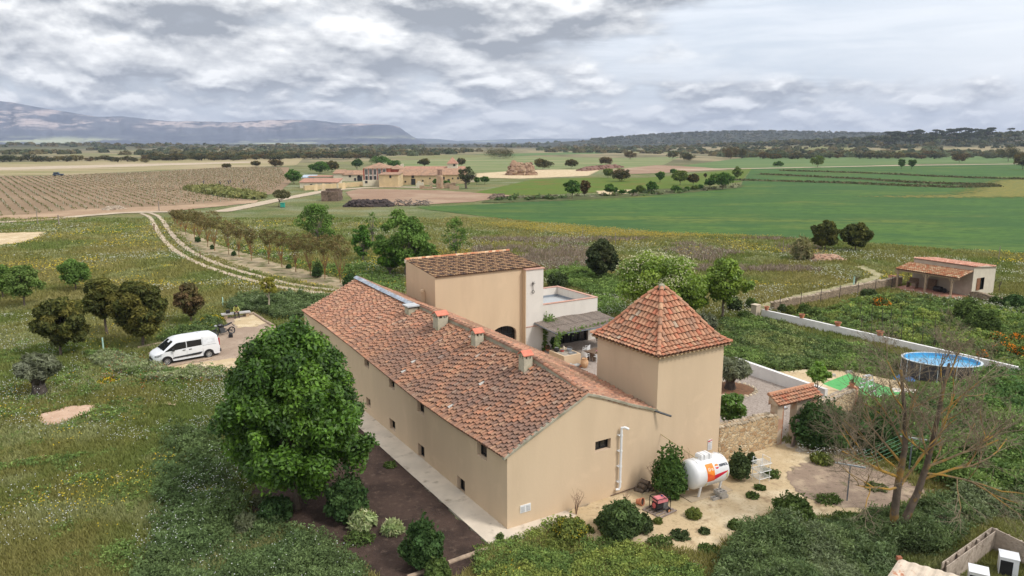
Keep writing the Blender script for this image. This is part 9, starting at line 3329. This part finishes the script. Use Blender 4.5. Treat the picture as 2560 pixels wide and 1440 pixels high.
X,Y = clustered(15000,690,1500,63,.57,3.5,x1=1300)
flowers('yellow_wildflowers','yellow wild flowers in the left meadow',X,Y,.25 + .15 * RNG.random(len(X)),.045 + .0008 * np.hypot(X,Y),YEL)
X,Y = clustered(30000,555,720,64,.54,9,x0=-200,x1=2700)
flowers('yellow_wildflowers','yellow wild flowers of the distant meadow',X,Y,.3 + .1 * RNG.random(len(X)),.06 + .0010 * np.hypot(X,Y),YEL)
X,Y = scatter(22000,561,596,x0=1150,x1=1980,poly=[(1150,542),(1400,561),(1660,583),(1960,594),(1960,606),(1560,604),(1380,588),(1180,566)],blocks=False)
flowers('yellow_wildflowers','band of yellow flowers along edge of big green field',X,Y,.4 + .2 * RNG.random(len(X)),np.full(len(X),.16),[(.42,.30,.04),(.34,.27,.05),(.30,.26,.08)])
X,Y = clustered(5000,780,1000,65,.48,4,x0=250,x1=900)
X,Y = X[:420],Y[:420]
flowers('red_poppies','scattered red poppies near the parking place',X,Y,.4 + .1 * RNG.random(len(X)),np.full(len(X),.065),[(.45,.06,.03)])
# reddish twiggy scrub in meadow behind tall house
X,Y = scatter(16000,596,680,x0=1180,x1=2050)
c = fbm(X / 9,Y / 9,71,4)
k = RNG.random(len(X)) < np.clip((c - .46) * 5,0,.55)
tufts('dry_scrub','greyish purple-brown dry scrub in meadow beyond tall house',X[k],Y[k],.55,.16,[(.155,.115,.10),(.19,.15,.13),(.12,.095,.075)],5)
def herbs(name,label,polypx,n,hmin,hmax,cols,leaf=.09,per=16,sp=.22,blocks=True,thr=None,cat='weeds',asp=1.8,seed=0,fade=12):
 xs = [p[0] for p in polypx]; ys = [p[1] for p in polypx]
 per = int(per * 1.7)
 X,Y = scatter(n,min(ys),max(ys),min(xs),max(xs),polypx,blocks=blocks,fade=fade)
 if thr is not None:
  c = fbm(X / 2.2,Y / 2.2,81 + seed,4)
  k = c > thr
  X,Y = X[k],Y[k]
 m = len(X)
 hn = fbm(X / 1.6,Y / 1.6,90 + seed,4)
 H = (hmin + (hmax - hmin) * np.clip((hn - .25) * 1.9,0,1)) * RNG.uniform(.6,1.25,m)
 cols = np.array(cols)
 ci = np.clip((fbm(X / 3,Y / 3,95 + seed,3) - .25) * 2 * len(cols),0,len(cols) - 1).astype(int)
 base = cols[ci] * .6 + cols[RNG.integers(0,len(cols),m)] * .4
 base = base * RNG.uniform(.7,1.35,(m,1)) * 2.0
 d = np.hypot(X,Y)
 i = np.repeat(np.arange(m),per)
 N_ = len(i)
 z = RNG.random(N_) ** .6
 r = sp * (1.1 - .7 * z)
 P = np.stack([X[i] + RNG.normal(size=N_) * r,Y[i] + RNG.normal(size=N_) * r,H[i] * z + ground_z(X[i],Y[i])],1)
 Nn = unit(RNG.normal(size=(N_,3)) * .8 + np.array([0,-.3,.6]))
 V = quads_at(P,Nn,.62 * leaf * (.6 + .02 * d[i]) * RNG.uniform(.6,1.3,N_),asp,RNG)
 C = base[i] * RNG.uniform(.8,1.2,(N_,1)) * (.62 + .62 * z ** 1.5)[:,None]  # leaf colour darker low down, with highlights painted towards the tips
 o = np_mesh(name,V,np.arange(len(V)).reshape(-1,4),m_matte,np.repeat(np.clip(C,0,1),4,0))
 return tag(o,label,cat,kind='stuff')
# dark rank weeds lower left, in front of the mulch
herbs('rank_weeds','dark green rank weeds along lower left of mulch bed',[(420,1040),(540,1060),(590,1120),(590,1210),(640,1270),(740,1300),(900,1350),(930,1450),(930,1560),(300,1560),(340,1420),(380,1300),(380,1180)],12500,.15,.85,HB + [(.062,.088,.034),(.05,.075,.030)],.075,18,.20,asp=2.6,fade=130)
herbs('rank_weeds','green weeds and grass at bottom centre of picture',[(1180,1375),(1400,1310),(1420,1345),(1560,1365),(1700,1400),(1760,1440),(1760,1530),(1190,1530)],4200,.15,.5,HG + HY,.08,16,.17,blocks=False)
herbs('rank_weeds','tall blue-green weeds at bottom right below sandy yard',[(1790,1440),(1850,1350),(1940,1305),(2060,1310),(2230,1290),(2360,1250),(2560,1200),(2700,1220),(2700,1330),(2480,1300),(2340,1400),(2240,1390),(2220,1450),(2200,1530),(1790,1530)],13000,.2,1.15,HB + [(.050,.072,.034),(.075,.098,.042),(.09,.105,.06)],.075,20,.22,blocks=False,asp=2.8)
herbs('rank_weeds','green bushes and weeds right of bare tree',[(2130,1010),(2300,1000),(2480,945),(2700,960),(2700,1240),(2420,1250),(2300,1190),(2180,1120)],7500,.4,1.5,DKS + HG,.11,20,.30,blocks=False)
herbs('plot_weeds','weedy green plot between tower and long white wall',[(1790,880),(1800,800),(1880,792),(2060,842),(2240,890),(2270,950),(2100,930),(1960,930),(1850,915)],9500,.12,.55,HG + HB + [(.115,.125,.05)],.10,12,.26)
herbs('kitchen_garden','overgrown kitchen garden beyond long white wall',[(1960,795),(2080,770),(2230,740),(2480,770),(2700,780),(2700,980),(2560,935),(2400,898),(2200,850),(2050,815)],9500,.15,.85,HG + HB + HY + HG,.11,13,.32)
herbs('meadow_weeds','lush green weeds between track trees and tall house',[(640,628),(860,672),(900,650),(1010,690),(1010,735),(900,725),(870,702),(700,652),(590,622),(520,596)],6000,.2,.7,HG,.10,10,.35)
herbs('meadow_weeds','lush green weeds right of tall house and terrace',[(1350,690),(1440,660),(1560,700),(1560,790),(1480,790),(1480,740),(1400,712)],4200,.2,.7,HG,.10,10,.3)
herbs('roadside_weeds','tall grey-green weeds behind parking place and bench',[(560,770),(600,745),(740,742),(830,745),(850,770),(760,800),(690,800),(640,782),(600,785)],3600,.3,1.0,HB + [(.09,.11,.06)],.085,16,.22,blocks=True)
herbs('roadside_weeds','flowering weeds between white van and pines',[(350,905),(400,900),(420,925),(560,925),(570,950),(380,960),(240,920),(200,880),(300,880)],3200,.2,.65,HG + [(.14,.145,.09),(.12,.13,.07)],.08,14,.2,blocks=True)
herbs('roadside_weeds','dark weeds behind van and motorcycle below pines',[(380,850),(440,835),(540,800),(556,806),(540,835),(420,860)],1500,.3,.8,HB + HG,.08,16,.2,blocks=False)
herbs('meadow_clumps','scattered darker weed clumps across the left meadow',[(-200,800),(560,940),(560,1120),(480,1300),(440,1500),(-200,1500)],12000,.10,.38,HG + HG + [(.10,.11,.04)],.08,9,.22,thr=.57,seed=3)
herbs('hump_weeds','yellow-green weedy hump within the vineyard',[(455,470),(540,466),(620,480),(670,490),(640,500),(560,494),(480,480)],1500,.3,1.1,[(.085,.09,.035),(.11,.105,.04)],.3,8,.9,blocks=False)
herbs('bank_scrub','scrub along terrace banks of far green field',[(1230,494),(1420,490),(1560,482),(1700,471),(1850,463),(1850,470),(1700,484),(1560,494),(1400,502),(1230,504)],700,.2,.9,HB + [(.14,.12,.09)],.3,8,.8,blocks=False)
bx_ = np.concatenate([np.array(b) for b in BANKS])
i = RNG.integers(0,len(bx_) - 1,1200)
f = RNG.random(1200)[:,None]
ok_ = np.linalg.norm(bx_[i + 1] - bx_[i],axis=1) < 60
P2 = (bx_[i] * (1 - f) + bx_[i + 1] * f)[ok_] + RNG.normal(size=(ok_.sum(),2)) * 1.1
N_ = len(P2) * 6
ii = np.repeat(np.arange(len(P2)),6)
P3 = np.stack([P2[ii,0] + RNG.normal(size=N_) * .6,P2[ii,1] + RNG.normal(size=N_) * .6,RNG.random(N_) * .45 + ground_z(P2[ii,0],P2[ii,1])],1)
Vb = quads_at(P3,unit(RNG.normal(size=(N_,3)) + [0,-1,.5]),RNG.uniform(.5,1.1,N_),1.4,RNG)
tag(np_mesh('bank_grass',Vb,np.arange(len(Vb)).reshape(-1,4),m_matte,np.repeat(np.array([(.10,.105,.05),(.16,.14,.08),(.075,.085,.04)])[RNG.integers(0,3,N_)],4,0)),'rough grass along the terrace banks of green field','grass',kind='stuff')
# daisies in the foreground weeds
X,Y = scatter(6000,1080,1160,1990,2180,blocks=False)
flowers('white_wildflowers','white daisies below shrub right of gateway',X[:900],Y[:900],.45 + .2 * RNG.random(900),np.full(900,.05),WHITE)
# fallen leaves and clods on mulch, pebbles on sand
X,Y = scatter(5200,1060,1480,600,1220,blocks=False,poly=GP and [(640,1200),(780,1080),(905,1068),(1220,1368),(1190,1420),(1100,1480),(900,1440),(700,1330)])
n = len(X)
flowers('mulch_litter','pale chips and dry leaves on dark mulch',X,Y,.03 + .02 * RNG.random(n),RNG.uniform(.02,.07,n),[(.26,.20,.15),(.12,.08,.065),(.05,.035,.03),(.34,.28,.22)],'litter')
X,Y = scatter(9000,1110,1400,1380,2320,blocks=False,poly=[(1400,1310),(1640,1205),(1800,1145),(1945,1110),(2240,1200),(2300,1260),(1930,1290),(1780,1400),(1480,1360)])
n = len(X)
flowers('yard_litter','twigs, small stones and dry leaves on sandy yard',X,Y,.03 + .02 * RNG.random(n),RNG.uniform(.02,.08,n),[(.30,.22,.14),(.18,.13,.085),(.10,.075,.05),(.55,.46,.33),(.09,.10,.04)],'litter')
# ================================================================ haze
hz = MB()
hz.box(-16000,16000,-600,12600,-12,450)
hm = bpy.data.materials.new('haze')
hm.use_nodes = True
N = NT(hm.node_tree)
vp = N.n('ShaderNodeVolumePrincipled')
vp.inputs['Color'].default_value = (0.68,0.78,1.0,1)
vp.inputs['Density'].default_value = 0.00010
vp.inputs['Anisotropy'].default_value = 0.2
N.l(vp.outputs[0],N.n('ShaderNodeOutputMaterial').inputs['Volume'])
hzo = hz.build('haze',hm)
tag(hzo,kind='stuff')
